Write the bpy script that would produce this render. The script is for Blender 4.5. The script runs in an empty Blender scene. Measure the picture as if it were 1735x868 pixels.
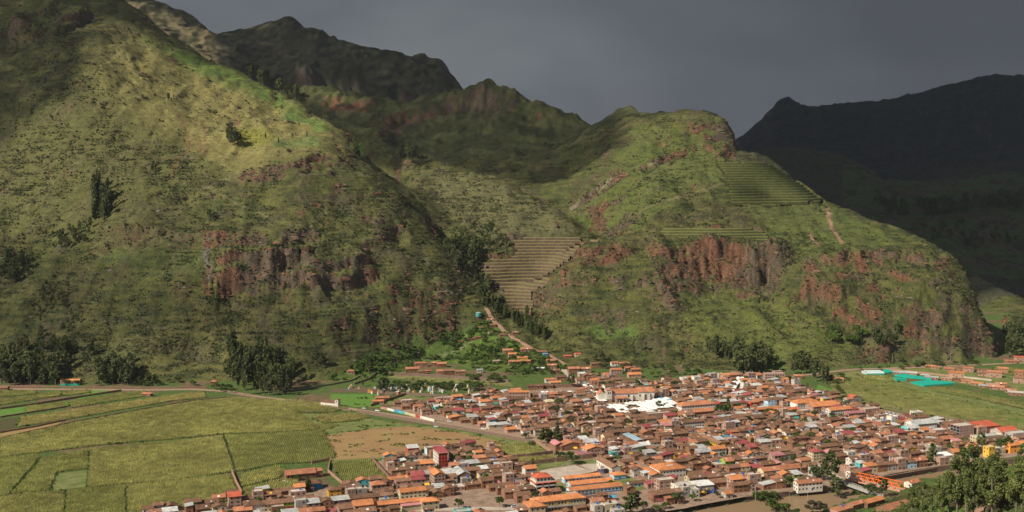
import bpy, bmesh, math, random
import numpy as np
from mathutils import Vector, Matrix
scene = bpy.context.scene
COL = scene.collection
R = math.radians

# ------------------------------------------------------------------ camera
CAM_H = 245.0
PITCH = math.atan(136 / 1860.0)
FPX = 1860.0
cam_d = bpy.data.cameras.new('camera')
cam = bpy.data.objects.new('camera', cam_d)
COL.objects.link(cam)
cam.location = (0, 0, CAM_H)
cam.rotation_euler = (math.pi / 2 - PITCH, 0, 0)
cam_d.sensor_width = 36
cam_d.lens = FPX / 1735 * 36
cam_d.clip_start = 1
cam_d.clip_end = 60000
scene.camera = cam
scene.render.resolution_x = 1024
scene.render.resolution_y = 512

# ------------------------------------------------------------------ light
scene.view_settings.view_transform = 'Standard'
scene.view_settings.look = 'None'
scene.view_settings.exposure = 0.32
scene.view_settings.gamma = 1
SUN_EL, SUN_AZ = 40.0, 236.0          # azimuth clockwise from +Y: the sun stands to the left, a little behind the camera
sv = Vector((math.sin(R(SUN_AZ)) * math.cos(R(SUN_EL)), math.cos(R(SUN_AZ)) * math.cos(R(SUN_EL)), math.sin(R(SUN_EL))))
sd = bpy.data.lights.new('sun', 'SUN')
sd.energy = 4.9
sd.angle = R(0.53)
sd.color = (1.0, 0.90, 0.74)
sun = bpy.data.objects.new('sun', sd)
COL.objects.link(sun)
sun.rotation_euler = (-sv).to_track_quat('-Z', 'Y').to_euler()
sun.location = (-900, -600, 1500)

world = bpy.data.worlds.new("World")
scene.world = world
world.use_nodes = True
nt = world.node_tree
for n in list(nt.nodes):
    nt.nodes.remove(n)
def wn(t, **k):
    n = nt.nodes.new(t)
    for a, b in k.items():
        setattr(n, a, b)
    return n
def wmath(op, a, b=None, clamp=False):
    n = wn('ShaderNodeMath', operation=op, use_clamp=clamp)
    for i, v in enumerate((a, b)):
        if v is None: continue
        if isinstance(v, (int, float)): n.inputs[i].default_value = v
        else: nt.links.new(v, n.inputs[i])
    return n.outputs[0]
out = wn('ShaderNodeOutputWorld')
bg = wn('ShaderNodeBackground')
nt.links.new(bg.outputs[0], out.inputs[0])
sky = wn('ShaderNodeTexSky', sky_type='NISHITA', sun_disc=False)
sky.sun_elevation = R(SUN_EL); sky.sun_rotation = R(SUN_AZ); sky.altitude = 3000
tc = wn('ShaderNodeTexCoord')
sep = wn('ShaderNodeSeparateXYZ')
nt.links.new(tc.outputs['Generated'], sep.inputs[0])
# storm bank: rain cloud that fills the sky beyond the mountains, giving way to an unseen sky whitened for fill light
noi = wn('ShaderNodeTexNoise'); noi.inputs['Scale'].default_value = 2.6; noi.inputs['Detail'].default_value = 5; noi.inputs['Roughness'].default_value = 0.5
mp = wn('ShaderNodeMapping'); mp.inputs['Scale'].default_value = (1, 1, 2.2)
nt.links.new(tc.outputs['Generated'], mp.inputs[0]); nt.links.new(mp.outputs[0], noi.inputs['Vector'])
# darkness grows to the right (east) and slightly upward
grad = wmath('ADD', wmath('MULTIPLY', sep.outputs[0], 1.05), 0.52)
grad = wmath('ADD', grad, wmath('MULTIPLY', sep.outputs[2], 0.5))
grad = wmath('ADD', grad, wmath('MULTIPLY', wmath('SUBTRACT', noi.outputs[0], 0.5), 1.3))
ramp = wn('ShaderNodeValToRGB')
nt.links.new(grad, ramp.inputs[0])
e = ramp.color_ramp.elements
e[0].position = 0.05; e[0].color = (1.75, 1.92, 2.0, 1)
e[1].position = 0.95; e[1].color = (0.62, 0.67, 0.79, 1)
m = ramp.color_ramp.elements.new(0.5); m.color = (0.97, 1.08, 1.22, 1)
cov = wmath('ADD', wmath('MULTIPLY', sep.outputs[1], 1.6), wmath('MULTIPLY', noi.outputs[0], 1.2))
cov = wmath('ADD', cov, -0.1, clamp=True)
rear = wn('ShaderNodeMixRGB'); rear.inputs[0].default_value = .6; rear.inputs[2].default_value = (2.3, 2.25, 2.2, 1)   # white added behind the viewer to lift the fill light
nt.links.new(sky.outputs[0], rear.inputs[1])
mix = wn('ShaderNodeMixRGB')
nt.links.new(cov, mix.inputs[0]); nt.links.new(rear.outputs[0], mix.inputs[1]); nt.links.new(ramp.outputs[0], mix.inputs[2])
nt.links.new(mix.outputs[0], bg.inputs[0])
bg.inputs[1].default_value = 0.1

cy = scene.cycles
cy.max_bounces = 5; cy.diffuse_bounces = 2; cy.glossy_bounces = 2; cy.transmission_bounces = 2; cy.transparent_max_bounces = 8
cy.volume_bounces = 0
cy.use_denoising = True
cy.use_adaptive_sampling = True

# ------------------------------------------------------------------ helpers
CP, SP = math.cos(PITCH), math.sin(PITCH)
def ray(px, py):
    a = (px - 867.5) / FPX; b = (434 - py) / FPX
    y = CP + b * SP
    return a / y, (-SP + b * CP) / y          # x per metre of y, z per metre of y
def P3(px, py, D):
    u, w = ray(px, py)
    return (u * D, D, CAM_H + w * D)
def ground(px, py, z=0.0):
    u, w = ray(px, py)
    D = (z - CAM_H) / w
    return (u * D, D)
def project(x, y, z):
    zz = z - CAM_H
    d = y * CP - zz * SP
    up = y * SP + zz * CP
    return 867.5 + FPX * x / d, 434 - FPX * up / d

def _hash(ix, iy, seed):
    h = (ix.astype(np.int64) * 374761393 + iy.astype(np.int64) * 668265263 + seed * 1274126177) & 0xffffffff
    h = ((h ^ (h >> 13)) * 1274126177) & 0xffffffff
    return (h ^ (h >> 16)) & 0xffffffff
_GC = np.cos(np.arange(64) * np.pi / 32 + .1); _GS = np.sin(np.arange(64) * np.pi / 32 + .1)
def perlin(x, y, seed=0):
    x = np.asarray(x, float); y = np.asarray(y, float)
    ix = np.floor(x); iy = np.floor(y); fx = x - ix; fy = y - iy
    def g(dx, dy):
        a = _hash(ix + dx, iy + dy, seed) & 63
        return _GC[a] * (fx - dx) + _GS[a] * (fy - dy)
    sx = fx * fx * fx * (fx * (fx * 6 - 15) + 10); sy = fy * fy * fy * (fy * (fy * 6 - 15) + 10)
    a = g(0, 0) * (1 - sx) + g(1, 0) * sx
    b = g(0, 1) * (1 - sx) + g(1, 1) * sx
    return (a * (1 - sy) + b * sy) * 1.5
def fbm(x, y, wl, octaves=4, seed=0, gain=0.5):
    s = 0; a = 1.0; f = 1.0 / wl
    for k in range(octaves):
        s = s + a * perlin(x * f + 17.3 * k, y * f - 9.1 * k, seed + k)
        a *= gain; f *= 2.03
    return s
def sstep(a, b, x):
    t = np.clip((x - a) / (b - a), 0, 1)
    return t * t * (3 - 2 * t)
def inpoly(px, py, poly):
    px = np.asarray(px, float); py = np.asarray(py, float)
    res = np.zeros(px.shape, bool)
    n = len(poly)
    for i in range(n):
        x1, y1 = poly[i]; x2, y2 = poly[(i + 1) % n]
        if y1 == y2: continue
        c = ((y1 > py) != (y2 > py)) & (px < (x2 - x1) * (py - y1) / (y2 - y1) + x1)
        res ^= c
    return res
# ------------------------------------------------------------------ terrain: one height field from surveyed ridge, slope and valley points
pts = []
def add(px, py, D):
    x, y, z = P3(px, py, D); pts.append((x, y, z))
def poly(L, step=26, behind=None):
    for (a, b) in zip(L[:-1], L[1:]):
        n = max(1, int(math.hypot(a[0] - b[0], a[1] - b[1]) / step))
        for k in range(n):
            t = k / n
            q = [a[i] + (b[i] - a[i]) * t for i in range(3)]
            add(*q)
            if behind:
                x, y, z = P3(*q)
                for (f, dz) in behind: pts.append((x * f, y * f, z - dz))
    add(*L[-1])
    if behind:
        x, y, z = P3(*L[-1])
        for (f, dz) in behind: pts.append((x * f, y * f, z - dz))
base_line = [(-260, 662, 1250), (-100, 655, 1280), (0, 652, 1290), (150, 655, 1280), (300, 655, 1280), (400, 652, 1290), (520, 652, 1290), (600, 655, 1280),
             (680, 645, 1315), (780, 641, 1330), (870, 642, 1325), (960, 634, 1355), (1060, 634, 1358), (1150, 636, 1350), (1250, 640, 1335), (1330, 634, 1355),
             (1400, 628, 1380), (1500, 620, 1415), (1600, 616, 1435), (1690, 606, 1480), (1735, 585, 1590), (1800, 580, 1600), (2000, 580, 1600)]
for L in (base_line,):
    poly(L, 40)
# left mountain
col = lambda px, rows: [add(px, y, D) for (y, D) in rows]
col(-230, [(560, 1370), (450, 1500), (350, 1640), (240, 1800), (120, 1990), (0, 2200), (-200, 2500)])
col(-110, [(560, 1385), (450, 1520), (350, 1660), (240, 1820), (120, 2010), (0, 2200), (-150, 2480)])
col(0, [(600, 1340), (560, 1390), (500, 1470), (450, 1535), (400, 1600), (350, 1680), (300, 1750), (240, 1830), (180, 1920), (120, 2010), (60, 2100), (0, 2200), (-120, 2440)])
col(75, [(600, 1340), (500, 1460), (440, 1540), (350, 1660), (240, 1800), (150, 1930), (90, 2020), (0, 2180), (-120, 2440)])
col(150, [(610, 1330), (560, 1390), (500, 1450), (440, 1530), (400, 1570), (340, 1650), (240, 1770), (180, 1850), (110, 1930), (60, 2060), (10, 2200), (-90, 2420)])
col(230, [(610, 1330), (540, 1400), (480, 1450), (430, 1500), (405, 1550), (340, 1630), (280, 1720), (210, 1820), (140, 1950), (70, 2130)])
col(320, [(610, 1335), (540, 1400), (480, 1440), (430, 1490), (405, 1545), (340, 1640), (285, 1720), (220, 1850), (160, 2000), (110, 2150)])
col(420, [(600, 1340), (540, 1400), (490, 1440), (430, 1490), (400, 1545), (340, 1630), (300, 1680), (270, 1740), (220, 1880), (170, 2040), (140, 2150)])
col(500, [(600, 1345), (540, 1400), (500, 1430), (450, 1480), (405, 1540), (350, 1600), (300, 1660), (265, 1730), (235, 1830), (205, 1990)])
col(570, [(600, 1350), (540, 1410), (490, 1460), (440, 1520), (380, 1590), (330, 1650), (285, 1710), (262, 1780), (240, 1880)])
col(640, [(600, 1400), (550, 1440), (490, 1490), (440, 1550), (380, 1610), (330, 1680), (300, 1740)])
col(710, [(600, 1450), (550, 1480), (500, 1520), (450, 1570), (400, 1640), (360, 1720)])
col(760, [(620, 1410), (575, 1490), (530, 1520), (480, 1560), (430, 1640)])
crest1 = [(120, -110, 2480), (170, -50, 2420), (215, 6, 2350), (262, 40, 2330), (303, 72, 2300), (350, 98, 2270), (400, 118, 2240), (450, 148, 2200), (485, 165, 2180), (520, 186, 2140), (560, 216, 2060), (600, 246, 1980), (640, 285, 1890)]
poly(crest1, 22, [(1.05, 45), (1.14, 150)])
gully1 = [(660, 300, 1900), (700, 335, 1850), (730, 380, 1790), (770, 420, 1720), (800, 455, 1670), (818, 490, 1610), (840, 530, 1550)]
poly(gully1, 25)
# shoulder hill above the terraced bowl
shoulder = [(682, 275, 2150), (700, 277, 2130), (760, 289, 2090), (830, 297, 2060), (870, 314, 2020), (930, 344, 1930), (970, 372, 1860), (1000, 392, 1800), (1025, 408, 1740)]
poly(shoulder, 22, [(1.03, 14)])
col(700, [(300, 2040), (320, 1960)])
col(760, [(330, 1970), (370, 1860), (400, 1790)])
col(830, [(330, 1950), (370, 1850), (405, 1760), (440, 1690), (470, 1640), (500, 1590)])
col(880, [(345, 1900), (380, 1820), (405, 1760), (440, 1700), (480, 1640), (530, 1570)])
col(940, [(375, 1830), (405, 1760), (440, 1700), (470, 1650)])
col(990, [(405, 1760), (425, 1720)])
# hamlet fan
col(830, [(560, 1510), (590, 1465), (615, 1400)])
col(900, [(560, 1500), (590, 1450), (612, 1400)])
col(930, [(590, 1460)])
# ruins mountain
col(905, [(540, 1555), (510, 1580), (485, 1600)])
col(960, [(600, 1435), (560, 1480), (510, 1530), (470, 1580), (448, 1620), (432, 1665)])
col(1000, [(600, 1430), (560, 1480), (500, 1540), (450, 1590), (425, 1640), (412, 1700)])
col(1060, [(605, 1420), (560, 1470), (500, 1540), (450, 1590), (418, 1640), (400, 1700), (370, 1780), (330, 1880), (290, 1990), (250, 2110), (218, 2220)])
col(1110, [(605, 1420), (560, 1460), (505, 1520), (440, 1590), (414, 1640), (380, 1720), (330, 1840), (280, 1970), (235, 2110)])
col(1170, [(610, 1410), (560, 1460), (505, 1540), (440, 1610), (414, 1650), (380, 1710), (330, 1820), (280, 1950), (235, 2090)])
col(1235, [(615, 1395), (560, 1460), (505, 1545), (440, 1610), (420, 1640), (380, 1710), (330, 1820), (280, 1950)])
col(1300, [(615, 1395), (560, 1460), (505, 1545), (450, 1600), (428, 1640), (380, 1740), (330, 1870)])
col(1360, [(600, 1410), (560, 1450), (500, 1510), (440, 1590), (390, 1710)])
col(1430, [(600, 1410), (560, 1450), (500, 1500), (440, 1570), (400, 1690)])
col(1500, [(595, 1420), (555, 1460), (500, 1500), (445, 1560), (420, 1640)])
col(1570, [(595, 1420), (560, 1455), (510, 1485), (455, 1540), (430, 1600)])
col(1630, [(595, 1440), (560, 1465), (520, 1490), (485, 1550)])
crest2 = [(1045, 197, 2560), (1075, 195, 2530), (1110, 199, 2450), (1135, 203, 2380), (1160, 199, 2280), (1185, 197, 2230), (1212, 205, 2190), (1230, 214, 2150), (1243, 240, 2110), (1270, 252, 2100), (1300, 268, 2080), (1340, 300, 2030), (1400, 340, 1950), (1435, 358, 1910), (1500, 388, 1850),
          (1560, 413, 1780), (1600, 438, 1710), (1635, 468, 1620), (1658, 515, 1560), (1685, 585, 1480)]
poly(crest2, 22, [(1.05, 45), (1.15, 150)])
# ravine between shoulder and ruins mountain
poly([(1012, 408, 1760), (985, 385, 1820), (960, 365, 1880), (920, 335, 2010), (870, 305, 2180), (820, 290, 2280), (760, 275, 2380), (700, 255, 2480)], 30)
col(1000, [(350, 1900), (300, 2060), (250, 2280), (222, 2440)])
# dark middle ridge
crest3 = [(520, 148, 3000), (560, 152, 3000), (610, 160, 2980), (650, 172, 2940), (690, 164, 2900), (740, 157, 2880), (785, 152, 2860), (812, 141, 2850), (832, 137, 2840), (855, 150, 2820), (885, 163, 2800), (905, 175, 2780), (940, 182, 2740), (975, 198, 2680), (1000, 210, 2640), (1025, 213, 2600), (1045, 200, 2560)]
poly(crest3, 22, [(1.04, 50), (1.12, 160)])
col(560, [(185, 2800), (210, 2500)]); col(620, [(190, 2760), (215, 2600), (250, 2400)])
col(680, [(190, 2780), (225, 2620)]); col(740, [(195, 2740), (235, 2580)]); col(800, [(180, 2720), (230, 2560), (265, 2420)])
col(860, [(190, 2680), (240, 2500), (290, 2280)]); col(920, [(210, 2620), (260, 2430), (310, 2200)]); col(960, [(230, 2560), (300, 2240)])
# far peaks upper left
crest5 = [(190, -20, 4700), (222, 10, 4600), (238, 2, 4580), (252, 0, 4560), (270, 10, 4520), (292, 22, 4480), (330, 31, 4400), (346, 44, 4350), (358, 52, 4300), (374, 72, 4250)]
poly(crest5, 16, [(1.04, 60), (1.12, 300)])
col(290, [(50, 4000), (70, 3600)]); col(340, [(70, 3900), (90, 3500)]); col(400, [(95, 3800), (112, 3400)])
crest4 = [(374, 74, 4250), (392, 62, 4230), (420, 50, 4200), (460, 46, 4180), (480, 38, 4160), (500, 39, 4140), (512, 50, 4120), (560, 60, 4080), (600, 73, 4040), (640, 79, 4000), (690, 96, 3950), (735, 101, 3900), (757, 115, 3870), (785, 150, 3800)]
poly(crest4, 18, [(1.05, 80), (1.14, 320)])
col(450, [(90, 3900), (125, 3500)]); col(520, [(100, 3800), (135, 3400)]); col(600, [(120, 3600), (150, 3300)]); col(680, [(135, 3600), (155, 3300)]); col(740, [(140, 3600)])
# right: dark valley beyond
crest6 = [(1200, 250, 7700), (1250, 230, 7600), (1290, 202, 7500), (1316, 184, 7450), (1333, 176, 7420), (1352, 187, 7400), (1400, 187, 7350), (1450, 182, 7300), (1500, 181, 7250), (1530, 178, 7200), (1565, 162, 7150), (1600, 152, 7100), (1660, 140, 7000), (1735, 126, 6900), (1820, 108, 6800), (2000, 70, 6600)]
poly(crest6, 20, [(1.05, 120), (1.15, 400)])
col(1330, [(235, 6300)]); col(1450, [(240, 6200), (280, 5200)]); col(1550, [(240, 6000), (280, 5300)]); col(1650, [(220, 5900), (280, 5200)]); col(1735, [(220, 5800), (280, 5100)]); col(1850, [(220, 5700), (280, 5100)])
poly([(1280, 262, 5000), (1320, 255, 4950), (1380, 251, 4900), (1430, 264, 4800), (1480, 291, 4600), (1510, 310, 4400)], 20, [(1.04, 60), (1.1, 120)])
col(1400, [(300, 4500), (335, 4200)]); col(1480, [(335, 4000)])
col(1560, [(305, 4700), (330, 4200), (350, 3700), (375, 3100), (395, 2800)]); col(1650, [(305, 4500), (335, 3900), (370, 3200), (400, 2850), (430, 2600)]); col(1735, [(300, 4400), (340, 3700), (380, 3100), (420, 2700), (460, 2400)]); col(1850, [(300, 4400), (340, 3700), (400, 2900), (460, 2400)])
spur = [(1480, 375, 2400), (1540, 402, 2320), (1590, 432, 2220), (1640, 460, 2120), (1690, 488, 2040), (1735, 511, 1980), (1800, 530, 1900)]
poly(spur, 22, [(1.05, 22)])
col(1700, [(540, 1800)])
# valley floor and the hillside below the camera
for D in (700, 760, 830, 900, 970, 1050, 1130, 1210):
    for px in range(-250, 2000, 125):
        u, w = ray(px, 700)
        if D < 860 and px > 1480: continue
        pts.append((u * D, D, -7.0))
for (px, py, D) in [(1735, 768, 760), (1800, 760, 760), (1700, 790, 745), (1640, 835, 740), (1735, 800, 640), (1735, 868, 470), (1640, 868, 560), (1580, 868, 680), (1640, 850, 640), (1850, 800, 560), (1850, 868, 440), (2000, 800, 500), (1700, 950, 380)]:
    add(px, py, D)
for (x, y, z) in [(0, 60, 215), (-100, 60, 215), (100, 60, 215), (0, 150, 170), (-120, 150, 170), (120, 150, 172), (0, 260, 110), (-200, 260, 110), (150, 260, 125), (0, 400, 45), (-300, 400, 45), (120, 400, 70), (-350, 550, 5), (0, 550, 8), (150, 550, 20), (-200, 620, -5), (60, 640, -5), (200, 640, 2)]:
    pts.append((x, y, z))
A = np.array(pts)
KX = lambda x, y: np.stack([x / y, np.log(y)], -1)
Q = KX(A[:, 0], A[:, 1])
CC = 0.007
def kern(a, b):
    d2 = ((a[:, None, :] - b[None, :, :]) ** 2).sum(-1)
    return np.sqrt(d2 + CC * CC)
n = len(Q)
M = np.zeros((n + 3, n + 3)); M[:n, :n] = kern(Q, Q) - np.eye(n) * 2e-4
M[:n, n] = 1; M[:n, n + 1:] = Q; M[n, :n] = 1; M[n + 1:, :n] = Q.T
sol = np.linalg.solve(M, np.concatenate([A[:, 2], [0, 0, 0]]))
def rbf(x, y):
    q = KX(np.ravel(x), np.ravel(y)); o = np.empty(len(q))
    for i in range(0, len(q), 4000):
        b = q[i:i + 4000]
        o[i:i + 4000] = kern(b, Q) @ sol[:n] + sol[n] + b @ sol[n + 1:]
    return o.reshape(np.shape(x))
# fan-shaped grid: fine where the photograph looks, coarse outside it
US = np.concatenate([np.arange(-.64, -.49, .008), np.arange(-.49, .49, .0014), np.arange(.49, .65, .008)])
YS = np.concatenate([np.arange(60, 740, 17.), np.arange(740, 1240, 8.), np.arange(1240, 2300, 2.4), np.arange(2300, 3100, 6.), np.geomspace(3100, 8800, 400)])
def coarse(v, k=4):
    c = v[::k]
    return c if c[-1] == v[-1] else np.append(c, v[-1])
Uc, Yc = coarse(US), coarse(YS)
Zc = rbf(Uc[None, :] * Yc[:, None], np.repeat(Yc[:, None], len(Uc), 1))
T = np.stack([np.interp(US, Uc, r) for r in Zc])
Zb = np.stack([np.interp(YS, Yc, T[:, j]) for j in range(len(US))], 1)
YY = np.repeat(YS[:, None], len(US), 1); XX = US[None, :] * YY
def hit_on(Z, px, py, dmin=500, dmax=9000):
    """where the line of sight through a photograph point meets the terrain"""
    u, w = ray(px, py)
    j = np.interp(u, US, np.arange(len(US))); j0 = int(min(j, len(US) - 2)); f = j - j0
    col_ = Z[:, j0] * (1 - f) + Z[:, j0 + 1] * f
    d = col_ - (CAM_H + w * YS)
    idx = np.where((d > 0) & (YS > dmin))[0]
    if len(idx) == 0 or YS[idx[0]] > dmax: return None
    i = idx[0]
    t = d[i] / (d[i] - d[i - 1]) if d[i - 1] < 0 else 0
    y = YS[i] - t * (YS[i] - YS[i - 1])
    return (u * y, y, CAM_H + w * y)
C_ = lambda *a: np.array(a, float)
up = sstep(0.5, 14, Zb)
# weathering of the slopes: gullies, hummocks, old trampled contour lines
wx = XX + 14 * fbm(XX, YY, 120, 2, 50); wy = YY + 14 * fbm(XX, YY, 120, 2, 60)
rid = 1 - np.abs(fbm(XX * 1.6, YY * 0.7, 130, 3, 5))
far = sstep(2300, 3300, YY)
relief = (rid - 0.75) * 9 * (1 + 1.6 * far) + fbm(wx, wy, 46, 4, 11) * 3.4 * (1 - .7 * far) + fbm(wx, wy, 9, 2, 21) * 0.55 * (1 - far)
relief = relief + far * (fbm(XX, YY, 420, 4, 31, 0.55) * 24 + 14 * (.5 - np.abs(fbm(XX, YY * .6, 230, 3, 35)))) * sstep(3100, 4300, YY) * np.where(XX / YY < -.25, .45, 1)
Z = Zb + relief * up
PXb = 867.5 + FPX * XX / YY
def knob(px, D, h, w, l=1.0):
    global Z
    x0 = (px - 867.5) / FPX * D
    Z = Z + h * np.exp(-((XX - x0) / w) ** 2 - ((YY - D) / (w * l)) ** 2)
knob(1333, 7420, 42, 75, 3); knob(1050, 2560, 14, 30, 1.5); knob(1072, 2530, 12, 22, 1.5); knob(1135, 2390, 7, 14, 1.5); knob(1183, 2240, 9, 22, 1.5); knob(1222, 2170, 13, 24, 1.6); knob(832, 2845, 4, 55); knob(492, 4150, 14, 70, 2); knob(250, 4570, 30, 70, 2); knob(740, 3900, 22, 90, 2)
Z = Z - np.where(YY > 6300, 110 * sstep(1318, 1236, PXb), 0)
Z = Z - 26 * sstep(0, 9, XX - (1239 - 867.5) / FPX * YY + 4 * fbm(XX, YY, 20, 2, 33)) * sstep(75, 20, XX - (1239 - 867.5) / FPX * YY) * sstep(2030, 2090, YY) * sstep(2320, 2240, YY)
mid = sstep(2480, 2650, YY) * sstep(3300, 3050, YY)
Z = Z + mid * (np.abs(fbm(XX, YY, 90, 4, 36, .6)) * 13 - 4)
# hard strata: steps in the slope along surveyed cliff lines (photograph x, y of the band), with height, run and roughness
cliffs = [
 ([(150, 408), (200, 402), (280, 404), (350, 408), (420, 406), (480, 404), (530, 402), (560, 412)], 20, 4, 6),
 ([(345, 470), (400, 462), (450, 455), (510, 455), (530, 470), (600, 460), (650, 458)], 34, 5, 8),
 ([(350, 500), (380, 495), (420, 488), (500, 480)], 14, 6, 7),
 ([(400, 300), (440, 298), (500, 285), (560, 275), (610, 282)], 14, 5, 8),
 ([(250, 345), (300, 325), (340, 330)], 9, 5, 6),
 ([(480, 262), (560, 254), (600, 262)], 8, 5, 6),
 ([(640, 395), (680, 392), (700, 405)], 9, 5, 6), ([(650, 505), (700, 510), (740, 520)], 10, 6, 8), ([(560, 580), (610, 560), (640, 560)], 12, 7, 8),
 ([(240, 600), (330, 590), (400, 598)], 8, 6, 8), ([(660, 575), (700, 590), (760, 585)], 9, 6, 8),
 ([(0, 50), (60, 60), (130, 40), (160, 20)], 26, 9, 14), ([(0, 45), (50, 75)], 22, 8, 10),
 ([(835, 425), (862, 412), (870, 425)], 16, 5, 6), ([(800, 445), (850, 440), (870, 432)], 12, 5, 6),
 ([(960, 446), (1000, 432), (1060, 424), (1100, 418), (1130, 420)], 22, 5, 9),
 ([(900, 500), (950, 470), (1010, 470), (1080, 478)], 14, 6, 12),
 ([(1100, 440), (1150, 442), (1200, 444), (1250, 448), (1300, 450), (1335, 458)], 56, 8, 15),
 ([(1110, 470), (1160, 480), (1220, 475), (1280, 480), (1330, 490)], 18, 7, 14),
 ([(1100, 470), (1115, 500), (1130, 530)], 22, 8, 10),
 ([(1345, 445), (1400, 448), (1460, 442), (1520, 436), (1580, 440), (1620, 448)], 20, 5, 12),
 ([(1350, 490), (1400, 505), (1450, 500), (1500, 485)], 24, 9, 16),
 ([(1400, 530), (1450, 540), (1520, 535), (1600, 530), (1650, 525)], 18, 7, 12),
 ([(1500, 480), (1560, 490), (1620, 500)], 14, 6, 12), ([(1480, 565), (1560, 560), (1640, 560)], 14, 6, 9),
 ([(960, 350), (1000, 325), (1040, 300), (1070, 288)], 16, 6, 9),
 ([(1080, 288), (1130, 268), (1170, 252)], 15, 6, 8), ([(1090, 260), (1120, 240)], 10, 5, 6), ([(1120, 235), (1180, 218)], 9, 5, 6),
 ([(1030, 400), (1060, 378), (1080, 362)], 14, 6, 8), ([(1100, 330), (1150, 310)], 9, 6, 6), ([(970, 385), (1020, 350), (1060, 330)], 9, 6, 8),
 ([(1170, 225), (1205, 222), (1240, 236)], 20, 5, 6), ([(1212, 262), (1240, 258)], 22, 6, 5), ([(1270, 262), (1300, 275)], 10, 6, 6),
 ([(1345, 400), (1390, 402)], 8, 5, 5), ([(1265, 372), (1300, 374)], 8, 5, 5), ([(1030, 495), (1110, 500)], 9, 5, 8), ([(1000, 548), (1060, 552)], 8, 5, 6), ([(1100, 545), (1150, 548)], 8, 5, 6),
 ([(1120, 610), (1160, 612)], 12, 5, 6), ([(1160, 545), (1210, 560)], 10, 6, 6),
 ([(545, 172), (580, 170), (630, 178)], 30, 12, 14), ([(610, 205), (640, 215), (700, 190), (745, 175)], 30, 12, 16),
 ([(745, 178), (790, 172), (840, 168), (885, 172)], 44, 14, 20), ([(640, 235), (680, 235)], 24, 12, 12), ([(890, 190), (920, 195)], 20, 10, 10),
]
cliffs_py = {}
du = US[1:] - US[:-1]
for ci, (L, h, wdt, amp) in enumerate(cliffs):
    W = [hit_on(Zb, px, py) for (px, py) in L]
    W = [q for q in W if q]
    if len(W) < 2: continue
    # dense world polyline, then nearest-distance field in a bounding window; uphill side decided by the base height
    dens = []
    for a, b in zip(W[:-1], W[1:]):
        k = max(2, int(math.dist(a[:2], b[:2]) / 6))
        dens += [(a[0] + (b[0] - a[0]) * t / k, a[1] + (b[1] - a[1]) * t / k, a[2] + (b[2] - a[2]) * t / k) for t in range(k)]
    dens = np.array(dens + [W[-1]])
    reach = 75 + h
    r0, r1 = np.searchsorted(YS, [dens[:, 1].min() - reach, dens[:, 1].max() + reach])
    uu = dens[:, 0] / dens[:, 1]
    c0, c1 = np.searchsorted(US, [uu.min() - reach / dens[:, 1].min(), uu.max() + reach / dens[:, 1].min()])
    sl = (slice(r0, r1), slice(c0, c1))
    x = XX[sl]; y = YY[sl]
    best = np.full(x.shape, 1e9); bi = np.zeros(x.shape, int)
    for k, q in enumerate(dens):
        d2 = (x - q[0]) ** 2 + (y - q[1]) ** 2
        mk = d2 < best; best[mk] = d2[mk]; bi[mk] = k
    # tangent frame; uphill = normal pointing towards increasing base height
    tg = np.gradient(dens[:, :2], axis=0); tg /= np.linalg.norm(tg, axis=1)[:, None] + 1e-9
    nx, ny = -tg[:, 1], tg[:, 0]
    flip = np.where(ny < 0, -1, 1); nx = nx * flip; ny = ny * flip
    s = (x - dens[bi, 0]) * nx[bi] + (y - dens[bi, 1]) * ny[bi]
    dist = np.sqrt(best)
    alongoff = np.sqrt(np.maximum(best - s * s, 0))
    s = s + amp * fbm(x, y * 0.5, 60, 4, 100 + ci, 0.5) + amp * 0.22 * fbm(x, y, 9, 2, 300 + ci)
    t = bi / max(1, len(dens) - 1)
    taper = sstep(0, .12, t) * sstep(0, .12, 1 - t) * (1 - sstep(0, 14, alongoff))
    taper = taper * (0.72 + 0.5 * fbm(x, y * 0.3, 70, 2, 200 + ci))
    a1 = .5 + .3 * fbm(x, y, 50, 2, 900 + ci)                     # the face breaks into two leaning steps with a ledge between
    gap = 3 + 9 * np.clip(.5 + fbm(x, y, 45, 2, 950 + ci), 0, 1)
    ramp_ = a1 * np.clip((s + gap) / wdt + 0.5, 0, 1) + (1 - a1) * np.clip((s - gap) / wdt + 0.5, 0, 1) - 0.5
    decay = np.where(s > 0, 1 - sstep(0, 38 + h, s), 1 - sstep(0, 26 + h, -s))
    Z[sl] += h * 1.25 * np.clip(taper, 0, 1.3) * ramp_ * decay
# cracks and ledges cut into the steep faces
gS = np.hypot(np.gradient(Z, axis=0) / np.gradient(YY, axis=0), np.gradient(Z, axis=1) / np.gradient(XX, axis=1))
stp = sstep(.95, 1.5, gS) * (1 - far)
Z = Z + stp * (fbm(XX, YY * .5, 11, 3, 961, .6) * 2.6 - 2.4 * sstep(.25, .6, fbm(XX, YY * .3, 17, 2, 962)))
# small rough outcrops everywhere on the steep parts
gy_, gx_ = np.gradient(Zb, YS, axis=0), None
out_n = fbm(wx, wy * 0.8, 60, 3, 77) - .08
st = sstep(0.22, 0.5, out_n) * up * (1 - far) * 2.2
q_ = (Z + 3 * fbm(XX, YY, 30, 2, 88)) / 7.0
Z = Z + st * (np.clip((q_ - np.floor(q_) - .5) * 3, -.5, .5) - (q_ - np.floor(q_) - .5)) * 2.2
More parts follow.
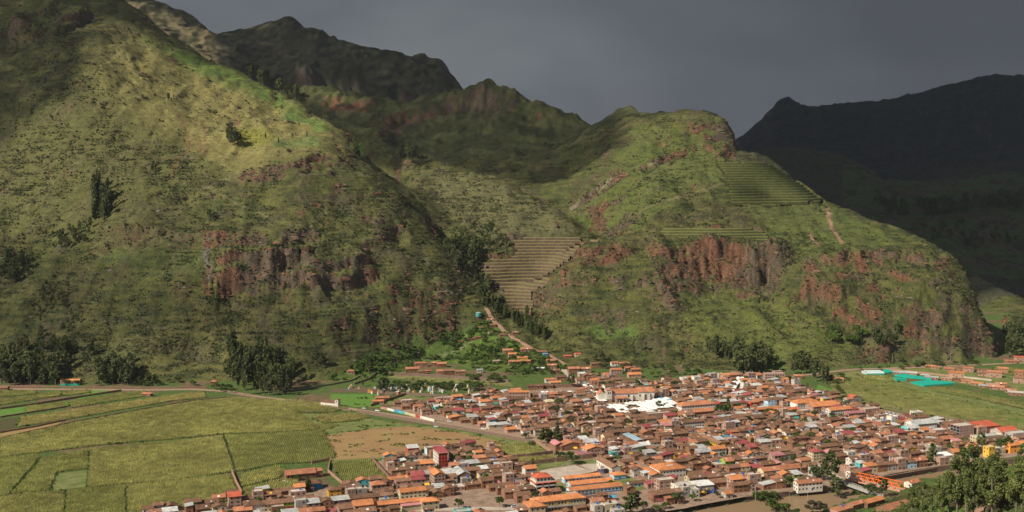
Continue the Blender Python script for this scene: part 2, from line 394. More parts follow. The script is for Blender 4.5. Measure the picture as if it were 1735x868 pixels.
# contour treads on the big left face and over both mountains (old field lines and cattle tracks)
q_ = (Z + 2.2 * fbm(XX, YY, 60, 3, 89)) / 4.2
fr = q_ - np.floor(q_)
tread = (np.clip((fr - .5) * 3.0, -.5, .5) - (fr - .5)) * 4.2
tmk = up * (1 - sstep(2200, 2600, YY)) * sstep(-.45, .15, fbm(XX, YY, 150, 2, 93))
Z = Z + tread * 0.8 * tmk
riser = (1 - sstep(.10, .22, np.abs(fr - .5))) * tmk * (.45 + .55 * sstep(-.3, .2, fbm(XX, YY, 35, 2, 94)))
Z = np.where(Zb <= 0.5, np.minimum(Z, 0), Z)
Z = np.maximum(Z, 0)
# Inca terraces: the natural slope is cut back where their walls and treads are built (further down)
TERR = [
 ('bowl', [(832, 404), (1016, 404), (985, 428), (950, 446), (925, 478), (905, 500), (898, 534), (866, 530), (850, 492), (812, 468), (820, 446), (868, 436), (872, 410)], 4.3, C_(.125, .088, .058), C_(.165, .145, .06)),
 ('upper slope', [(1215, 272), (1300, 276), (1345, 300), (1400, 344), (1310, 350), (1245, 350), (1228, 312)], 4.4, C_(.092, .098, .036), C_(.13, .145, .042)),
 ('shelf above the cliff', [(1128, 388), (1290, 388), (1318, 424), (1215, 420), (1120, 404)], 3.9, C_(.088, .088, .036), C_(.13, .145, .042)),
]
PX0, PY0 = project(XX, YY, Zb)
tmask = np.zeros(XX.shape, bool)
for nm, pl, dz, c1, c2 in TERR:
    rg = 9 * fbm(XX, YY, 34, 3, 44)
    mk = inpoly(PX0 + rg, PY0 + .6 * rg, pl) & (YY < 2250) & (YY > 1450)
    tmask |= mk
    Z = np.where(mk, Zb - dz * .9, Z)
# river channel
def seg_dist(x, y, L):
    best = np.full(np.shape(x), 1e9); tt = np.zeros(np.shape(x))
    for i in range(len(L) - 1):
        ax, ay = L[i]; bx, by = L[i + 1]
        vx, vy = bx - ax, by - ay
        t = np.clip(((x - ax) * vx + (y - ay) * vy) / (vx * vx + vy * vy), 0, 1)
        d = np.hypot(x - ax - t * vx, y - ay - t * vy)
        m_ = d < best; best = np.where(m_, d, best); tt = np.where(m_, i + t, tt)
    return best, tt
RIV_Z = -4.0
far_bank = [ground(*p, RIV_Z) for p in [(1060, 890), (1150, 872), (1190, 862), (1262, 849), (1300, 846), (1348, 839), (1408, 834), (1440, 826), (1497, 815), (1540, 807), (1585, 800), (1640, 793), (1735, 784), (1900, 774)]]
near_bank = [ground(*p, RIV_Z) for p in [(1160, 930), (1260, 905), (1330, 885), (1400, 868), (1440, 852), (1480, 840), (1520, 829), (1560, 817), (1600, 812), (1660, 806), (1735, 797), (1900, 786)]]
river_poly = far_bank + near_bank[::-1]
dr, _ = seg_dist(XX[:120], YY[:120], river_poly + [river_poly[0]])
ins = inpoly(XX[:120], YY[:120], river_poly)
sdr = np.where(ins, -dr, dr)
lim = -6.5 + np.clip(sdr + 1.5, 0, 2.5) / 2.5 * 6.5
Z[:120] = np.where(sdr < 1.0, np.minimum(Z[:120], lim), Z[:120])
def hit(px, py, **k): return hit_on(Z, px, py, **k)
def height(x, y):
    u = np.asarray(x) / np.asarray(y)
    j = np.interp(u, US, np.arange(len(US))); i = np.interp(y, YS, np.arange(len(YS)))
    j0 = np.minimum(j.astype(int), len(US) - 2) if hasattr(j, 'astype') else int(j)
    i0 = np.minimum(i.astype(int), len(YS) - 2) if hasattr(i, 'astype') else int(i)
    fj = j - j0; fi = i - i0
    return (Z[i0, j0] * (1 - fi) * (1 - fj) + Z[i0 + 1, j0] * fi * (1 - fj) + Z[i0, j0 + 1] * (1 - fi) * fj + Z[i0 + 1, j0 + 1] * fi * fj)

# ------------------------------------------------------------------ ground colour (albedo) per vertex
PX, PY = project(XX, YY, Z)
gz_y = np.gradient(Z, axis=0) / np.gradient(YY, axis=0)
gz_x = np.gradient(Z, axis=1) / np.gradient(XX, axis=1)
slope = np.hypot(gz_y - gz_x * (XX / YY) * 0, gz_x)
big = fbm(XX, YY, 210, 4, 401); med = fbm(XX, YY, 34, 4, 402); fin = fbm(XX, YY, 8, 3, 403)
hue = fbm(XX, YY, 90, 3, 406)
C = lambda r, g, b: np.array([r, g, b], float)
def mixc(c, d, t): return c * (1 - t[..., None]) + d * t[..., None]
col_ = mixc(np.broadcast_to(C(.085, .095, .024), XX.shape + (3,)), C(.10, .085, .035), sstep(0, .5, hue))
col_ = mixc(col_, C(.13, .125, .042), sstep(-.2, .6, big + .4 * med))
streak = fbm(XX * .24, Z * 2.1 + .05 * YY + .8 * fbm(XX, YY, 22, 2, 407), 9, 4, 404, .6)          # growth follows the contours: lines of scrub between trampled grass
col_ = mixc(col_, C(.15, .15, .042), .7 * sstep(.1, .5, streak))
col_ = mixc(col_, C(.05, .064, .022), .8 * sstep(.08, .5, -streak + .35 * med))
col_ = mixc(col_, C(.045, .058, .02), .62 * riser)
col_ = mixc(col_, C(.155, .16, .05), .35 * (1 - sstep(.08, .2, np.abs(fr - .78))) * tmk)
col_ = mixc(col_, C(.10, .085, .05), .6 * sstep(.25, .6, fbm(XX, YY, 55, 3, 405)))
RJ = [fbm(XX, YY, 40, 3, 500 + k) for k in range(6)]
def region(poly_, soft=10, nz=12):
    """soft-edged patch of another ground cover, outlined by what is seen from the viewpoint"""
    bb = np.array(poly_)
    jx = PX + nz * RJ[len(poly_) % 3]; jy = PY + nz * .6 * RJ[3 + len(poly_) % 3]
    sel = (jx > bb[:, 0].min() - soft) & (jx < bb[:, 0].max() + soft) & (jy > bb[:, 1].min() - soft) & (jy < bb[:, 1].max() + soft)
    o = np.zeros(XX.shape)
    if sel.any():
        d_, _ = seg_dist(jx[sel], jy[sel], list(poly_) + [poly_[0]])
        ins_ = inpoly(jx[sel], jy[sel], poly_)
        o[sel] = np.where(ins_, .5 + .5 * np.clip(d_ / soft, 0, 1), .5 - .5 * np.clip(d_ / soft, 0, 1))
    return o * (Z > .4)
dmax1 = YY < 2420
# pale pasture on the upper left mountain
pas = region([(150, 105), (215, 60), (300, 85), (420, 140), (540, 195), (600, 245), (560, 262), (480, 265), (400, 300), (340, 262), (250, 225), (190, 180)], 26) * dmax1
col_ = mixc(col_, C(.29, .26, .09), pas * (.65 + .3 * sstep(-.3, .3, med)))
pas2 = region([(0, 215), (150, 115), (220, 200), (300, 300), (200, 380), (330, 320), (330, 345), (180, 400), (0, 420)], 30) * dmax1
col_ = mixc(col_, C(.135, .135, .043), pas2 * .55)
for pl, cc, a in [
    ([(300, 85), (330, 92), (420, 128), (520, 190), (500, 200), (400, 150), (300, 112)], C(.12, .22, .035), .55),
    ([(395, 222), (440, 218), (470, 232), (440, 248), (400, 250)], C(.22, .23, .035), .7), ([(400, 224), (432, 226), (428, 240), (405, 240)], C(.3, .28, .03), .5),
    ([(475, 192), (515, 196), (530, 204), (500, 206), (480, 200)], C(.11, .26, .05), .7), ([(520, 205), (548, 208), (556, 220), (535, 222)], C(.13, .27, .05), .7),
    ([(440, 155), (470, 160), (470, 165), (445, 163)], C(.12, .24, .05), .6), ([(470, 238), (540, 236), (545, 246), (480, 248)], C(.1, .2, .05), .7), ([(600, 245), (622, 252), (612, 262), (600, 258)], C(.1, .28, .07), .8),
    ([(250, 60), (330, 95), (400, 125), (395, 135), (300, 100), (250, 75)], C(.1, .2, .03), .5),
    ([(1000, 555), (1080, 552), (1085, 565), (1010, 572)], C(.11, .2, .035), .7),
    ([(690, 575), (780, 560), (830, 545), (900, 600), (950, 620), (940, 645), (620, 650), (560, 640), (600, 620)], C(.12, .21, .035), .75),
    ([(1150, 500), (1330, 505), (1400, 560), (1500, 600), (1400, 615), (1250, 610), (1170, 560)], C(.13, .16, .035), .6),
    ([(1240, 610), (1330, 610), (1340, 640), (1300, 650), (1250, 640)], C(.12, .23, .04), .6),
    ([(1490, 560), (1680, 575), (1680, 612), (1400, 625), (1420, 600)], C(.14, .14, .055), .6),
    ([(1080, 210), (1240, 225), (1235, 290), (1150, 330), (1080, 390), (1000, 395), (960, 372), (1020, 310)], C(.12, .155, .035), .6),
    ([(1245, 270), (1380, 330), (1520, 400), (1500, 430), (1340, 430), (1200, 300)], C(.115, .15, .035), .55),
    ([(700, 285), (830, 300), (930, 350), (1000, 400), (830, 405), (740, 350)], C(.17, .16, .075), .6),
    ([(480, 430), (330, 430), (180, 420), (170, 440), (340, 470)], C(.09, .12, .03), .4),
    ([(520, 140), (620, 150), (640, 172), (560, 168)], C(.15, .17, .05), .6)]:
    col_ = mixc(col_, cc, region(pl, 7, 7) * a * (YY < 3300))
col_ = mixc(col_, C(.19, .085, .05), region([(330, 230), (345, 240), (350, 262), (340, 265)], 4, 5) * .5 * dmax1)
for L_, w_, cc, a in [([(300, 195), (315, 215), (320, 240), (300, 275), (290, 300)], 2.2, C(.2, .1, .055), .75), ([(340, 205), (350, 230), (352, 250)], 2.6, C(.2, .1, .055), .6),
    ([(400, 205), (395, 235)], 6, C(.22, .12, .07), .6), ([(970, 355), (1000, 335), (1035, 305)], 5, C(.3, .24, .19), .8), ([(1085, 285), (1150, 262)], 3, C(.3, .2, .15), .6),
    ([(1060, 370), (1110, 345), (1170, 328), (1225, 310)], 1.5, C(.26, .2, .12), .6), ([(1400, 350), (1408, 385), (1425, 410)], 3.0, C(.42, .25, .17), .95), ([(1375, 398), (1382, 412)], 3, C(.42, .25, .17), .9),
    ([(1045, 392), (1075, 392)], 2.0, C(.25, .14, .09), .6), ([(745, 505), (775, 495), (805, 478)], 1.8, C(.33, .27, .18), .8), ([(350, 405), (352, 440), (355, 470)], 7, C(.16, .14, .13), .8),
    ([(300, 310), (360, 320), (400, 345), (470, 375), (530, 385)], 1.4, C(.24, .21, .12), .6), ([(60, 530), (160, 540), (300, 560), (440, 570)], 1.2, C(.22, .2, .1), .5), ([(600, 612), (700, 612), (760, 600), (800, 580)], 1.6, C(.3, .26, .17), .6),
    ([(520, 595), (700, 592)], 1.0, C(.2, .18, .1), .5)]:
    d_, _ = seg_dist(PX + 5 * med, PY + 3 * med, L_)
    col_ = mixc(col_, cc, np.clip(1.3 - d_ / w_, 0, 1) * a * (YY < 2400) * (Z > .4))
# middle ridge and far peaks
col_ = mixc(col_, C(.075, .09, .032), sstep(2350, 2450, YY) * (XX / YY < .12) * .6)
tan_ = (YY > 3100) & (XX / YY < -.18)
col_ = mixc(col_, C(.17, .14, .075), tan_ * sstep(-.5, .5, -slope + .85))
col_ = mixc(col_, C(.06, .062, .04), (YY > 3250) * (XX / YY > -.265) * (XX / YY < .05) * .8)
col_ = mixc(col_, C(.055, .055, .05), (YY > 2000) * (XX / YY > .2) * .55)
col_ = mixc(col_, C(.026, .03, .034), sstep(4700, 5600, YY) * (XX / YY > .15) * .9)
fieldy = (YY > 2350) & (YY < 4600) & (XX / YY > .3)
cell = fbm(XX, YY * 1.6, 160, 2, 700)
col_ = mixc(col_, C(.10, .16, .04), fieldy * sstep(0, .15, cell) * .7)
col_ = mixc(col_, C(.16, .12, .07), fieldy * sstep(.12, .25, -cell) * .6)
# rock wherever it is too steep for soil
rk_n = fbm(XX, YY * .6, 16, 4, 800)
rock = sstep(1.3, 1.8, slope + .75 * rk_n + .35 * fbm(XX, YY, 45, 2, 803)) * (Z > 1)
rock = rock * np.where((PX > 1338) & (YY < 2300), sstep(-.35, .15, fbm(XX, YY * .7 + Z, 38, 3, 806) + .1 * rk_n), 1) * np.where((PX < 345) & (YY < 2100), .35, 1)
strat = fbm(XX * .25, YY * .25 + Z * 1.0, 5.0, 3, 801)
redz = sstep(-.25, .35, fbm(XX, YY, 130, 2, 802) + .25 * strat)
rcol = mixc(np.broadcast_to(C(.115, .085, .06), XX.shape + (3,)), C(.185, .08, .048), redz)
rcol = mixc(rcol, C(.27, .16, .10), sstep(.3, .6, strat) * .5)
rcol = mixc(rcol, C(.06, .06, .035), sstep(.25, .5, -strat + .3 * rk_n) * .6)
for pl in [[(350, 452), (400, 452), (450, 446), (500, 450), (520, 470), (505, 488), (440, 486), (385, 492), (350, 500), (345, 475)], [(365, 400), (470, 398), (540, 400), (545, 412), (470, 416), (370, 416)], [(200, 405), (350, 404), (350, 409), (200, 411)], [(400, 292), (470, 292), (460, 306), (410, 308)],
           [(1105, 418), (1160, 424), (1250, 428), (1320, 434), (1335, 462), (1318, 500), (1240, 480), (1170, 478), (1125, 510), (1110, 470)], [(1345, 436), (1400, 440), (1400, 470), (1345, 470)], [(1410, 440), (1520, 434), (1610, 444), (1610, 452), (1500, 448), (1440, 475), (1412, 470)], [(1430, 490), (1470, 485), (1480, 545), (1425, 560)], [(1580, 518), (1650, 515), (1655, 545), (1590, 545)],
           [(962, 345), (1000, 322), (1060, 290), (1066, 296), (1010, 336), (970, 358)], [(1078, 282), (1175, 246), (1180, 254), (1090, 294)], [(1020, 398), (1080, 362), (1086, 370), (1040, 404)], [(1215, 250), (1240, 240), (1244, 262), (1215, 268)], [(985, 428), (1060, 420), (1060, 436), (990, 444)], [(640, 200), (740, 176), (845, 158), (850, 195), (760, 190), (700, 215), (650, 240)], [(545, 165), (630, 170), (630, 190), (550, 190)]]:
    rock = np.maximum(rock, region(pl, 2.5, 4) * (sstep(-.25, .2, rk_n + .15) if pl[0][0] < 1300 else sstep(-.05, .3, rk_n + .5 * RJ[2])) * (YY < 3200))
farrock = (YY > 3100)
rcol = mixc(rcol, C(.10, .085, .07), farrock * .7)
col_ = mixc(col_, rcol, rock * .95)
# valley floor
flat = (Z <= .4)
fl = mixc(np.broadcast_to(C(.11, .17, .04), XX.shape + (3,)), C(.21, .15, .085), sstep(.05, .4, fbm(XX, YY, 60, 4, 901)))
col_ = np.where(flat[..., None], fl, col_)
near = (YY < 800) & (Z > .4)
col_ = np.where(near[..., None], mixc(np.broadcast_to(C(.10, .14, .035), XX.shape + (3,)), C(.17, .15, .07), sstep(0, .4, fbm(XX, YY, 25, 4, 902))), col_)
col_ = np.where((near & (YY > 600) & (XX / YY > .38))[..., None], mixc(np.broadcast_to(C(.12, .22, .04), XX.shape + (3,)), C(.16, .19, .05), sstep(0, .4, med)), col_)
col_ = np.where((Z < -.5)[..., None], C(.13, .10, .07), col_)

# ------------------------------------------------------------------ materials
MATS = {}
class NT:
    def __init__(s, m): s.t = m.node_tree; s.n = s.t.nodes; s.l = s.t.links
    def node(s, t, ins=None, **k):
        n = s.n.new(t)
        for a, b in k.items(): setattr(n, a, b)
        for a, b in (ins or {}).items():
            if isinstance(b, bpy.types.NodeSocket): s.l.new(b, n.inputs[a])
            else: n.inputs[a].default_value = b
        return n
def new_mat(name):
    m = bpy.data.materials.new(name); m.use_nodes = True
    t = NT(m); bs = m.node_tree.nodes['Principled BSDF']
    bs.inputs['Specular IOR Level'].default_value = .25; bs.inputs['Roughness'].default_value = .9
    MATS[name] = m
    return m, t, bs
def bump(t, bs, h, strength, dist):
    b = t.node('ShaderNodeBump', {'Height': h, 'Strength': strength, 'Distance': dist})
    t.l.new(b.outputs[0], bs.inputs['Normal'])
m, t, bs = new_mat('slope_ground')
att = t.node('ShaderNodeAttribute', attribute_name='ground_colour')
geo = t.node('ShaderNodeNewGeometry')
n1 = t.node('ShaderNodeTexNoise', {'Vector': geo.outputs['Position'], 'Scale': .55, 'Detail': 6, 'Roughness': .65})
n2 = t.node('ShaderNodeTexNoise', {'Vector': geo.outputs['Position'], 'Scale': .13, 'Detail': 5, 'Roughness': .6})
mr = t.node('ShaderNodeMapRange', {'Value': n1.outputs[0], 'From Min': .32, 'From Max': .7, 'To Min': .45, 'To Max': 1.55})
mr2 = t.node('ShaderNodeMapRange', {'Value': n2.outputs[0], 'From Min': .3, 'From Max': .7, 'To Min': .75, 'To Max': 1.25})
mm = t.node('ShaderNodeMath', {0: mr.outputs[0], 1: mr2.outputs[0]}, operation='MULTIPLY')
hs = t.node('ShaderNodeVectorMath', {0: att.outputs['Color']}, operation='SCALE')
mm = t.node('ShaderNodeMath', {0: mm.outputs[0], 1: .77}, operation='MULTIPLY')
t.l.new(mm.outputs[0], hs.inputs['Scale'])
t.l.new(hs.outputs[0], bs.inputs['Base Color'])
bump(t, bs, n1.outputs[0], 1.0, 1.6)

def setp(o, label=None, cat=None, group=None, kind=None):
    if label: o['label'] = label
    if cat: o['category'] = cat
    if group: o['group'] = group
    if kind: o['kind'] = kind
    return o
def np_mesh(name, verts, faces, mat=None, smooth=False, parent=None, link=True):
    """verts (n,3) array, faces (m,k) array"""
    me = bpy.data.meshes.new(name)
    verts = np.asarray(verts, np.float32); faces = np.asarray(faces, np.int32)
    me.vertices.add(len(verts)); me.vertices.foreach_set('co', verts.ravel())
    k = faces.shape[1]
    me.loops.add(faces.size); me.loops.foreach_set('vertex_index', faces.ravel())
    me.polygons.add(len(faces)); me.polygons.foreach_set('loop_start', np.arange(0, faces.size, k, dtype=np.int32))
    me.polygons.foreach_set('use_smooth', np.full(len(faces), smooth, bool))
    me.update(calc_edges=True)
    if mat: me.materials.append(mat)
    o = bpy.data.objects.new(name, me)
    if link: COL.objects.link(o)
    if parent: o.parent = parent
    return o
nr, nc = Z.shape
idx = np.arange(nr * nc).reshape(nr, nc)
F = np.stack([idx[:-1, :-1], idx[:-1, 1:], idx[1:, 1:], idx[1:, :-1]], -1).reshape(-1, 4)
V = np.stack([XX, YY, Z], -1).reshape(-1, 3)
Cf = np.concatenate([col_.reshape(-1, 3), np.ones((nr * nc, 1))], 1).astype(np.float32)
fy = YY[:-1, :-1].ravel(); fu = (XX / YY)[:-1, :-1].ravel(); fz = Z[:-1, :-1].ravel()
fpx = 867.5 + FPX * fu
reg = np.full(len(F), 3)                                    # far
reg[(fy < 2600) & (fpx < 1030)] = 1
reg[(fy < 2620) & (fpx >= 900) & (fpx > 900 + (fy - 1300) * .16)] = 2
reg[(fy > 2350) & (fpx < 1040)] = 3
reg[(fy > 2000) & (fpx > 1660)] = 3
reg[(fz <= .4) & (fy < 1700)] = 0
reg[(fy < 800) & (fz > .4)] = 4
for r, nm in enumerate(['valley_floor', 'left_mountain', 'terraced_mountain', 'distant_mountains', 'near_hillside']):
    f = F[reg == r]
    used = np.unique(f); remap = np.zeros(nr * nc, np.int64); remap[used] = np.arange(len(used))
    o = np_mesh(nm, V[used], remap[f], MATS['slope_ground'], smooth=True)
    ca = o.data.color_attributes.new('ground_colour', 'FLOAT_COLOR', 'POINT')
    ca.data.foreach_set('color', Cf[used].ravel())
    setp(o, kind='structure')
# ------------------------------------------------------------------ unseen cloud sheets overhead, cut to shade the left mountain, gorge and far valley
m, t, bs = new_mat('cloud')
bs.inputs['Base Color'].default_value = (.75, .77, .8, 1); bs.inputs['Roughness'].default_value = 1
CZ, CS = 3400.0, 20.0
gx = np.arange(-9500, 3000, CS); gy = np.arange(-2600, 6000, CS)
GX, GY = np.meshgrid(gx, gy)
t_ = np.full(GX.shape, (CZ - 250) / sv.z)
for _ in range(5):
    x = GX - t_ * sv.x; y = np.maximum(GY - t_ * sv.y, 70)
    yy = np.clip(y, 70, 8700); uu = np.clip(x / yy, -.63, .63)
    h_ = height(uu * yy, yy)
    t_ = .5 * t_ + .5 * (CZ - h_) / sv.z
x = GX - t_ * sv.x; y = GY - t_ * sv.y
pxs, pys = project(x, np.maximum(y, 70), h_)
crng = np.random.default_rng(4)
jx = 12 * fbm(x, y, 200, 4, 41) + crng.normal(0, 11, x.shape); jy = 10 * fbm(x, y, 200, 4, 42) + crng.normal(0, 9, x.shape)      # ragged rims, with cell jitter that feathers the cast shade
thin = (np.arange(GX.shape[0])[:, None] * .7548776662 + np.arange(GX.shape[1])[None, :] * .569840291) % 1  # even gap pattern, so a sheet casts only partial shade
S1 = inpoly(pxs + jx, pys + jy, [(-900, -700), (160, -90), (206, 2), (175, 30), (150, 60), (148, 112), (85, 175), (0, 245), (-300, 420), (-900, 600)]) & (y > 1500) & (y < 3000)
S2 = (y > 2330 + 60 * fbm(x, y, 300, 3, 43)) & (x / y < .14 + .02 * jx / 14) & (x / y > -.262) & (y < 5200)
S2 &= ~inpoly(pxs, pys, [(500, 135), (640, 148), (660, 172), (540, 172)])
S2 |= (inpoly(pxs + jx, pys + jy, [(610, 245), (700, 262), (800, 285), (900, 320), (960, 335), (1010, 300), (1050, 235), (1040, 180), (800, 120), (600, 150)]) & (y > 2150))
S3 = (y > 2080 + 50 * fbm(x, y, 300, 3, 44) + jx * 3) & (pxs + jx > 1235 - .1 * (pys - 250)) & (y < 9500) & ((y > 2330) | (pxs > 1480))
def cloud_body(name, mk, zz, seed, lab):
    ii, jj = np.where(mk)
    if len(ii) == 0: return
    ny_, nx_ = mk.shape
    vx = np.append(gx, gx[-1] + CS) - CS / 2; vy = np.append(gy, gy[-1] + CS) - CS / 2
    VX, VY = np.meshgrid(vx, vy)
    wxx = VX + 30 * fbm(VX, VY, 150, 2, seed); wyy = VY + 30 * fbm(VX, VY, 150, 2, seed + 5)
    bot = zz + 20 * fbm(VX, VY, 400, 4, seed + 1); top = bot + 5 + 5 * np.abs(fbm(VX, VY, 350, 4, seed + 2))
    n_ = VX.size
    V_ = np.concatenate([np.stack([wxx, wyy, bot], -1).reshape(-1, 3), np.stack([wxx, wyy, top], -1).reshape(-1, 3)])
    id_ = np.arange(n_).reshape(VX.shape)
    a, b, c, d = id_[ii, jj], id_[ii, jj + 1], id_[ii + 1, jj + 1], id_[ii + 1, jj]
    Fs = [np.stack([a, d, c, b], 1), np.stack([a, b, c, d], 1) + n_]
    pad = np.pad(mk, 1)
    for (di, dj, e0, e1) in ((-1, 0, a, b), (1, 0, c, d), (0, -1, d, a), (0, 1, b, c)):
        ed = ~pad[ii + 1 + di, jj + 1 + dj]
        Fs.append(np.stack([e0[ed], e1[ed], e1[ed] + n_, e0[ed] + n_], 1))
    F_ = np.concatenate(Fs)
    used = np.unique(F_); rm = np.zeros(2 * n_, np.int64); rm[used] = np.arange(len(used))
    setp(np_mesh(name, V_[used], rm[F_], MATS['cloud'], smooth=True), kind='structure')
S1 &= thin > .38; S2 &= (thin > .45 - .22 * (y > 3200))
cloud_body('shade_cloud', S1, CZ, 51, '')
cloud_body('shade_cloud', S2, CZ + 2, 52, '')
S4 = inpoly(pxs + jx * 2, pys + jy * 2, [(-500, 380), (150, 430), (420, 500), (640, 520), (560, 610), (-500, 640)]) & (thin < .26) & (y < 1700) & (y > 1330)  # sparse unseen sheet added to dim the lower left slope
cloud_body('shade_cloud', S4 & ~S1, CZ + 5, 54, '')
cloud_body('shade_cloud', S3 & ~S2, CZ - 3, 53, '')

# ------------------------------------------------------------------ Inca terraces
def simple_mat(name, c, var=.25, scale=.6, bump_=.5, rough=.92, c2=None, detail=5):
    m, t, bs = new_mat(name)
    geo = t.node('ShaderNodeNewGeometry')
    n1 = t.node('ShaderNodeTexNoise', {'Vector': geo.outputs['Position'], 'Scale': scale, 'Detail': detail, 'Roughness': .65})
    mr = t.node('ShaderNodeMapRange', {'Value': n1.outputs[0], 'From Min': .3, 'From Max': .7, 'To Min': 0., 'To Max': 1.})
    mx = t.node('ShaderNodeMixRGB', {0: mr.outputs[0]})
    lo = [v * (1 - var) for v in c]; hi = list(c2) if c2 is not None else [min(1, v * (1 + var)) for v in c]
    mx.inputs[1].default_value = (*lo, 1); mx.inputs[2].default_value = (*hi, 1)
    t.l.new(mx.outputs[0], bs.inputs['Base Color'])
    bs.inputs['Roughness'].default_value = rough
    if bump_: bump(t, bs, n1.outputs[0], bump_, .6)
    return m
rng = np.random.default_rng(7)
for ti, (nm, pl, dz, c1, c2) in enumerate(TERR):
    mw = simple_mat('terrace_stone_' + str(ti), c1, .45, .5, 1)
    mt = simple_mat('terrace_grass_' + str(ti), c2, .3, .3, .6)
    pxr = [p[0] for p in pl]
    u0, u1 = (min(pxr) - 867.5) / FPX, (max(pxr) - 867.5) / FPX
    uu = np.arange(u0, u1, 2.6 / 1700)
    ysr = np.where((YS > 1450) & (YS < 2250))[0]
    yv = YS[ysr]
    cols = np.stack([np.interp(uu, US, Zb[r]) for r in ysr])          # rows: y, columns: u
    cols = np.maximum.accumulate(cols, 0)
    z0, z1 = math.floor(cols.min() / dz) * dz, cols.max()
    levels = np.arange(z0, z1, dz)
    def contour(z): return np.array([np.interp(z, cols[:, j], yv, left=np.nan, right=np.nan) for j in range(len(uu))])
    cons = [contour(z) for z in levels]
    made = []
    for k in range(len(levels) - 1):
        zk, zn = levels[k], levels[k + 1]
        ya, yb = cons[k], cons[k + 1]
        xa = uu * ya
        px_, py_ = project(xa, ya, zk + dz * .5)
        rg_ = 9 * fbm(xa, ya, 34, 3, 44)
        ok = inpoly(px_ + rg_, py_ + .6 * rg_, pl) & np.isfinite(ya) & np.isfinite(yb) & (perlin(uu * 1700 / 23 + k * 7.7, uu * 0 + k, 71) > -.72)
        if ok.sum() < 6: continue
        runs = []; cur = []
        for j in range(len(uu)):
            if ok[j]: cur.append(j)
            else:
                if len(cur) >= 5: runs.append(cur)
                cur = []
        if len(cur) >= 5: runs.append(cur)
        wob = fbm(uu * 1700, np.full(len(uu), zk * 3), 18, 3, 60 + k)
        for run in runs:
            r = np.array(run)
            yw = ya[r] + wob[r] * .8; yt = np.minimum(yb[r] + 2.5, yw + 26)
            top = zn + .25 * fbm(uu[r] * 1700, r * 0., 9, 2, 70 + k)
            a_ = np.stack([uu[r] * yw, yw - .0, np.full(len(r), zk - 1.2)], 1)
            b_ = np.stack([uu[r] * (yw + .5), yw + .5, top - dz * (.16 if ti == 0 else .28)], 1); g_ = np.stack([uu[r] * (yw + 1.1), yw + 1.1, top + .25], 1)
            c_ = np.stack([uu[r] * (yw + 1.5), yw + 1.5, top], 1)
            d_ = np.stack([uu[r] * yt, yt, top + .35], 1)
            e_ = np.stack([uu[r] * (yw + 1.5), yw + 1.5, np.full(len(r), zk - 1.2)], 1)
            nn = len(r)
            root = bpy.data.objects.new('agricultural_terrace', None); COL.objects.link(root)
            mid = a_[nn // 2]; root.location = mid
            def strip(name, rows, mat):
                V_ = np.concatenate(rows) - mid
                q = np.arange(nn - 1)
                F_ = np.concatenate([np.stack([q, q + 1, q + 1 + nn, q + nn], 1) + i * nn for i in range(len(rows) - 1)])
                return np_mesh(name, V_, F_, mat, parent=root)
            strip('stone_wall', [a_, b_, e_], mw); strip('grass_lip', [b_, g_, c_], mt)
            strip('grass_tread', [c_, d_], mt)
            made.append((root, nm, zk, nn))
            root['_t'] = nm
    made.sort(key=lambda q: q[2])
    ORD = ['lowest', 'second', 'third', 'fourth', 'fifth', 'sixth', 'seventh', 'eighth', 'ninth', 'tenth', 'eleventh', 'twelfth']
    desc = {'bowl': 'brown stone terrace in the bowl between the two mountains', 'upper slope': 'green walled terrace high on the slope right of the summit', 'shelf above the cliff': 'green terrace on the shelf just above the long red cliff'}[nm]
    for i, q in enumerate(made):
        half = i < len(made) / 2
        k = i if half else len(made) - 1 - i
        nmk = ORD[min(k, 11)] if k else ('lowest' if half else 'topmost')
        if k > 11: nmk = ORD[11] + ' or higher'
        lab = (nmk if k == 0 else nmk + (' from the bottom' if half else ' from the top')) + ', ' + desc
        del q[0]['_t']
        setp(q[0], lab, 'terrace', 'Inca terraces in the ' + nm if nm != 'shelf above the cliff' else 'Inca terraces on the shelf above the cliff')

# ------------------------------------------------------------------ vegetation
def leaf_material(name, dark, light, transl=.25):
    m, t, bs = new_mat(name)
    geo = t.node('ShaderNodeNewGeometry'); oi = t.node('ShaderNodeObjectInfo')
    n1 = t.node('ShaderNodeTexNoise', {'Vector': geo.outputs['Position'], 'Scale': .45, 'Detail': 2})
    ad = t.node('ShaderNodeMath', {0: n1.outputs[0], 1: geo.outputs['Random Per Island']}, operation='ADD')
    ad2 = t.node('ShaderNodeMath', {0: ad.outputs[0], 1: oi.outputs['Random']}, operation='ADD')
    mr = t.node('ShaderNodeMapRange', {'Value': ad2.outputs[0], 'From Min': .5, 'From Max': 2.3})
    mx = t.node('ShaderNodeMixRGB', {0: mr.outputs[0]}); mx.inputs[1].default_value = (*dark, 1); mx.inputs[2].default_value = (*light, 1)
    t.l.new(mx.outputs[0], bs.inputs['Base Color'])
    bs.inputs['Roughness'].default_value = .7
    tr = t.node('ShaderNodeBsdfTranslucent'); t.l.new(mx.outputs[0], tr.inputs[0])
    ms = t.node('ShaderNodeMixShader', {0: transl}); t.l.new(bs.outputs[0], ms.inputs[1]); t.l.new(tr.outputs[0], ms.inputs[2])
    t.l.new(ms.outputs[0], t.n['Material Output'].inputs[0])
    return m
leaf_material('shrub_leaves', (.032, .045, .014), (.12, .135, .05), .12)
leaf_material('eucalyptus_leaves', (.036, .052, .016), (.15, .175, .06))
leaf_material('broad_leaves', (.03, .055, .012), (.11, .16, .035))
leaf_material('near_leaves', (.055, .078, .02), (.23, .26, .08))
leaf_material('dry_leaves', (.06, .05, .03), (.16, .13, .07))
leaf_material('corn_leaves', (.19, .19, .048), (.48, .455, .155), .25)
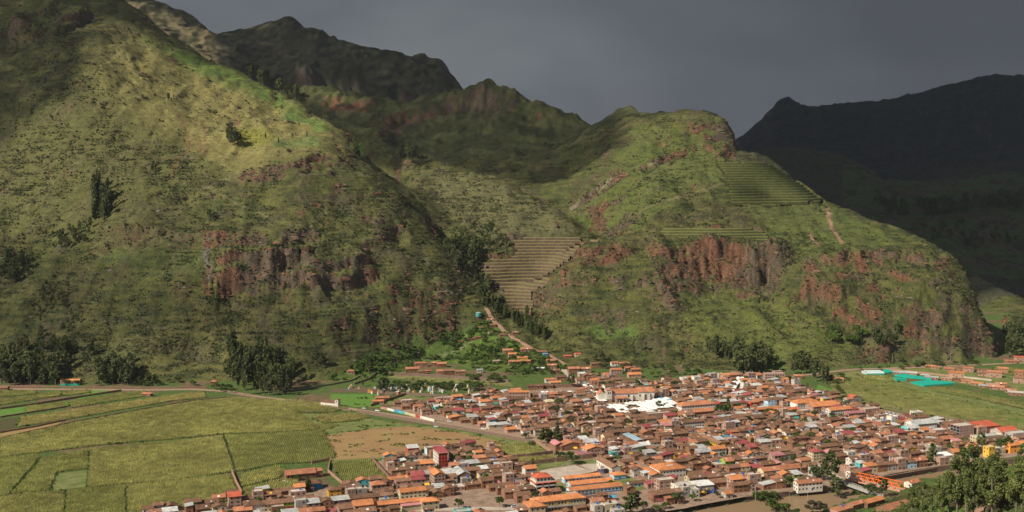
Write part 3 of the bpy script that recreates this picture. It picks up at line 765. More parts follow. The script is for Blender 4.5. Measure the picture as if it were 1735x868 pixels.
leaf_material('corn_leaves_green', (.15, .17, .04), (.41, .41, .13), .25)
leaf_material('corn_leaves_dry', (.21, .18, .05), (.5, .43, .16), .25)
def corn_variation(key):
    m = MATS[key]; t = NT(m); mxn = [n for n in m.node_tree.nodes if n.type == 'MIX_RGB'][0]
    geo = t.node('ShaderNodeNewGeometry'); n1 = t.node('ShaderNodeTexNoise', {'Vector': geo.outputs['Position'], 'Scale': .013, 'Detail': 4, 'Roughness': .6})
    n2 = t.node('ShaderNodeTexNoise', {'Vector': geo.outputs['Position'], 'Scale': .1, 'Detail': 3})
    sm = t.node('ShaderNodeMath', {0: n1.outputs[0], 1: n2.outputs[0]}, operation='ADD')
    mr = t.node('ShaderNodeMapRange', {'Value': sm.outputs[0], 'From Min': .75, 'From Max': 1.25, 'To Min': .6, 'To Max': 1.35})
    outs = [l.to_socket for l in mxn.outputs[0].links]
    sc_ = t.node('ShaderNodeVectorMath', {0: mxn.outputs[0]}, operation='SCALE'); t.l.new(mr.outputs[0], sc_.inputs['Scale'])
    for o_ in outs: t.l.new(sc_.outputs[0], o_)
corn_variation('corn_leaves'); corn_variation('corn_leaves_green'); corn_variation('corn_leaves_dry')
leaf_material('fern_green_leaves', (.04, .09, .015), (.15, .22, .04))
simple_mat('bark', (.17, .14, .11), .3, 2, .4)
def quads(centres, size, r, up_bias=0.0):
    """one small leaf-clump face per centre, turned at random"""
    n = len(centres)
    a = r.normal(size=(n, 3)); a[:, 2] += up_bias; a /= np.linalg.norm(a, axis=1)[:, None]
    b = r.normal(size=(n, 3)); b -= (a * b).sum(1)[:, None] * a; b /= np.linalg.norm(b, axis=1)[:, None]
    c = np.cross(a, b)
    s = (size * r.uniform(.6, 1.35, n))[:, None]; s2 = s * r.uniform(.5, 1, n)[:, None]
    V_ = np.stack([centres - b * s - c * s2 * .6, centres + b * s * .2 - c * s2, centres + b * s + c * s2 * .5, centres - b * s * .3 + c * s2], 1).reshape(-1, 3)
    return V_, np.arange(4 * n).reshape(n, 4)
def blob_points(r, c, rad, n):
    d = r.normal(size=(n, 3)); d /= np.linalg.norm(d, axis=1)[:, None]
    return np.array(c) + d * np.array(rad) * (r.uniform(.25, 1, n) ** .45)[:, None]
def tube(p, q, r0, r1, k=6):
    p = np.array(p, float); q = np.array(q, float); d = q - p; d /= np.linalg.norm(d)
    a = np.cross(d, [0, 0, 1.0] if abs(d[2]) < .9 else [1.0, 0, 0]); a /= np.linalg.norm(a); b = np.cross(d, a)
    th = np.arange(k) * 2 * np.pi / k
    ring = np.cos(th)[:, None] * a + np.sin(th)[:, None] * b
    V_ = np.concatenate([p + ring * r0, q + ring * r1])
    i = np.arange(k); j = (i + 1) % k
    return V_, np.stack([i, j, j + k, i + k], 1)
def join(parts):
    vs, fs, o = [], [], 0
    for v, f in parts: vs.append(v); fs.append(f + o); o += len(v)
    return np.concatenate(vs), np.concatenate(fs)
def tree_meshes(kind, seed, H, n_leaf, leaf, detail=6):
    r = np.random.default_rng(seed)
    tr, cen = [], []
    lean = r.normal(0, .025 * H, 2)
    axis = lambda t: np.array([lean[0] * t * t + .01 * H * math.sin(5 * t + seed), lean[1] * t * t, H * t])
    ts = np.linspace(0, .93, 7)
    r0 = H * .018 if kind != 'palm' else H * .03
    for a, b in zip(ts[:-1], ts[1:]):
        tr.append(tube(axis(a), axis(b), r0 * (1 - a * .85), r0 * (1 - b * .85), detail))
    if kind == 'eucalyptus':
        nb = 15
        for i in range(nb):
            t = .26 + .72 * (i + r.uniform(0, .8)) / nb
            ang = i * 2.4 + r.uniform(-.5, .5); ln = H * (.17 * (1 - abs(t - .55) * 1.1)) * r.uniform(.6, 1.25)
            p = axis(t * .96); q = p + np.array([math.cos(ang) * ln, math.sin(ang) * ln, ln * .8])
            tr.append(tube(p, q, r0 * .35 * (1 - t * .6), r0 * .08, 4))
            rad = H * .062 * r.uniform(.7, 1.4) * (1.15 - .45 * t)
            cen.append((q, (rad, rad, rad * 1.35)))
            if r.random() < .5: cen.append((p * .4 + q * .6, (rad * .7, rad * .7, rad)))
        cen.append((axis(.96), (H * .045, H * .045, H * .08)))
    elif kind == 'poplar':
        for i in range(14):
            t = .12 + .86 * i / 13
            w = H * .075 * math.sin(math.pi * min(1, .18 + t * .8)) + H * .015
            ang = i * 2.4
            cen.append((axis(t) + np.array([math.cos(ang), math.sin(ang), 0]) * w * .4, (w, w, H * .08)))
    elif kind == 'broad':
        for i in range(13):
            ang = i * 2.4 + r.uniform(-.4, .4); el = r.uniform(.15, 1.35); ln = H * .36
            p = axis(.35); q = p + np.array([math.cos(ang) * math.cos(el) * ln, math.sin(ang) * math.cos(el) * ln, math.sin(el) * ln * 1.35])
            tr.append(tube(p, q, r0 * .5, r0 * .12, 4))
            rad = H * .15 * r.uniform(.75, 1.3); cen.append((q, (rad, rad, rad * .8)))
    elif kind == 'conifer':
        for i in range(34):
            t = .1 + .88 * i / 33; w = H * .21 * (1 - t) * r.uniform(.6, 1.25) + H * .012; ang = i * 2.4
            q = axis(t) + np.array([math.cos(ang) * w, math.sin(ang) * w, -w * .18])
            tr.append(tube(axis(t), q, r0 * .2, r0 * .05, 4)); cen.append((q * .6 + axis(t) * .4, (w * .62, w * .62, H * .022)))
    vol = np.array([c[1][0] * c[1][1] * c[1][2] for c in cen]); nn = np.maximum(6, (n_leaf * (vol ** .66) / (vol ** .66).sum())).astype(int)
    pc = np.concatenate([blob_points(r, c[0], c[1], k) for c, k in zip(cen, nn)])
    lv, lf = quads(pc, leaf, r, .4)
    return join(tr), (lv, lf)
TREES = {}
def make_tree_kind(key, name, kind, seed, H, n_leaf, leaf, mat, detail=6):
    (tv, tf), (lv, lf) = tree_meshes(kind, seed, H, n_leaf, leaf, detail)
    a = np_mesh('trunk', tv, tf, MATS['bark'], smooth=True, link=False).data
    b = np_mesh('crown', lv, lf, MATS[mat], link=False).data
    TREES.setdefault(key, []).append((name, a, b, H))
for s_ in range(4): make_tree_kind('euc', 'eucalyptus_tree', 'eucalyptus', 10 + s_, 20, 620, .75, 'eucalyptus_leaves')
for s_ in range(3): make_tree_kind('pop', 'poplar_tree', 'poplar', 20 + s_, 18, 420, .75, 'eucalyptus_leaves')
for s_ in range(4): make_tree_kind('broad', 'broadleaf_tree', 'broad', 30 + s_, 8, 420, .42, 'broad_leaves')
for s_ in range(2): make_tree_kind('green', 'broadleaf_tree', 'broad', 40 + s_, 8, 420, .42, 'fern_green_leaves')
make_tree_kind('con', 'conifer_tree', 'conifer', 51, 18, 1500, .5, 'eucalyptus_leaves')
for s_ in range(4): make_tree_kind('near', 'eucalyptus_tree', 'eucalyptus', 60 + s_, 22, 3900, .34, 'near_leaves', 8)
for s_ in range(2): make_tree_kind('dry', 'dry_leaved_tree', 'broad', 70 + s_, 10, 2200, .3, 'dry_leaves', 8)
PLANTED = []
trnd = random.Random(5)
def plant(key, x, y, z, H, where, desc=None, wide=1.0, variant=None):
    """a tree > trunk, crown standing at a point; `where` names its grove or spot"""
    name, ta, cb, H0 = TREES[key][trnd.randrange(len(TREES[key])) if variant is None else variant]
    s = H / H0
    root = bpy.data.objects.new(name, None); COL.objects.link(root)
    root.location = (x, y, z - .2); root.rotation_euler = (0, 0, trnd.uniform(0, 6.28))
    root.scale = (s * wide, s * wide, s)
    for nm, me in (('trunk', ta), ('crown', cb)):
        c = bpy.data.objects.new(nm, me); COL.objects.link(c); c.parent = root
    root.empty_display_size = .1
    PLANTED.append([root, key, x, y, z, H, where, desc])
    return root
def plant_px(key, px, py, H, where, desc=None, **k):
    q = hit(px, py, dmin=300)
    if q: return plant(key, q[0], q[1], q[2], H, where, desc, **k)
def grove(key, poly_, n, H, where, spread=.25, mind=4.5, keys=None, wide=1.0):
    xs = [p[0] for p in poly_]; ys = [p[1] for p in poly_]
    got = []; tries = 0
    while len(got) < n and tries < n * 30:
        tries += 1
        px, py = trnd.uniform(min(xs), max(xs)), trnd.uniform(min(ys), max(ys))
        if not bool(inpoly([px], [py], poly_)[0]): continue
        q = hit(px, py, dmin=300)
        if not q or any((q[0] - g[0]) ** 2 + (q[1] - g[1]) ** 2 < mind * mind for g in got): continue
        got.append(q)
        plant(trnd.choice(keys) if keys else key, q[0], q[1], q[2], H * trnd.uniform(1 - spread, 1 + spread), where, wide=wide * trnd.uniform(.85, 1.2))
G = grove
G('euc', [(382, 640), (500, 645), (515, 668), (470, 676), (400, 668)], 48, 27, 'big eucalyptus grove at the foot of the left mountain', wide=.72)
G('euc', [(385, 600), (450, 610), (500, 640), (400, 645)], 30, 26, 'big eucalyptus grove at the foot of the left mountain', wide=.85)
G('euc', [(0, 628), (95, 628), (98, 653), (0, 655)], 44, 24, 'dark grove at the far left edge of the valley', wide=1.1)
G('euc', [(0, 585), (140, 592), (230, 620), (110, 632), (0, 628)], 28, 18, 'dark grove at the far left edge of the valley')
G('euc', [(160, 630), (222, 632), (225, 655), (165, 656)], 24, 23, 'grove on the valley edge right of the orange roofed farmhouse', wide=1.15)
G('euc', [(60, 500), (130, 480), (140, 590), (70, 600)], 22, 12, 'sparse grove in the gully on the left slope')
G('euc', [(0, 440), (48, 445), (45, 478), (0, 485)], 18, 19, 'dark grove on the slope at the left frame edge', wide=1.1)
G('euc', [(75, 400), (155, 385), (158, 408), (90, 436)], 18, 14, 'brown green grove high on the left slope')
G('pop', [(156, 318), (184, 315), (188, 372), (160, 375)], 22, 30, 'tall dark poplar clump high on the left slope', mind=4)
G('euc', [(385, 235), (408, 232), (408, 250), (388, 250)], 7, 22, 'tall clump on the bright pasture')
G('euc', [(255, 285), (275, 285), (275, 298), (258, 298)], 4, 13, 'small clump on the middle of the left slope', mind=4)
G('euc', [(583, 248), (608, 250), (608, 270), (590, 268)], 7, 17, 'clump on the crest of the left mountain')
G('pop', [(275, 165), (302, 168), (302, 174), (275, 170)], 7, 9, 'row of small trees on the upper pasture', mind=4)
for px, py in [(472, 242), (495, 234), (520, 232), (565, 240), (450, 234)]: plant_px('pop', px, py, 10, 'edge of the bright green parcels on the pasture')
G('euc', [(410, 115), (470, 140), (510, 165), (500, 172), (440, 145), (408, 128)], 34, 26, 'dark wood on the ridge behind the left mountain crest', mind=8)
G('euc', [(755, 425), (800, 420), (812, 455), (775, 462)], 26, 24, 'dark grove in the gully left of the stone terraces', wide=1.1)
G('euc', [(770, 395), (850, 390), (858, 430), (800, 440)], 20, 18, 'dark grove in the gully left of the stone terraces')
G('euc', [(800, 485), (825, 482), (840, 512), (812, 515)], 10, 22, 'trees at the head of the stream below the terraces')
for k in range(42):
    t = k / 41; plant_px('pop', 822 + 100 * t + trnd.uniform(-5, 5), 515 + 62 * t + trnd.uniform(-3, 3), trnd.uniform(14, 20), 'long dark tree row climbing beside the path to the terraces')
G('euc', [(885, 530), (905, 525), (925, 575), (900, 570)], 10, 15, 'trees beside the path row below the terraces')
G('euc', [(675, 262), (700, 262), (710, 278), (680, 275)], 12, 30, 'dark clump in the gorge behind the shoulder', mind=6)
G('euc', [(1245, 615), (1305, 615), (1308, 640), (1248, 642)], 30, 26, 'tall grove behind the town at the mountain foot', wide=1.05)
G('euc', [(1195, 590), (1250, 590), (1250, 612), (1195, 608)], 10, 16, 'thin trees left of the grove behind the town')
G('euc', [(1340, 618), (1365, 618), (1368, 634), (1342, 634)], 8, 18, 'trees at the road bend right of the tall grove', wide=1.2)
G('euc', [(1405, 560), (1500, 575), (1500, 592), (1400, 585)], 22, 15, 'wood below the cliff at the foot of the right mountain', keys=['euc', 'green'])
G('euc', [(1480, 560), (1520, 560), (1520, 592), (1480, 592)], 9, 17, 'dark trees below the cliff at the foot of the right mountain')
G('euc', [(1695, 570), (1735, 560), (1745, 608), (1700, 610)], 26, 22, 'dark wood at the right frame edge', wide=1.1)
G('euc', [(1378, 640), (1384, 640), (1384, 650), (1378, 650)], 2, 22, 'pair of slim trees at the near edge of the right fields'); G('euc', [(1392, 644), (1400, 644), (1400, 654), (1392, 654)], 2, 21, 'pair of slim trees at the near edge of the right fields')
for px, py, H in [(545, 625, 20), (535, 618, 18), (625, 632, 20), (648, 668, 19), (653, 664, 16), (615, 655, 8), (735, 558, 12), (742, 552, 14), (728, 556, 10), (880, 548, 8), (1010, 612, 12), (1020, 612, 14), (1025, 614, 10), (250, 652, 16), (262, 654, 13), (236, 655, 12), (355, 370, 14), (360, 372, 10), (1720, 608, 12), (1530, 615, 8), (1582, 612, 7)]:
    plant_px('euc', px, py, H, 'open ground at the mountain foot', wide=1.25)
# far woods in the dark valley on the right, past the single trees
G('euc', [(1480, 345), (1560, 350), (1735, 330), (1735, 355), (1600, 372), (1500, 372)], 60, 34, 'dark wood on the far shaded valley side', mind=18, wide=1.6)
G('euc', [(1520, 385), (1620, 380), (1735, 400), (1735, 420), (1600, 420)], 26, 20, 'scattered trees among the shaded far fields', mind=14, wide=1.4)

# shrubs that cover the slopes, bushes nobody could count
srng = np.random.default_rng(11)
def scatter(name, label, cat, P, S, meshes, kind='stuff', rot=None):
    me = bpy.data.meshes.new(name); me.vertices.add(len(P)); me.vertices.foreach_set('co', np.asarray(P, np.float32).ravel())
    a = me.attributes.new('size', 'FLOAT_VECTOR', 'POINT'); a.data.foreach_set('vector', np.asarray(S, np.float32).ravel())
    a = me.attributes.new('pick', 'INT', 'POINT'); a.data.foreach_set('value', srng.integers(0, len(meshes), len(P)).astype(np.int32))
    a = me.attributes.new('turn', 'FLOAT', 'POINT'); a.data.foreach_set('value', (srng.uniform(0, 6.28, len(P)) if rot is None else rot).astype(np.float32))
    o = bpy.data.objects.new(name, me); COL.objects.link(o)
    ng = bpy.data.node_groups.new(name, 'GeometryNodeTree')
    ng.interface.new_socket('Geometry', in_out='INPUT', socket_type='NodeSocketGeometry'); ng.interface.new_socket('Geometry', in_out='OUTPUT', socket_type='NodeSocketGeometry')
    N = ng.nodes; L = ng.links
    gi = N.new('NodeGroupInput'); go = N.new('NodeGroupOutput')
    mp_ = N.new('GeometryNodeMeshToPoints'); L.new(gi.outputs[0], mp_.inputs['Mesh'])
    J = N.new('GeometryNodeJoinGeometry')
    for me_ in meshes:
        ob = bpy.data.objects.new('bush_source', me_)
        oi = N.new('GeometryNodeObjectInfo'); oi.inputs['Object'].default_value = ob; oi.inputs['As Instance'].default_value = True
        L.new(oi.outputs['Geometry'], J.inputs[0])
    io = N.new('GeometryNodeInstanceOnPoints'); io.inputs['Pick Instance'].default_value = True
    def attr(nm, ty):
        q = N.new('GeometryNodeInputNamedAttribute'); q.data_type = ty; q.inputs[0].default_value = nm
        return q.outputs['Attribute']
    L.new(mp_.outputs[0], io.inputs['Points']); L.new(J.outputs[0], io.inputs['Instance']); L.new(attr('pick', 'INT'), io.inputs['Instance Index'])
    L.new(attr('size', 'FLOAT_VECTOR'), io.inputs['Scale'])
    cx = N.new('ShaderNodeCombineXYZ'); L.new(attr('turn', 'FLOAT'), cx.inputs[2]); L.new(cx.outputs[0], io.inputs['Rotation'])
    L.new(io.outputs[0], go.inputs[0])
    md = o.modifiers.new('scatter', 'NODES'); md.node_group = ng
    setp(o, label, cat, kind=kind)
    return o
def tree_joined(key):
    o_ = []
    for (nm, ta, cb, H0) in TREES[key]:
        me = bpy.data.meshes.new(nm); tv = np.empty(len(ta.vertices) * 3, np.float32); ta.vertices.foreach_get('co', tv); cv = np.empty(len(cb.vertices) * 3, np.float32); cb.vertices.foreach_get('co', cv)
        tf = np.array([p.vertices[:] for p in ta.polygons]); cf = np.array([p.vertices[:] for p in cb.polygons]) + len(tv) // 3
        q_ = np_mesh(nm, np.concatenate([tv, cv]).reshape(-1, 3) / H0, np.concatenate([tf, cf]), MATS['bark'], link=False).data
        q_.materials.append(cb.materials[0]); q_.polygons.foreach_set('material_index', np.concatenate([np.zeros(len(tf)), np.ones(len(cf))]).astype(np.int32)); o_.append(q_)
    return o_
def bush_mesh(seed, mat, n=26, leaf=.34):
    r = np.random.default_rng(seed)
    pc = np.concatenate([blob_points(r, (r.uniform(-.3, .3), r.uniform(-.3, .3), r.uniform(.3, .6)), (.5, .5, .45), n // 2) for _ in range(2)])
    v, f = quads(pc, leaf, r, .6)
    return np_mesh('bush', v, f, MATS[mat], link=False).data
bushes = [bush_mesh(s_, 'shrub_leaves') for s_ in range(5)]
gb = [bush_mesh(50 + s_, 'fern_green_leaves') for s_ in range(3)]
inside = (np.abs(XX / YY) < .49)
w_area = np.gradient(YY, axis=0) * np.gradient(XX, axis=1)
dens = (Z > .6) & (YY > 1250) & (YY < 2500) & inside & ~tmask
prob = w_area * dens * ((.12 + .88 * sstep(-.1, .5, 1 - rid * 1.1 + .5 * big)) * sstep(-.3, .5, -streak * .7 + .3 * med + .5 * fbm(XX, YY, 14, 2, 950) + .2 * big)) * (1 - .85 * np.clip(pas * 1.2, 0, 1)) * (1 - .6 * rock)
prob = prob * np.where(YY > 1950, .6, 1) * np.where(YY > 2200, .5, 1)
def pick_pts(prob, n):
    p = prob.ravel() / prob.sum()
    ids = srng.choice(p.size, n, p=p)
    i, j = np.unravel_index(ids, prob.shape)
    i = np.minimum(i, nr - 2); j = np.minimum(j, nc - 2)
    fi = srng.uniform(0, 1, n); fj = srng.uniform(0, 1, n)
    z = Z[i, j] * (1 - fi) * (1 - fj) + Z[i + 1, j] * fi * (1 - fj) + Z[i, j + 1] * (1 - fi) * fj + Z[i + 1, j + 1] * fi * fj
    y = YS[i] * (1 - fi) + YS[i + 1] * fi; u = US[j] * (1 - fj) + US[j + 1] * fj
    return np.stack([u * y, y, z - .15], 1)
NB = 160000
P_ = pick_pts(prob, NB)
s_ = srng.gamma(1.7, .33, NB) + .28
scatter('shrub_cover', 'grey green shrubs scattered all over the mountain slopes', 'shrubs', P_, np.stack([s_ * srng.uniform(.8, 1.5, NB), s_ * srng.uniform(.8, 1.3, NB), s_ * srng.uniform(.6, 1.05, NB)], 1), bushes)
# rock: blocks and ledges standing out of the cliffs and outcrops
def rock_mesh(seed):
    bm = bmesh.new(); bmesh.ops.create_icosphere(bm, subdivisions=2, radius=1)
    r = np.random.default_rng(seed); ds = [(r.normal(size=3), r.uniform(.45, .8)) for _ in range(11)]
    for v in bm.verts:
        p = np.array(v.co)
        for d_, c_ in ds:
            d_ = d_ / np.linalg.norm(d_); k = p @ d_
            if k > c_: p = p - d_ * (k - c_)
        v.co = p * [1, 1, .8]
    me = bpy.data.meshes.new('rock'); bm.to_mesh(me); bm.free(); me.polygons.foreach_set('use_smooth', [False] * len(me.polygons)); me.materials.append(MATS['cliff_rock'])
    return me
m, t, bs = new_mat('cliff_rock')
geo = t.node('ShaderNodeNewGeometry')
na = t.node('ShaderNodeTexNoise', {'Vector': geo.outputs['Position'], 'Scale': .012, 'Detail': 3})
nb = t.node('ShaderNodeTexNoise', {'Vector': geo.outputs['Position'], 'Scale': .9, 'Detail': 6, 'Roughness': .7})
mp2 = t.node('ShaderNodeMapping', {'Vector': geo.outputs['Position'], 'Scale': (.02, .02, .35)})
ncz = t.node('ShaderNodeTexNoise', {'Vector': mp2.outputs[0], 'Scale': 1, 'Detail': 4})
ra = t.node('ShaderNodeMapRange', {'Value': na.outputs[0], 'From Min': .4, 'From Max': .56})
m1_ = t.node('ShaderNodeMixRGB', {0: ra.outputs[0]}); m1_.inputs[1].default_value = (.105, .08, .055, 1); m1_.inputs[2].default_value = (.17, .078, .048, 1)
rc = t.node('ShaderNodeMapRange', {'Value': ncz.outputs[0], 'From Min': .52, 'From Max': .68})
m2_ = t.node('ShaderNodeMixRGB', {0: rc.outputs[0], 1: m1_.outputs[0]}); m2_.inputs[2].default_value = (.25, .15, .095, 1)
rb2 = t.node('ShaderNodeMapRange', {'Value': nb.outputs[0], 'From Min': .3, 'From Max': .7, 'To Min': .5, 'To Max': 1.3})
hs2 = t.node('ShaderNodeVectorMath', {0: m2_.outputs[0]}, operation='SCALE'); t.l.new(rb2.outputs[0], hs2.inputs['Scale']); t.l.new(hs2.outputs[0], bs.inputs['Base Color'])
bump(t, bs, nb.outputs[0], 1.0, .8)
rocks = [rock_mesh(s_) for s_ in range(6)]
simple_mat('grey_stone', (.15, .125, .10), .4, .8, 1)
grey_rocks = []
for s_ in range(4):
    q_ = rock_mesh(20 + s_); q_.materials.clear(); q_.materials.append(MATS['grey_stone']); grey_rocks.append(q_)
pr_ = w_area * (rock ** 1.5) * (Z > 1) * (YY < 2500) * (YY > 1250) * inside * ~tmask
NR = 16000
P_ = pick_pts(pr_, NR); s_ = srng.gamma(1.8, .6, NR) + .5
P_[:, 1] += .3 * s_
scatter('cliff_rocks', 'jutting blocks and ledges of red and grey rock on the cliffs', 'rocks', P_, np.stack([s_ * srng.uniform(.9, 2.0, NR), s_ * .75, s_ * srng.uniform(.45, 1.5, NR)], 1), rocks, rot=srng.normal(0, .35, NR))
pr_ = w_area * sstep(.15, .7, out_n) * up * (slope > .62) * (YY < 2500) * (YY > 1250) * inside * ~tmask * (1 - pas)
NR = 4000
P_ = pick_pts(pr_, NR); s_ = srng.gamma(1.6, .4, NR) + .4
scatter('slope_boulders', 'grey boulders and small outcrops among the scrub', 'rocks', P_, np.stack([s_ * srng.uniform(.9, 2.2, NR), s_ * .9, s_ * srng.uniform(.5, 1.0, NR)], 1), grey_rocks, rot=srng.normal(0, .5, NR))
# scrub that clings to ledges and cliff rims
pr_ = w_area * sstep(.05, .5, rock) * (1 - .6 * rock) * (YY < 2500) * inside * ~tmask
NR = 21000
P_ = pick_pts(pr_, NR); s_ = srng.gamma(2.0, .42, NR) + .5
scatter('ledge_scrub', 'dark scrub clinging to the cliff ledges', 'shrubs', P_ + [0, -.4, .3], np.stack([s_, s_, s_ * .9], 1), bushes)
# grass hummocks on the near hillside
pr2 = w_area * (Z > .6) * (YY < 800) * (YY > 380) * (XX / YY > .25) * (XX / YY < .5) * sstep(-.2, .4, fbm(XX, YY, 20, 3, 970))
P_ = pick_pts(pr2, 2600); s_ = srng.gamma(3, .3, 2600) + .4
scatter('hillside_bushes', 'green bushes on the near hillside at lower right', 'bushes', P_, np.stack([s_, s_, s_ * .8], 1), gb + bushes[:2])
# fern green thickets on the hamlet fan
fanm = region([(700, 575), (780, 560), (830, 545), (900, 600), (990, 625), (1100, 640), (1200, 640), (1100, 645), (940, 648), (620, 655), (560, 645), (600, 620)], 6, 6)
pr3 = w_area * fanm * sstep(-.1, .4, fbm(XX, YY, 25, 3, 975))
P_ = pick_pts(pr3, 5000); s_ = srng.gamma(3, .5, 5000) + .5
scatter('thicket', 'bright green thickets around the hillside hamlet', 'bushes', P_, np.stack([s_, s_, s_ * .8], 1), gb + bushes[:1])
# ------------------------------------------------------------------ valley floor: fields, roads, river, walls
from mathutils.geometry import tessellate_polygon
simple_mat('corn_soil', (.12, .13, .035), .35, .4, .4)
simple_mat('meadow', (.12, .18, .04), .4, .1, .5, c2=(.21, .22, .08), detail=8)
simple_mat('meadow_dull', (.17, .19, .06), .35, .1, .4, c2=(.24, .22, .09))
simple_mat('fallow', (.36, .19, .10), .25, .045, .4, c2=(.29, .22, .09), detail=9)
simple_mat('dirt_road', (.31, .21, .15), .2, .3, .3)
simple_mat('town_ground', (.27, .19, .14), .35, .15, .3)
simple_mat('dark_plot', (.075, .07, .03), .3, .3, .4)
simple_mat('court_concrete', (.43, .36, .30), .22, .12, .2)
simple_mat('adobe', (.22, .13, .09), .3, .5, .6)
simple_mat('adobe_pale', (.33, .2, .14), .25, .5, .5)
simple_mat('field_stone', (.19, .13, .10), .5, 1.2, 1.0)
simple_mat('bright_green_crop', (.10, .20, .035), .2, .2, .4)
m, t, bs = new_mat('river_water')
geo = t.node('ShaderNodeNewGeometry')
n1 = t.node('ShaderNodeTexNoise', {'Vector': geo.outputs['Position'], 'Scale': .35, 'Detail': 6, 'Roughness': .7, 'Distortion': .6})
mx = t.node('ShaderNodeMixRGB', {0: n1.outputs[0]}); mx.inputs[1].default_value = (.20, .135, .075, 1); mx.inputs[2].default_value = (.30, .21, .125, 1)
t.l.new(mx.outputs[0], bs.inputs['Base Color']); bs.inputs['Roughness'].default_value = .32; bs.inputs['IOR'].default_value = 1.33
bump(t, bs, n1.outputs[0], .5, .4)
def poly_obj(name, P, z, mat, parent=None):
    v = [Vector((p[0], p[1], 0)) for p in P]
    tris = tessellate_polygon([v])
    V_ = np.array([(p[0], p[1], z) for p in P]); F_ = np.array(tris)
    a = V_[F_[:, 0]]; b = V_[F_[:, 1]]; c = V_[F_[:, 2]]
    cr = (b - a)[:, 0] * (c - a)[:, 1] - (b - a)[:, 1] * (c - a)[:, 0]
    F_[cr < 0] = F_[cr < 0][:, ::-1]
    return np_mesh(name, V_, F_, mat, parent=parent)
LAY = [0.03]
def roughen(P, step=7, amp=.7):
    o = []
    for (a, b) in zip(P, P[1:] + P[:1]):
        n = max(1, int(math.dist(a, b) / step))
        for k in range(n):
            x = a[0] + (b[0] - a[0]) * k / n; y = a[1] + (b[1] - a[1]) * k / n
            o.append((x + amp * float(perlin(x / 9, y / 9, 3)), y + amp * float(perlin(x / 9, y / 9, 4))))
    return o
def sheet(name, ppx, mat, lift=0.0):
    LAY[0] += .006
    o = poly_obj(name, roughen([ground(*p) for p in ppx]), LAY[0] + lift, MATS[mat])
    setp(o, kind='structure'); return o
TOWN_PX = [(655, 688), (700, 682), (760, 680), (800, 672), (862, 664), (900, 662), (960, 655), (990, 636), (1030, 640), (1060, 652), (1100, 650), (1150, 648), (1200, 640), (1240, 636), (1290, 636), (1330, 640), (1350, 652), (1390, 664), (1420, 672), (1470, 690), (1500, 695),
   (1560, 706), (1600, 716), (1650, 722), (1735, 738), (1760, 760), (1735, 772), (1640, 783), (1585, 793), (1497, 808), (1440, 818), (1408, 826), (1348, 832), (1262, 842), (1190, 855), (1160, 862), (1100, 870), (1060, 890), (870, 910),
   (560, 910), (200, 905), (240, 862), (330, 856), (380, 845), (408, 840), (450, 838), (508, 830), (560, 824), (600, 824), (658, 820), (640, 782), (660, 775), (720, 762), (800, 752), (850, 762), (870, 778), (888, 790), (930, 788), (1000, 776), (950, 772), (905, 748), (860, 736), (760, 716), (690, 702)]
sheet('town_ground', TOWN_PX, 'town_ground')
# green strip and fallow field in the middle
sheet('meadow', [(505, 700), (600, 705), (640, 712), (720, 722), (830, 738), (905, 750), (930, 768), (870, 776), (840, 760), (800, 758), (700, 768), (640, 778), (560, 782), (540, 745), (470, 735)], 'meadow')
sheet('fallow_field', [(548, 738), (620, 728), (690, 723), (760, 730), (835, 745), (865, 754), (840, 760), (800, 758), (715, 766), (640, 776), (568, 779)], 'fallow')
sheet('meadow', [(560, 668), (640, 668), (655, 690), (600, 690), (560, 684)], 'bright_green_crop')
sheet('meadow', [(640, 680), (690, 668), (760, 678), (740, 690), (650, 690)], 'meadow')
sheet('meadow', [(655, 640), (760, 650), (870, 655), (862, 645), (760, 636), (670, 630)], 'meadow_dull')
sheet('meadow', [(0, 694), (38, 689), (115, 680), (200, 664), (215, 660), (150, 662), (112, 690), (0, 707)], 'bright_green_crop')
sheet('dark_plot', [(0, 712), (30, 707), (24, 728), (0, 732)], 'dark_plot')
sheet('meadow', [(0, 735), (60, 722), (110, 712), (60, 740), (0, 745)], 'fallow')
sheet('meadow', [(96, 803), (148, 797), (145, 825), (85, 832)], 'meadow')
sheet('meadow', [(1386, 652), (1420, 664), (1432, 672), (1410, 676), (1380, 668)], 'bright_green_crop')
sheet('field', [(1400, 640), (1445, 628), (1500, 636), (1545, 650), (1580, 668), (1735, 700), (1860, 720), (1860, 745), (1735, 733), (1640, 716), (1560, 704), (1500, 694), (1440, 674), (1415, 668)], 'meadow_dull')
sheet('meadow', [(1500, 640), (1570, 656), (1640, 672), (1735, 695), (1735, 712), (1640, 690), (1540, 668), (1480, 652)], 'meadow')
sheet('meadow', [(1700, 708), (1790, 712), (1790, 722), (1735, 718)], 'bright_green_crop')
sheet('meadow', [(1500, 622), (1620, 622), (1735, 640), (1860, 650), (1860, 690), (1735, 668), (1620, 650), (1530, 630)], 'meadow')
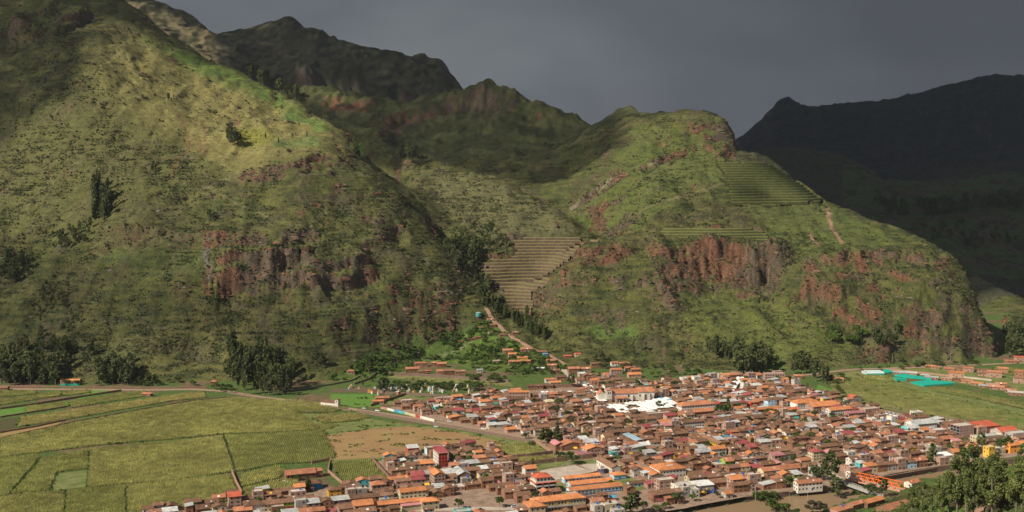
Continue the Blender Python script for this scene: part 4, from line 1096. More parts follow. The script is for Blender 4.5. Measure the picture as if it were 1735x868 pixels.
# roads
def ribbon(name, L, w, mat, z=None, kind='structure'):
    LAY[0] += .006
    P = [np.array(p, float) for p in L]; D_ = []
    dens = []
    for a, b in zip(P[:-1], P[1:]):
        n = max(1, int(np.linalg.norm(b - a) / 12)); dens += [a + (b - a) * k / n for k in range(n)]
    dens.append(P[-1]); dens = np.array(dens); tg = np.gradient(dens, axis=0); tg /= np.linalg.norm(tg, axis=1)[:, None]
    nr_ = np.stack([-tg[:, 1], tg[:, 0]], 1)
    wj = (w / 2 * (1 + .12 * fbm(dens[:, 0], dens[:, 1], 25, 2, 5)))[:, None]
    zz = LAY[0] if z is None else z
    A_ = dens + nr_ * wj; B_ = dens - nr_ * wj; n = len(dens)
    hz = np.array([max(0, float(height(*p))) for p in dens])[:, None] + zz
    V_ = np.concatenate([np.hstack([A_, hz]), np.hstack([B_, hz])]); q = np.arange(n - 1)
    o = np_mesh(name, V_, np.stack([q + n, q + n + 1, q + 1, q], 1), MATS[mat])
    setp(o, kind=kind); return o
G_ = lambda L: [ground(*p) for p in L]
main_road = G_([(-60, 659), (100, 660), (250, 661), (330, 660), (380, 663), (440, 673), (520, 683), (600, 694), (700, 709), (800, 725), (880, 740), (930, 749), (960, 770), (1000, 778)])
ribbon('main_road', main_road, 9, 'dirt_road')
ribbon('town_street', G_([(880, 740), (1010, 725), (1100, 700), (1180, 670), (1240, 645), (1262, 636)]), 7, 'dirt_road')
ribbon('valley_road', G_([(1330, 640), (1400, 631), (1450, 626), (1520, 624), (1620, 620), (1735, 615), (1860, 610)]), 8, 'dirt_road')
ribbon('field_track', G_([(1480, 684), (1560, 699), (1640, 713), (1700, 724)]), 5, 'dirt_road')
ribbon('field_track', G_([(1560, 652), (1640, 668), (1735, 690), (1860, 716)]), 4, 'dirt_road')
ribbon('town_street', G_([(560, 868), (640, 866), (800, 862), (880, 862)]), 8, 'court_concrete')
ribbon('town_street', G_([(440, 846), (452, 868), (470, 900)]), 7, 'court_concrete')
ribbon('river_street', G_([(1425, 812), (1390, 795), (1360, 770), (1320, 745)]), 7, 'court_concrete')
def slope_path(name, L, w, mat):
    pts_ = []
    for a, b in zip(L[:-1], L[1:]):
        for k in range(6):
            q = hit(a[0] + (b[0] - a[0]) * k / 6, a[1] + (b[1] - a[1]) * k / 6)
            if q: pts_.append(q)
    pts_ = np.array(pts_); tg = np.gradient(pts_[:, :2], axis=0); tg /= np.linalg.norm(tg, axis=1)[:, None] + 1e-9
    nn_ = np.stack([-tg[:, 1], tg[:, 0]], 1) * w / 2; n = len(pts_)
    A_ = pts_[:, :2] + nn_; B_ = pts_[:, :2] - nn_
    zA = np.array([float(height(*p)) for p in A_]); zB = np.array([float(height(*p)) for p in B_])
    zz = np.maximum(np.maximum(zA, zB), pts_[:, 2]) + .5
    V_ = np.concatenate([np.hstack([A_, zz[:, None]]), np.hstack([B_, zz[:, None]]), np.hstack([A_, zz[:, None] - 3]), np.hstack([B_, zz[:, None] - 3])]); q = np.arange(n - 1)
    F_ = np.concatenate([np.stack([q + n, q + n + 1, q + 1, q], 1), np.stack([q, q + 1, q + 1 + 2 * n, q + 2 * n], 1), np.stack([q + 3 * n, q + 1 + 3 * n, q + 1 + n, q + n], 1)])
    setp(np_mesh(name, V_, F_, MATS[mat]), kind='structure')
slope_path('stone_path', [(822, 520), (838, 545), (862, 568), (890, 585), (930, 602), (965, 622)], 5, 'adobe_pale')
slope_path('concrete_street', [(950, 622), (960, 632), (972, 645)], 7, 'court_concrete')
# river
zr = RIV_Z
setp(poly_obj('river', river_poly, zr, MATS['river_water']), kind='structure')
# sports courts
court = sheet('sports_court', [(909, 800), (930, 795), (974, 789), (1010, 801), (975, 808), (932, 815)], 'court_concrete')
sheet('sports_court', [(981, 788), (1009, 785), (1037, 796), (1008, 801)], 'court_concrete')
sheet('meadow', [(880, 790), (940, 783), (1003, 779), (1046, 795), (1038, 798), (1012, 786), (975, 787), (928, 794), (905, 800)], 'meadow')
sheet('meadow', [(1025, 815), (1062, 806), (1105, 826), (1060, 836)], 'meadow')
sheet('meadow', [(925, 818), (950, 816), (975, 835), (940, 838)], 'meadow_dull')

# corn
def corn_plant(seed, mat='corn_leaves'):
    r = np.random.default_rng(seed); V_, F_ = [], []
    k = 0
    for i in range(7):
        a = r.uniform(0, 6.28); ln = r.uniform(.45, .85); z0 = r.uniform(.3, 1.5); dx, dy = math.cos(a), math.sin(a)
        V_ += [(-.06 * dy, .06 * dx, z0), (.06 * dy, -.06 * dx, z0), (dx * ln * .55 + .16 * dy, dy * ln * .55 - .16 * dx, z0 + .55), (dx * ln * .55 - .16 * dy, dy * ln * .55 + .16 * dx, z0 + .55),
               (dx * ln * 1.1, dy * ln * 1.1, z0 + .3)]
        F_ += [(k, k + 1, k + 2, k + 3), (k + 3, k + 2, k + 4, k + 4)]; k += 5
    V_ += [(-.07, 0, 0), (.07, 0, 0), (.05, 0, 2.3), (-.05, 0, 2.3)]; F_.append((k, k + 1, k + 2, k + 3))
    me = bpy.data.meshes.new('corn_plant'); me.from_pydata(V_, [], [f[:3] if f[2] == f[3] or len(set(f)) < 4 else f for f in F_]); me.materials.append(MATS[mat])
    return me
corn_m = [[corn_plant(s_, mt_) for s_ in range(4)] for mt_ in ('corn_leaves', 'corn_leaves_green', 'corn_leaves_dry')]; corn_k = [0]
EDGES = []
def corn(ppx, ang, label, h=1.0, row=1.7, gap=1.15, soil=True):
    """rows of maize inside an outline"""
    P = G_(ppx); EDGES.append(P)
    if soil: 
        o = sheet('field', ppx, 'corn_soil')
    ca, sa = math.cos(R(ang)), math.sin(R(ang))
    A_ = np.array(P); U_ = A_ @ np.array([[ca, -sa], [sa, ca]])
    a = np.arange(U_[:, 0].min(), U_[:, 0].max(), gap); b = np.arange(U_[:, 1].min(), U_[:, 1].max(), row)
    AA, BB = np.meshgrid(a, b); AA = AA + srng.uniform(-.35, .35, AA.shape); BB = BB + srng.normal(0, .14, BB.shape)
    x = (AA * ca - BB * sa).ravel(); y = (AA * sa + BB * ca).ravel()
    ok = inpoly(x + 1.2 * perlin(x / 6, y / 6, 9), y + 1.2 * perlin(x / 6, y / 6, 8), P) & (perlin(x / 30, y / 30, 12) + .4 * perlin(x / 7, y / 7, 13) > -.95)
    ok &= srng.random(len(x)) < .93
    x, y = x[ok], y[ok]; hh = h * (1 + .13 * fbm(x, y, 26, 3, 15)) * srng.uniform(.8, 1.15, len(x))
    scatter('corn_crop', label, 'maize', np.stack([x, y, np.full(len(x), .02)], 1), np.stack([hh * 1.15, hh * 1.15, hh], 1), corn_m[[0, 1, 1, 0, 1, 0, 1, 0, 0, 0, 1, 0, 2, 2, 2, 1, 0, 2, 1, 2][corn_k[0] % 20]]); corn_k[0] += 1
corn([(0, 744), (120, 719), (230, 698), (330, 681), (400, 675), (520, 681), (590, 692), (560, 700), (505, 700), (545, 727), (480, 733), (380, 736), (300, 744), (150, 757), (60, 768), (0, 776)], 88, 'yellow green maize in the widest field below the road on the left')
corn([(0, 778), (62, 771), (68, 775), (12, 840), (-60, 850), (-60, 785)], 70, 'maize in the wedge shaped field at the left frame edge')
corn([(74, 776), (150, 762), (149, 795), (95, 801), (84, 830), (45, 838), (20, 838)], 84, 'maize wrapped round the small green square plot')
corn([(153, 761), (300, 748), (377, 740), (396, 800), (300, 814), (149, 827)], 92, 'maize in clear straight rows in the middle of the left fields')
corn([(381, 739), (480, 735), (548, 728), (568, 776), (520, 785), (474, 786), (402, 800)], 96, 'maize in the field right of the narrow dirt divide')
corn([(-60, 850), (0, 844), (109, 832), (106, 905), (-60, 905)], 86, 'maize in the bottom left corner')
corn([(113, 832), (211, 824), (213, 905), (108, 905)], 90, 'maize at the bottom left of the photo, second plot from the corner')
corn([(215, 824), (388, 805), (403, 838), (385, 850), (330, 858), (240, 865), (216, 890)], 92, 'maize in the plot just above the red roofed brick house')
corn([(408, 806), (470, 790), (484, 800), (472, 811), (408, 826)], 94, 'maize behind the large tiled farmhouse, upper strip')
corn([(408, 830), (470, 815), (506, 812), (506, 828), (445, 838), (416, 842)], 94, 'maize beside the blue walled house, lower strip')
corn([(560, 784), (627, 781), (659, 815), (600, 822), (584, 820)], 95, 'maize in the small field walled in by brown houses')
corn([(842, 758), (900, 750), (926, 767), (868, 776)], 20, 'maize in the plot where the road enters the town')
corn([(873, 777), (938, 772), (942, 778), (884, 787)], 20, 'maize in the narrow plot behind the sports courts')
corn([(528, 708), (560, 701), (618, 703), (626, 708), (600, 714), (550, 718)], 0, 'maize in the oval plot beside the white chapel', .9)
corn([(500, 724), (560, 718), (575, 720), (560, 727), (505, 729)], 0, 'low maize strip on the green verge', .6, 2.4)
for k, q in enumerate([[(0, 663), (60, 663), (62, 668), (0, 674)], [(0, 679), (100, 664), (104, 671), (0, 687)], [(106, 664), (150, 661), (152, 666), (108, 671)],
          [(116, 682), (190, 670), (245, 663), (250, 671), (120, 692)], [(30, 724), (36, 708), (160, 690), (290, 671), (345, 664), (350, 674), (300, 679), (200, 696), (110, 712)], [(42, 690), (110, 682), (112, 690), (46, 700)]]):
    corn(q, 8, ['maize strip in the top left of the fields, nearest the road', 'long maize strip below the topmost brown bank', 'short maize strip under the orange roofed farmhouse', 'maize strip left of the small tiled shed', 'long curving maize strip under the small tiled shed', 'short maize strip between the green plots on the left'][k], .9, 1.9)
corn([(1405, 652), (1450, 640), (1500, 650), (1590, 672), (1735, 706), (1860, 730), (1860, 742), (1735, 730), (1640, 714), (1560, 700), (1500, 690), (1440, 672)], 8, 'dry maize in the long field on the right behind the town', .8, 2.0, 1.5, soil=False)
corn([(1580, 655), (1640, 664), (1735, 684), (1860, 704), (1860, 716), (1735, 694), (1640, 674), (1575, 662)], 8, 'maize strip beyond the dirt track on the right', .9, 2.0, 1.5, soil=False)
corn([(1450, 634), (1500, 638), (1520, 648), (1470, 644)], 0, 'maize corner field beside the plastic greenhouse', .9, 2, 1.4, soil=False)
corn([(1680, 622), (1735, 626), (1860, 636), (1860, 650), (1735, 640), (1690, 632)], 8, 'maize behind the brick huts at the right frame edge', .9, 2.0, 1.5, soil=False)
# weeds and tall grass along every field edge, and tufts over the meadows
ep = []
for P in EDGES:
    for a, b in zip(P, P[1:] + P[:1]):
        n_ = int(math.dist(a, b) / .8)
        tt = srng.random(n_); ep.append(np.stack([a[0] + (b[0] - a[0]) * tt, a[1] + (b[1] - a[1]) * tt], 1) + srng.normal(0, 1.1, (n_, 2)))
ep = np.concatenate(ep); ep = ep[srng.random(len(ep)) < .4 + .6 * (perlin(ep[:, 0] / 14, ep[:, 1] / 14, 5) > 0)]
s_ = srng.gamma(2.0, .2, len(ep)) + .25
scatter('field_edge_weeds', 'weeds and tall grass along the edges of the fields', 'weeds', np.column_stack([ep, np.zeros(len(ep))]), np.stack([s_, s_, s_], 1), gb)
mpol = [G_(p) for p in ([(505, 700), (640, 712), (720, 722), (905, 750), (870, 776), (700, 768), (560, 782), (480, 735)], [(1400, 640), (1500, 636), (1580, 668), (1735, 700), (1735, 733), (1560, 704), (1440, 674)], [(600, 655), (655, 632), (862, 645), (862, 690), (600, 690)])]
mp_ = []
for P in mpol:
    A_ = np.array(P); q_ = np.stack([srng.uniform(A_[:, 0].min(), A_[:, 0].max(), 12000), srng.uniform(A_[:, 1].min(), A_[:, 1].max(), 12000)], 1)
    mp_.append(q_[inpoly(q_[:, 0], q_[:, 1], P) & (perlin(q_[:, 0] / 22, q_[:, 1] / 11, 31) + .5 * perlin(q_[:, 0] / 6, q_[:, 1] / 6, 32) > .42)])
mp_ = np.concatenate(mp_); s_ = srng.gamma(2, .18, len(mp_)) + .2
scatter('meadow_tufts', 'tufts of longer grass over the meadows and the fallow field', 'grass', np.column_stack([mp_, np.array([max(0, float(v)) for v in height(mp_[:, 0], mp_[:, 1])])]), np.stack([s_ * 1.5, s_ * 1.5, s_ * .8], 1), gb)
# walls
def bar_strip(name, L, h, w, mat, z0=None, parent=None, top=None):
    """continuous wall of thickness w along a ground line; follows the terrain"""
    dens = []
    for a, b in zip(L[:-1], L[1:]):
        n = max(1, int(math.dist(a[:2], b[:2]) / 7)); dens += [(a[0] + (b[0] - a[0]) * k / n, a[1] + (b[1] - a[1]) * k / n) for k in range(n)]
    dens.append(L[-1][:2]); dens = np.array(dens); n = len(dens)
    tg = np.gradient(dens, axis=0); tg /= np.linalg.norm(tg, axis=1)[:, None]; nn_ = np.stack([-tg[:, 1], tg[:, 0]], 1) * w / 2
    zb = np.array([float(height(*p)) for p in dens]) if z0 is None else np.full(n, z0)
    ht = h * (1 + .08 * fbm(dens[:, 0], dens[:, 1], 6, 2, 77))
    A_ = dens + nn_; B_ = dens - nn_
    V_ = np.concatenate([np.hstack([A_, (zb - .8)[:, None]]), np.hstack([A_, (zb + ht)[:, None]]), np.hstack([B_, (zb + ht)[:, None]]), np.hstack([B_, (zb - .8)[:, None]])])
    q = np.arange(n - 1)
    F_ = np.concatenate([np.stack([q + i * n, q + 1 + i * n, q + 1 + (i + 1) * n, q + (i + 1) * n], 1) for i in range(3)] + [np.array([[0, n, 2 * n, 3 * n], [n - 1, 4 * n - 1, 3 * n - 1, 2 * n - 1]])])
    return np_mesh(name, V_, F_, MATS[mat], parent=parent)
def wall_px(ppx, h, w, mat, label, name='adobe_wall', on=None):
    L = [(hit(*p) or (*ground(*p), 0))[:2] for p in ppx]
    o = bar_strip(name, L, h, w, mat)
    setp(o, label, 'wall'); return o
W = wall_px
W([(385, 666), (440, 676), (520, 686), (595, 697)], 1.6, .8, 'field_stone', 'low brown wall along the near side of the road above the maize', 'stone_wall')
W([(605, 699), (700, 715), (800, 732), (880, 747), (905, 752)], 3.0, 1.0, 'field_stone', 'long rough stone wall between the road and the green meadow', 'stone_wall')
W([(0, 655), (120, 657), (300, 658), (352, 657)], 1.8, .8, 'adobe', 'brown wall along the foot of the left mountain')
W([(0, 694), (60, 686), (115, 677), (205, 663)], 2.2, 1.6, 'adobe', 'topmost brown earth bank in the left fields', 'earth_bank')
W([(0, 708), (70, 697), (113, 690)], 1.6, 1.0, 'adobe', 'second brown earth bank in the left fields', 'earth_bank')
W([(0, 734), (60, 724), (110, 713)], 1.6, .8, 'adobe', 'third brown earth bank in the left fields', 'earth_bank')
W([(0, 743), (120, 717), (230, 696), (330, 679), (385, 674)], 1.3, .8, 'adobe', 'long low brown wall along the top of the widest maize field', 'earth_bank')
W([(393, 801), (400, 818), (410, 838)], 2.6, .7, 'adobe_pale', 'tapering brick wall running down to the red roofed brick house')
W([(376, 741), (397, 800)], .6, 2.4, 'dark_plot', 'dark grassy ditch bank between two large maize fields', 'earth_bank')
W([(528, 786), (560, 780), (556, 800), (588, 828)], 2.4, .7, 'adobe_pale', 'brown wall enclosing the yard of the tiled farmhouse')
W([(628, 778), (645, 796), (662, 816)], 3.2, .7, 'adobe', 'brown wall on the right side of the small walled maize field')
W([(560, 664), (640, 664), (655, 668), (700, 670), (760, 674), (820, 677), (868, 682)], 3.0, 1.0, 'field_stone', 'long stone wall below the cemetery', 'stone_wall')
W([(656, 633), (700, 637), (770, 641), (830, 646), (862, 648)], 3.2, 1.5, 'field_stone', 'long rough stone terrace wall above the cemetery', 'stone_wall')
W([(600, 652), (630, 640), (668, 610)], 2.2, 1.0, 'field_stone', 'stone wall climbing the slope left of the hillside huts', 'stone_wall')
W([(480, 665), (560, 653), (600, 644), (610, 638)], 1.8, .9, 'field_stone', 'dark stone wall running left from the small square hut', 'stone_wall')
W([(628, 689), (650, 682), (688, 669)], 2.6, .7, 'adobe', 'slanting adobe wall between the two green plots')
W([(644, 690), (700, 689), (760, 693)], 2.4, .7, 'adobe', 'adobe wall behind the coloured roadside fronts')
W([(868, 777), (900, 774), (937, 769), (944, 780)], 3.0, .8, 'adobe', 'dark adobe wall between the two small maize plots')
W([(905, 749), (920, 758), (934, 768)], 2.6, .8, 'adobe_pale', 'adobe wall on the right edge of the roadside maize plot')
W([(884, 789), (915, 786), (960, 781), (1003, 777)], 3.6, .8, 'adobe', 'long adobe wall behind the sports courts')
W([(950, 816), (1000, 808), (1012, 805)], 3.4, .6, 'adobe_pale', 'adobe wall at the near end of the large sports court')
W([(1012, 801), (1046, 800), (1060, 803)], 3.2, .6, 'adobe', 'brown wall at the corner of the small sports court')
W([(1056, 798), (1080, 808), (1104, 822)], 3.0, .6, 'adobe', 'adobe wall beside the green lawn of the blue school')
W([(900, 657), (940, 657), (985, 656)], 4.0, .8, 'adobe', 'dark wall under the grassy terrace behind the town', 'retaining_wall')
W([(1380, 672), (1440, 690), (1500, 702)], 2.2, .7, 'adobe_pale', 'pale wall between the town and the right fields')
W([(1500, 627), (1560, 633), (1620, 640)], .1 + 2.4, .5, 'adobe_pale', 'pale wall in front of the brick huts on the right')
W([(1625, 640), (1680, 646)], 2.4, .5, 'court_concrete', 'grey concrete wall among the brick huts on the right')
# river embankments
def bank_wall(L, label, h=4.6):
    o = bar_strip('embankment', L, h, 1.0, 'field_stone', z0=RIV_Z - .4); setp(o, label, 'embankment')
off = lambda L, d: [(x, y + d) for x, y in L]
bank_wall(off(far_bank[3:8], -.3), 'stone embankment on the town side, left of the bridge')
bank_wall(off(far_bank[8:13], -.3), 'stone embankment on the town side, right of the bridge', 5.2)
# teal shade nets and plastic greenhouse on the right
simple_mat('teal_net', (.01, .36, .27), .15, .2, .2)
simple_mat('clear_plastic', (.5, .6, .6), .1, .3, .1, .5)
simple_mat('pole_grey', (.35, .34, .32), .1, .5, 0)
simple_mat('white_sheet', (.8, .8, .78), .06, .3, .1)
def box(x0, y0, z0, x1, y1, z1):
    V_ = np.array([(x, y, z) for z in (z0, z1) for (x, y) in ((x0, y0), (x1, y0), (x1, y1), (x0, y1))], float)
    F_ = np.array([(0, 3, 2, 1), (4, 5, 6, 7), (0, 1, 5, 4), (1, 2, 6, 5), (2, 3, 7, 6), (3, 0, 4, 7)])
    return V_, F_
def thing(name, label, cat, loc, rot=0, group=None):
    o = bpy.data.objects.new(name, None); COL.objects.link(o); o.location = loc; o.rotation_euler = (0, 0, R(rot)); o.empty_display_size = .1
    return setp(o, label, cat, group)
def part(name, geo_, mat, parent, smooth=False):
    return np_mesh(name, geo_[0], geo_[1], MATS[mat] if isinstance(mat, str) else mat, smooth=smooth, parent=parent)
def net(ppx, h, label, name='shade_net'):
    P = G_(ppx); c = np.mean(P, 0); root = thing(name, label, 'shade net', (c[0], c[1], 0))
    Q_ = [(p[0] - c[0], p[1] - c[1]) for p in P]
    n = len(Q_)
    V_ = np.array([(x, y, h) for x, y in Q_] + [(x, y, 0.3) for x, y in Q_]); q = np.arange(n); r = (q + 1) % n
    tris = np.array(tessellate_polygon([[Vector((x, y, 0)) for x, y in Q_]]))
    part('net_roof', (V_[:n] + [0, 0, .05], tris), 'teal_net', root)
    part('net_side', (V_, np.stack([q, q + n, r + n, r], 1)), 'teal_net', root)
    for x, y in Q_[::1]: part('post', box(x - .15, y - .15, 0, x + .15, y + .15, h + .2), 'pole_grey', root)
net([(1543, 650), (1572, 647), (1609, 649), (1618, 652), (1590, 654), (1565, 656)], 2.0, 'large teal shade net, nearest of the nets on the right fields')
net([(1515, 638), (1530, 636), (1579, 643), (1578, 645), (1545, 642)], 2.0, 'long thin teal shade net left of the tin sheds')
net([(1496, 629), (1505, 628), (1513, 633), (1500, 634)], 2, 'small teal shade net beside the plastic greenhouse')
net([(1514, 643), (1534, 644), (1536, 646), (1518, 646)], 2.5, 'small low teal shade net in the field below the long one')
gh = thing('greenhouse', 'plastic greenhouse with pale arched roof at the far edge of the right fields', 'greenhouse', (*ground(1479, 634), 0), 4)
th = np.linspace(0, np.pi, 9)
for k in range(2):
    yo = k * 8 - 4
    arc = np.stack([4 * np.cos(th) + yo, 2.2 + 2.0 * np.sin(th)], 1)
    V_ = np.concatenate([np.column_stack([np.full(9, s_), arc]) for s_ in (-11, 11)]); q = np.arange(8)
    part('plastic_vault', (V_, np.stack([q, q + 1, q + 10, q + 9], 1)), 'clear_plastic', gh, True)
part('side_sheet', box(-11.2, -8.1, 0, 11.2, -7.9, 2.2), 'teal_net', gh); part('end_sheet', box(-11.3, -8, 0, -11.1, 8, 3.4), 'clear_plastic', gh)
# ------------------------------------------------------------------ building materials
def obj_mat(name, c, c2=None, var=.22, scale=.8, rough=.9, spread=.35, bump_=.4, det=4):
    """mottled colour that also shifts a little from building to building"""
    m, t, bs = new_mat(name)
    geo = t.node('ShaderNodeNewGeometry'); oi = t.node('ShaderNodeObjectInfo')
    n1 = t.node('ShaderNodeTexNoise', {'Vector': geo.outputs['Position'], 'Scale': scale, 'Detail': det, 'Roughness': .75})
    n2 = t.node('ShaderNodeTexNoise', {'Vector': geo.outputs['Position'], 'Scale': scale * .22, 'Detail': 3})
    mr = t.node('ShaderNodeMapRange', {'Value': n1.outputs[0], 'From Min': .32, 'From Max': .68})
    mx = t.node('ShaderNodeMixRGB', {0: mr.outputs[0]})
    lo = [v * (1 - var) for v in c]; hi = list(c2) if c2 is not None else [min(1, v * (1 + var)) for v in c]
    mx.inputs[1].default_value = (*lo, 1); mx.inputs[2].default_value = (*hi, 1)
    ra = t.node('ShaderNodeMapRange', {'Value': oi.outputs['Random'], 'To Min': 1 - spread, 'To Max': 1 + spread})
    rb = t.node('ShaderNodeMapRange', {'Value': n2.outputs[0], 'From Min': .3, 'From Max': .7, 'To Min': .8, 'To Max': 1.18})
    mm_ = t.node('ShaderNodeMath', {0: ra.outputs[0], 1: rb.outputs[0]}, operation='MULTIPLY')
    hs = t.node('ShaderNodeVectorMath', {0: mx.outputs[0]}, operation='SCALE'); t.l.new(mm_.outputs[0], hs.inputs['Scale'])
    t.l.new(hs.outputs[0], bs.inputs['Base Color']); bs.inputs['Roughness'].default_value = rough
    if bump_: bump(t, bs, n1.outputs[0], bump_, .25)
    return m
obj_mat('old_tile', (.18, .095, .058), (.29, .162, .102), .45, 1.1, spread=.28, bump_=1)
obj_mat('brown_tile', (.15, .08, .048), (.25, .135, .08), .4, 1.1, spread=.25, bump_=1)
obj_mat('terracotta_tile', (.40, .155, .08), (.52, .23, .13), .3, 1.0, spread=.15, bump_=.8)
obj_mat('orange_tile', (.50, .18, .07), (.60, .25, .11), .2, .9, spread=.15, bump_=.4)
obj_mat('red_tile', (.50, .10, .055), (.58, .14, .08), .15, .8, spread=.1)
obj_mat('tin', (.42, .43, .44), (.62, .62, .60), .3, .4, .45, spread=.22)
obj_mat('rusty_tin', (.42, .36, .33), (.5, .26, .18), .3, .3, .6)
obj_mat('maroon_tin', (.28, .06, .07), (.36, .10, .10), .2, .5, .5, spread=.2)
obj_mat('pink_tin', (.45, .17, .18), (.52, .25, .25), .2, .5, .5)
obj_mat('blue_tin', (.30, .42, .50), None, .15, .4, .4)
obj_mat('white_tin', (.74, .74, .72), None, .12, .4, .5, spread=.06)
obj_mat('yellow_sheet', (.75, .42, .04), None, .1, .5)
obj_mat('concrete_slab', (.46, .42, .37), None, .25, .5, spread=.15)
obj_mat('adobe_wall', (.24, .125, .075), None, .3, .7, spread=.25)
obj_mat('brick', (.35, .19, .135), (.46, .28, .21), .25, 1.5, spread=.18)
obj_mat('cream_wall', (.52, .44, .29), None, .1, .3, spread=.12)
obj_mat('white_wall', (.60, .56, .49), None, .12, .3, spread=.07)
obj_mat('grey_wall', (.38, .34, .30), None, .2, .5, spread=.2)
obj_mat('pale_blue_wall', (.45, .62, .72), None, .08, .3, spread=.05)
obj_mat('blue_wall', (.05, .32, .55), None, .1, .3, spread=.2)
obj_mat('green_wall', (.25, .42, .06), None, .1, .3, spread=.2)
obj_mat('teal_wall', (.10, .42, .42), None, .1, .3)
obj_mat('yellow_wall', (.62, .38, .06), None, .1, .3, spread=.15)
obj_mat('red_wall', (.40, .06, .04), None, .12, .3, spread=.2)
obj_mat('orange_wall', (.62, .25, .05), None, .1, .3)
simple_mat('window_dark', (.025, .025, .03), .2, .5, 0, .25)
simple_mat('door_brown', (.14, .07, .035), .2, .5, 0, .6)
simple_mat('door_blue', (.03, .12, .4), .2, .5, 0, .6)
simple_mat('blue_paint', (.03, .13, .42), .1, .5, 0, .6)
simple_mat('bridge_orange', (.80, .16, .02), .1, .5, 0, .5)
simple_mat('steel_grey', (.35, .36, .36), .15, .5, 0, .5)
simple_mat('tank_black', (.02, .02, .02), .2, .5, 0, .5)
ROOFWORD = {'old_tile': 'old brown tiled', 'brown_tile': 'dark brown tiled', 'terracotta_tile': 'terracotta tiled', 'orange_tile': 'bright orange', 'red_tile': 'red tiled', 'tin': 'grey tin', 'rusty_tin': 'rusty tin', 'maroon_tin': 'maroon tin', 'pink_tin': 'pink tin', 'blue_tin': 'blue grey tin', 'white_tin': 'white sheet', 'yellow_sheet': 'yellow sheet', 'concrete_slab': 'flat concrete'}
WALLWORD = {'adobe_wall': 'adobe', 'brick': 'brick', 'cream_wall': 'cream', 'white_wall': 'white', 'grey_wall': 'grey', 'pale_blue_wall': 'pale blue', 'blue_wall': 'blue', 'green_wall': 'green', 'teal_wall': 'teal', 'yellow_wall': 'yellow', 'red_wall': 'red', 'orange_wall': 'orange'}
HOUSES = []            # (root, x, y, roof material, wall material, storeys, name)
FOOT = []              # occupied rectangles
GR = 20.0
hr = random.Random(21)
def occupied(x, y, w, d, rot, pad=.6):
    c, s = math.cos(R(rot)), math.sin(R(rot))
    P = [(x + c * a - s * b, y + s * a + c * b) for a in (-w / 2, 0, w / 2) for b in (-d / 2, 0, d / 2)]
    for (X, Y, W_, D_, r_) in FOOT:
        if (X - x) ** 2 + (Y - y) ** 2 > ((W_ + D_ + w + d) / 2) ** 2: continue
        cc, ss = math.cos(R(r_)), math.sin(R(r_))
        for (a, b) in P:
            u_ = (a - X) * cc + (b - Y) * ss; v_ = -(a - X) * ss + (b - Y) * cc
            if abs(u_) < W_ / 2 - pad and abs(v_) < D_ / 2 - pad: return True
    return False
def gable_parts(w, d, h, rise, over, axis='u', th=.28):
    """body with gable ends, and two roof slabs with eaves. Ridge runs along x for 'u'."""
    if axis == 'v':
        (bv, bf), (rv, rf) = gable_parts(d, w, h, rise, over, 'u', th)
        rotm = lambda V_: np.stack([-V_[:, 1], V_[:, 0], V_[:, 2]], 1)
        return (rotm(bv), bf), (rotm(rv), rf)
    a, b = w / 2, d / 2
    V_ = np.array([(-a, -b, -1.5), (a, -b, -1.5), (a, b, -1.5), (-a, b, -1.5), (-a, -b, h), (a, -b, h), (a, b, h), (-a, b, h), (-a, 0, h + rise), (a, 0, h + rise)], float)
    tri = [(0, 1, 5), (0, 5, 4), (2, 3, 7), (2, 7, 6), (1, 2, 6), (1, 6, 5), (5, 6, 9), (3, 0, 4), (3, 4, 7), (7, 4, 8)]
    k = rise / b; e = over; A_, B_ = a + over * .6, b + e
    zl = h - k * e
    r = []
    for sgn in (-1, 1):
        top = [(-A_, 0, h + rise + th), (A_, 0, h + rise + th), (A_, sgn * B_, zl + th), (-A_, sgn * B_, zl + th)]
        bot = [(-A_, 0, h + rise + .02), (A_, 0, h + rise + .02), (A_, sgn * B_, zl + .02), (-A_, sgn * B_, zl + .02)]
        r.append((np.array(top + bot, float), np.array([(0, 1, 2, 3), (4, 7, 6, 5), (0, 4, 5, 1), (1, 5, 6, 2), (2, 6, 7, 3), (3, 7, 4, 0)])))
    return (V_, np.array(tri)), join(r)
def hip_parts(w, d, h, rise, over, th=.25):
    sw = d > w
    if sw: w, d = d, w
    a, b = w / 2, d / 2
    body = box(-a, -b, -1.5, a, b, h)
    A_, B_ = a + over, b + over; i = max(.3, a - b)
    V_ = np.array([(-A_, -B_, h), (A_, -B_, h), (A_, B_, h), (-A_, B_, h), (-A_, -B_, h + th), (A_, -B_, h + th), (A_, B_, h + th), (-A_, B_, h + th), (-i, 0, h + rise + th), (i, 0, h + rise + th)], float)
    tri = np.array([(0, 3, 2), (0, 2, 1), (0, 1, 5), (0, 5, 4), (1, 2, 6), (1, 6, 5), (2, 3, 7), (2, 7, 6), (3, 0, 4), (3, 4, 7), (4, 5, 9), (4, 9, 8), (6, 7, 8), (6, 8, 9), (5, 6, 9), (7, 4, 8)])
    if sw:
        rt = lambda q: np.stack([-q[:, 1], q[:, 0], q[:, 2]], 1)
        return (rt(body[0]), body[1]), (rt(V_), tri)
    return body, (V_, tri)
def win_geo(face, w, d, t, z, ww, wh, proud=.06):
    """thin box lying on a façade: face 'f' is the -v side (towards the lower right of the view), 'l' the -u side, 'r' the +u side"""
    if face == 'f': return box(t - ww / 2, -d / 2 - proud, z, t + ww / 2, -d / 2 + .1, z + wh)
    if face == 'l': return box(-w / 2 - proud, t - ww / 2, z, -w / 2 + .1, t + ww / 2, z + wh)
    return box(w / 2 - .1, t - ww / 2, z, w / 2 + proud, t + ww / 2, z + wh)
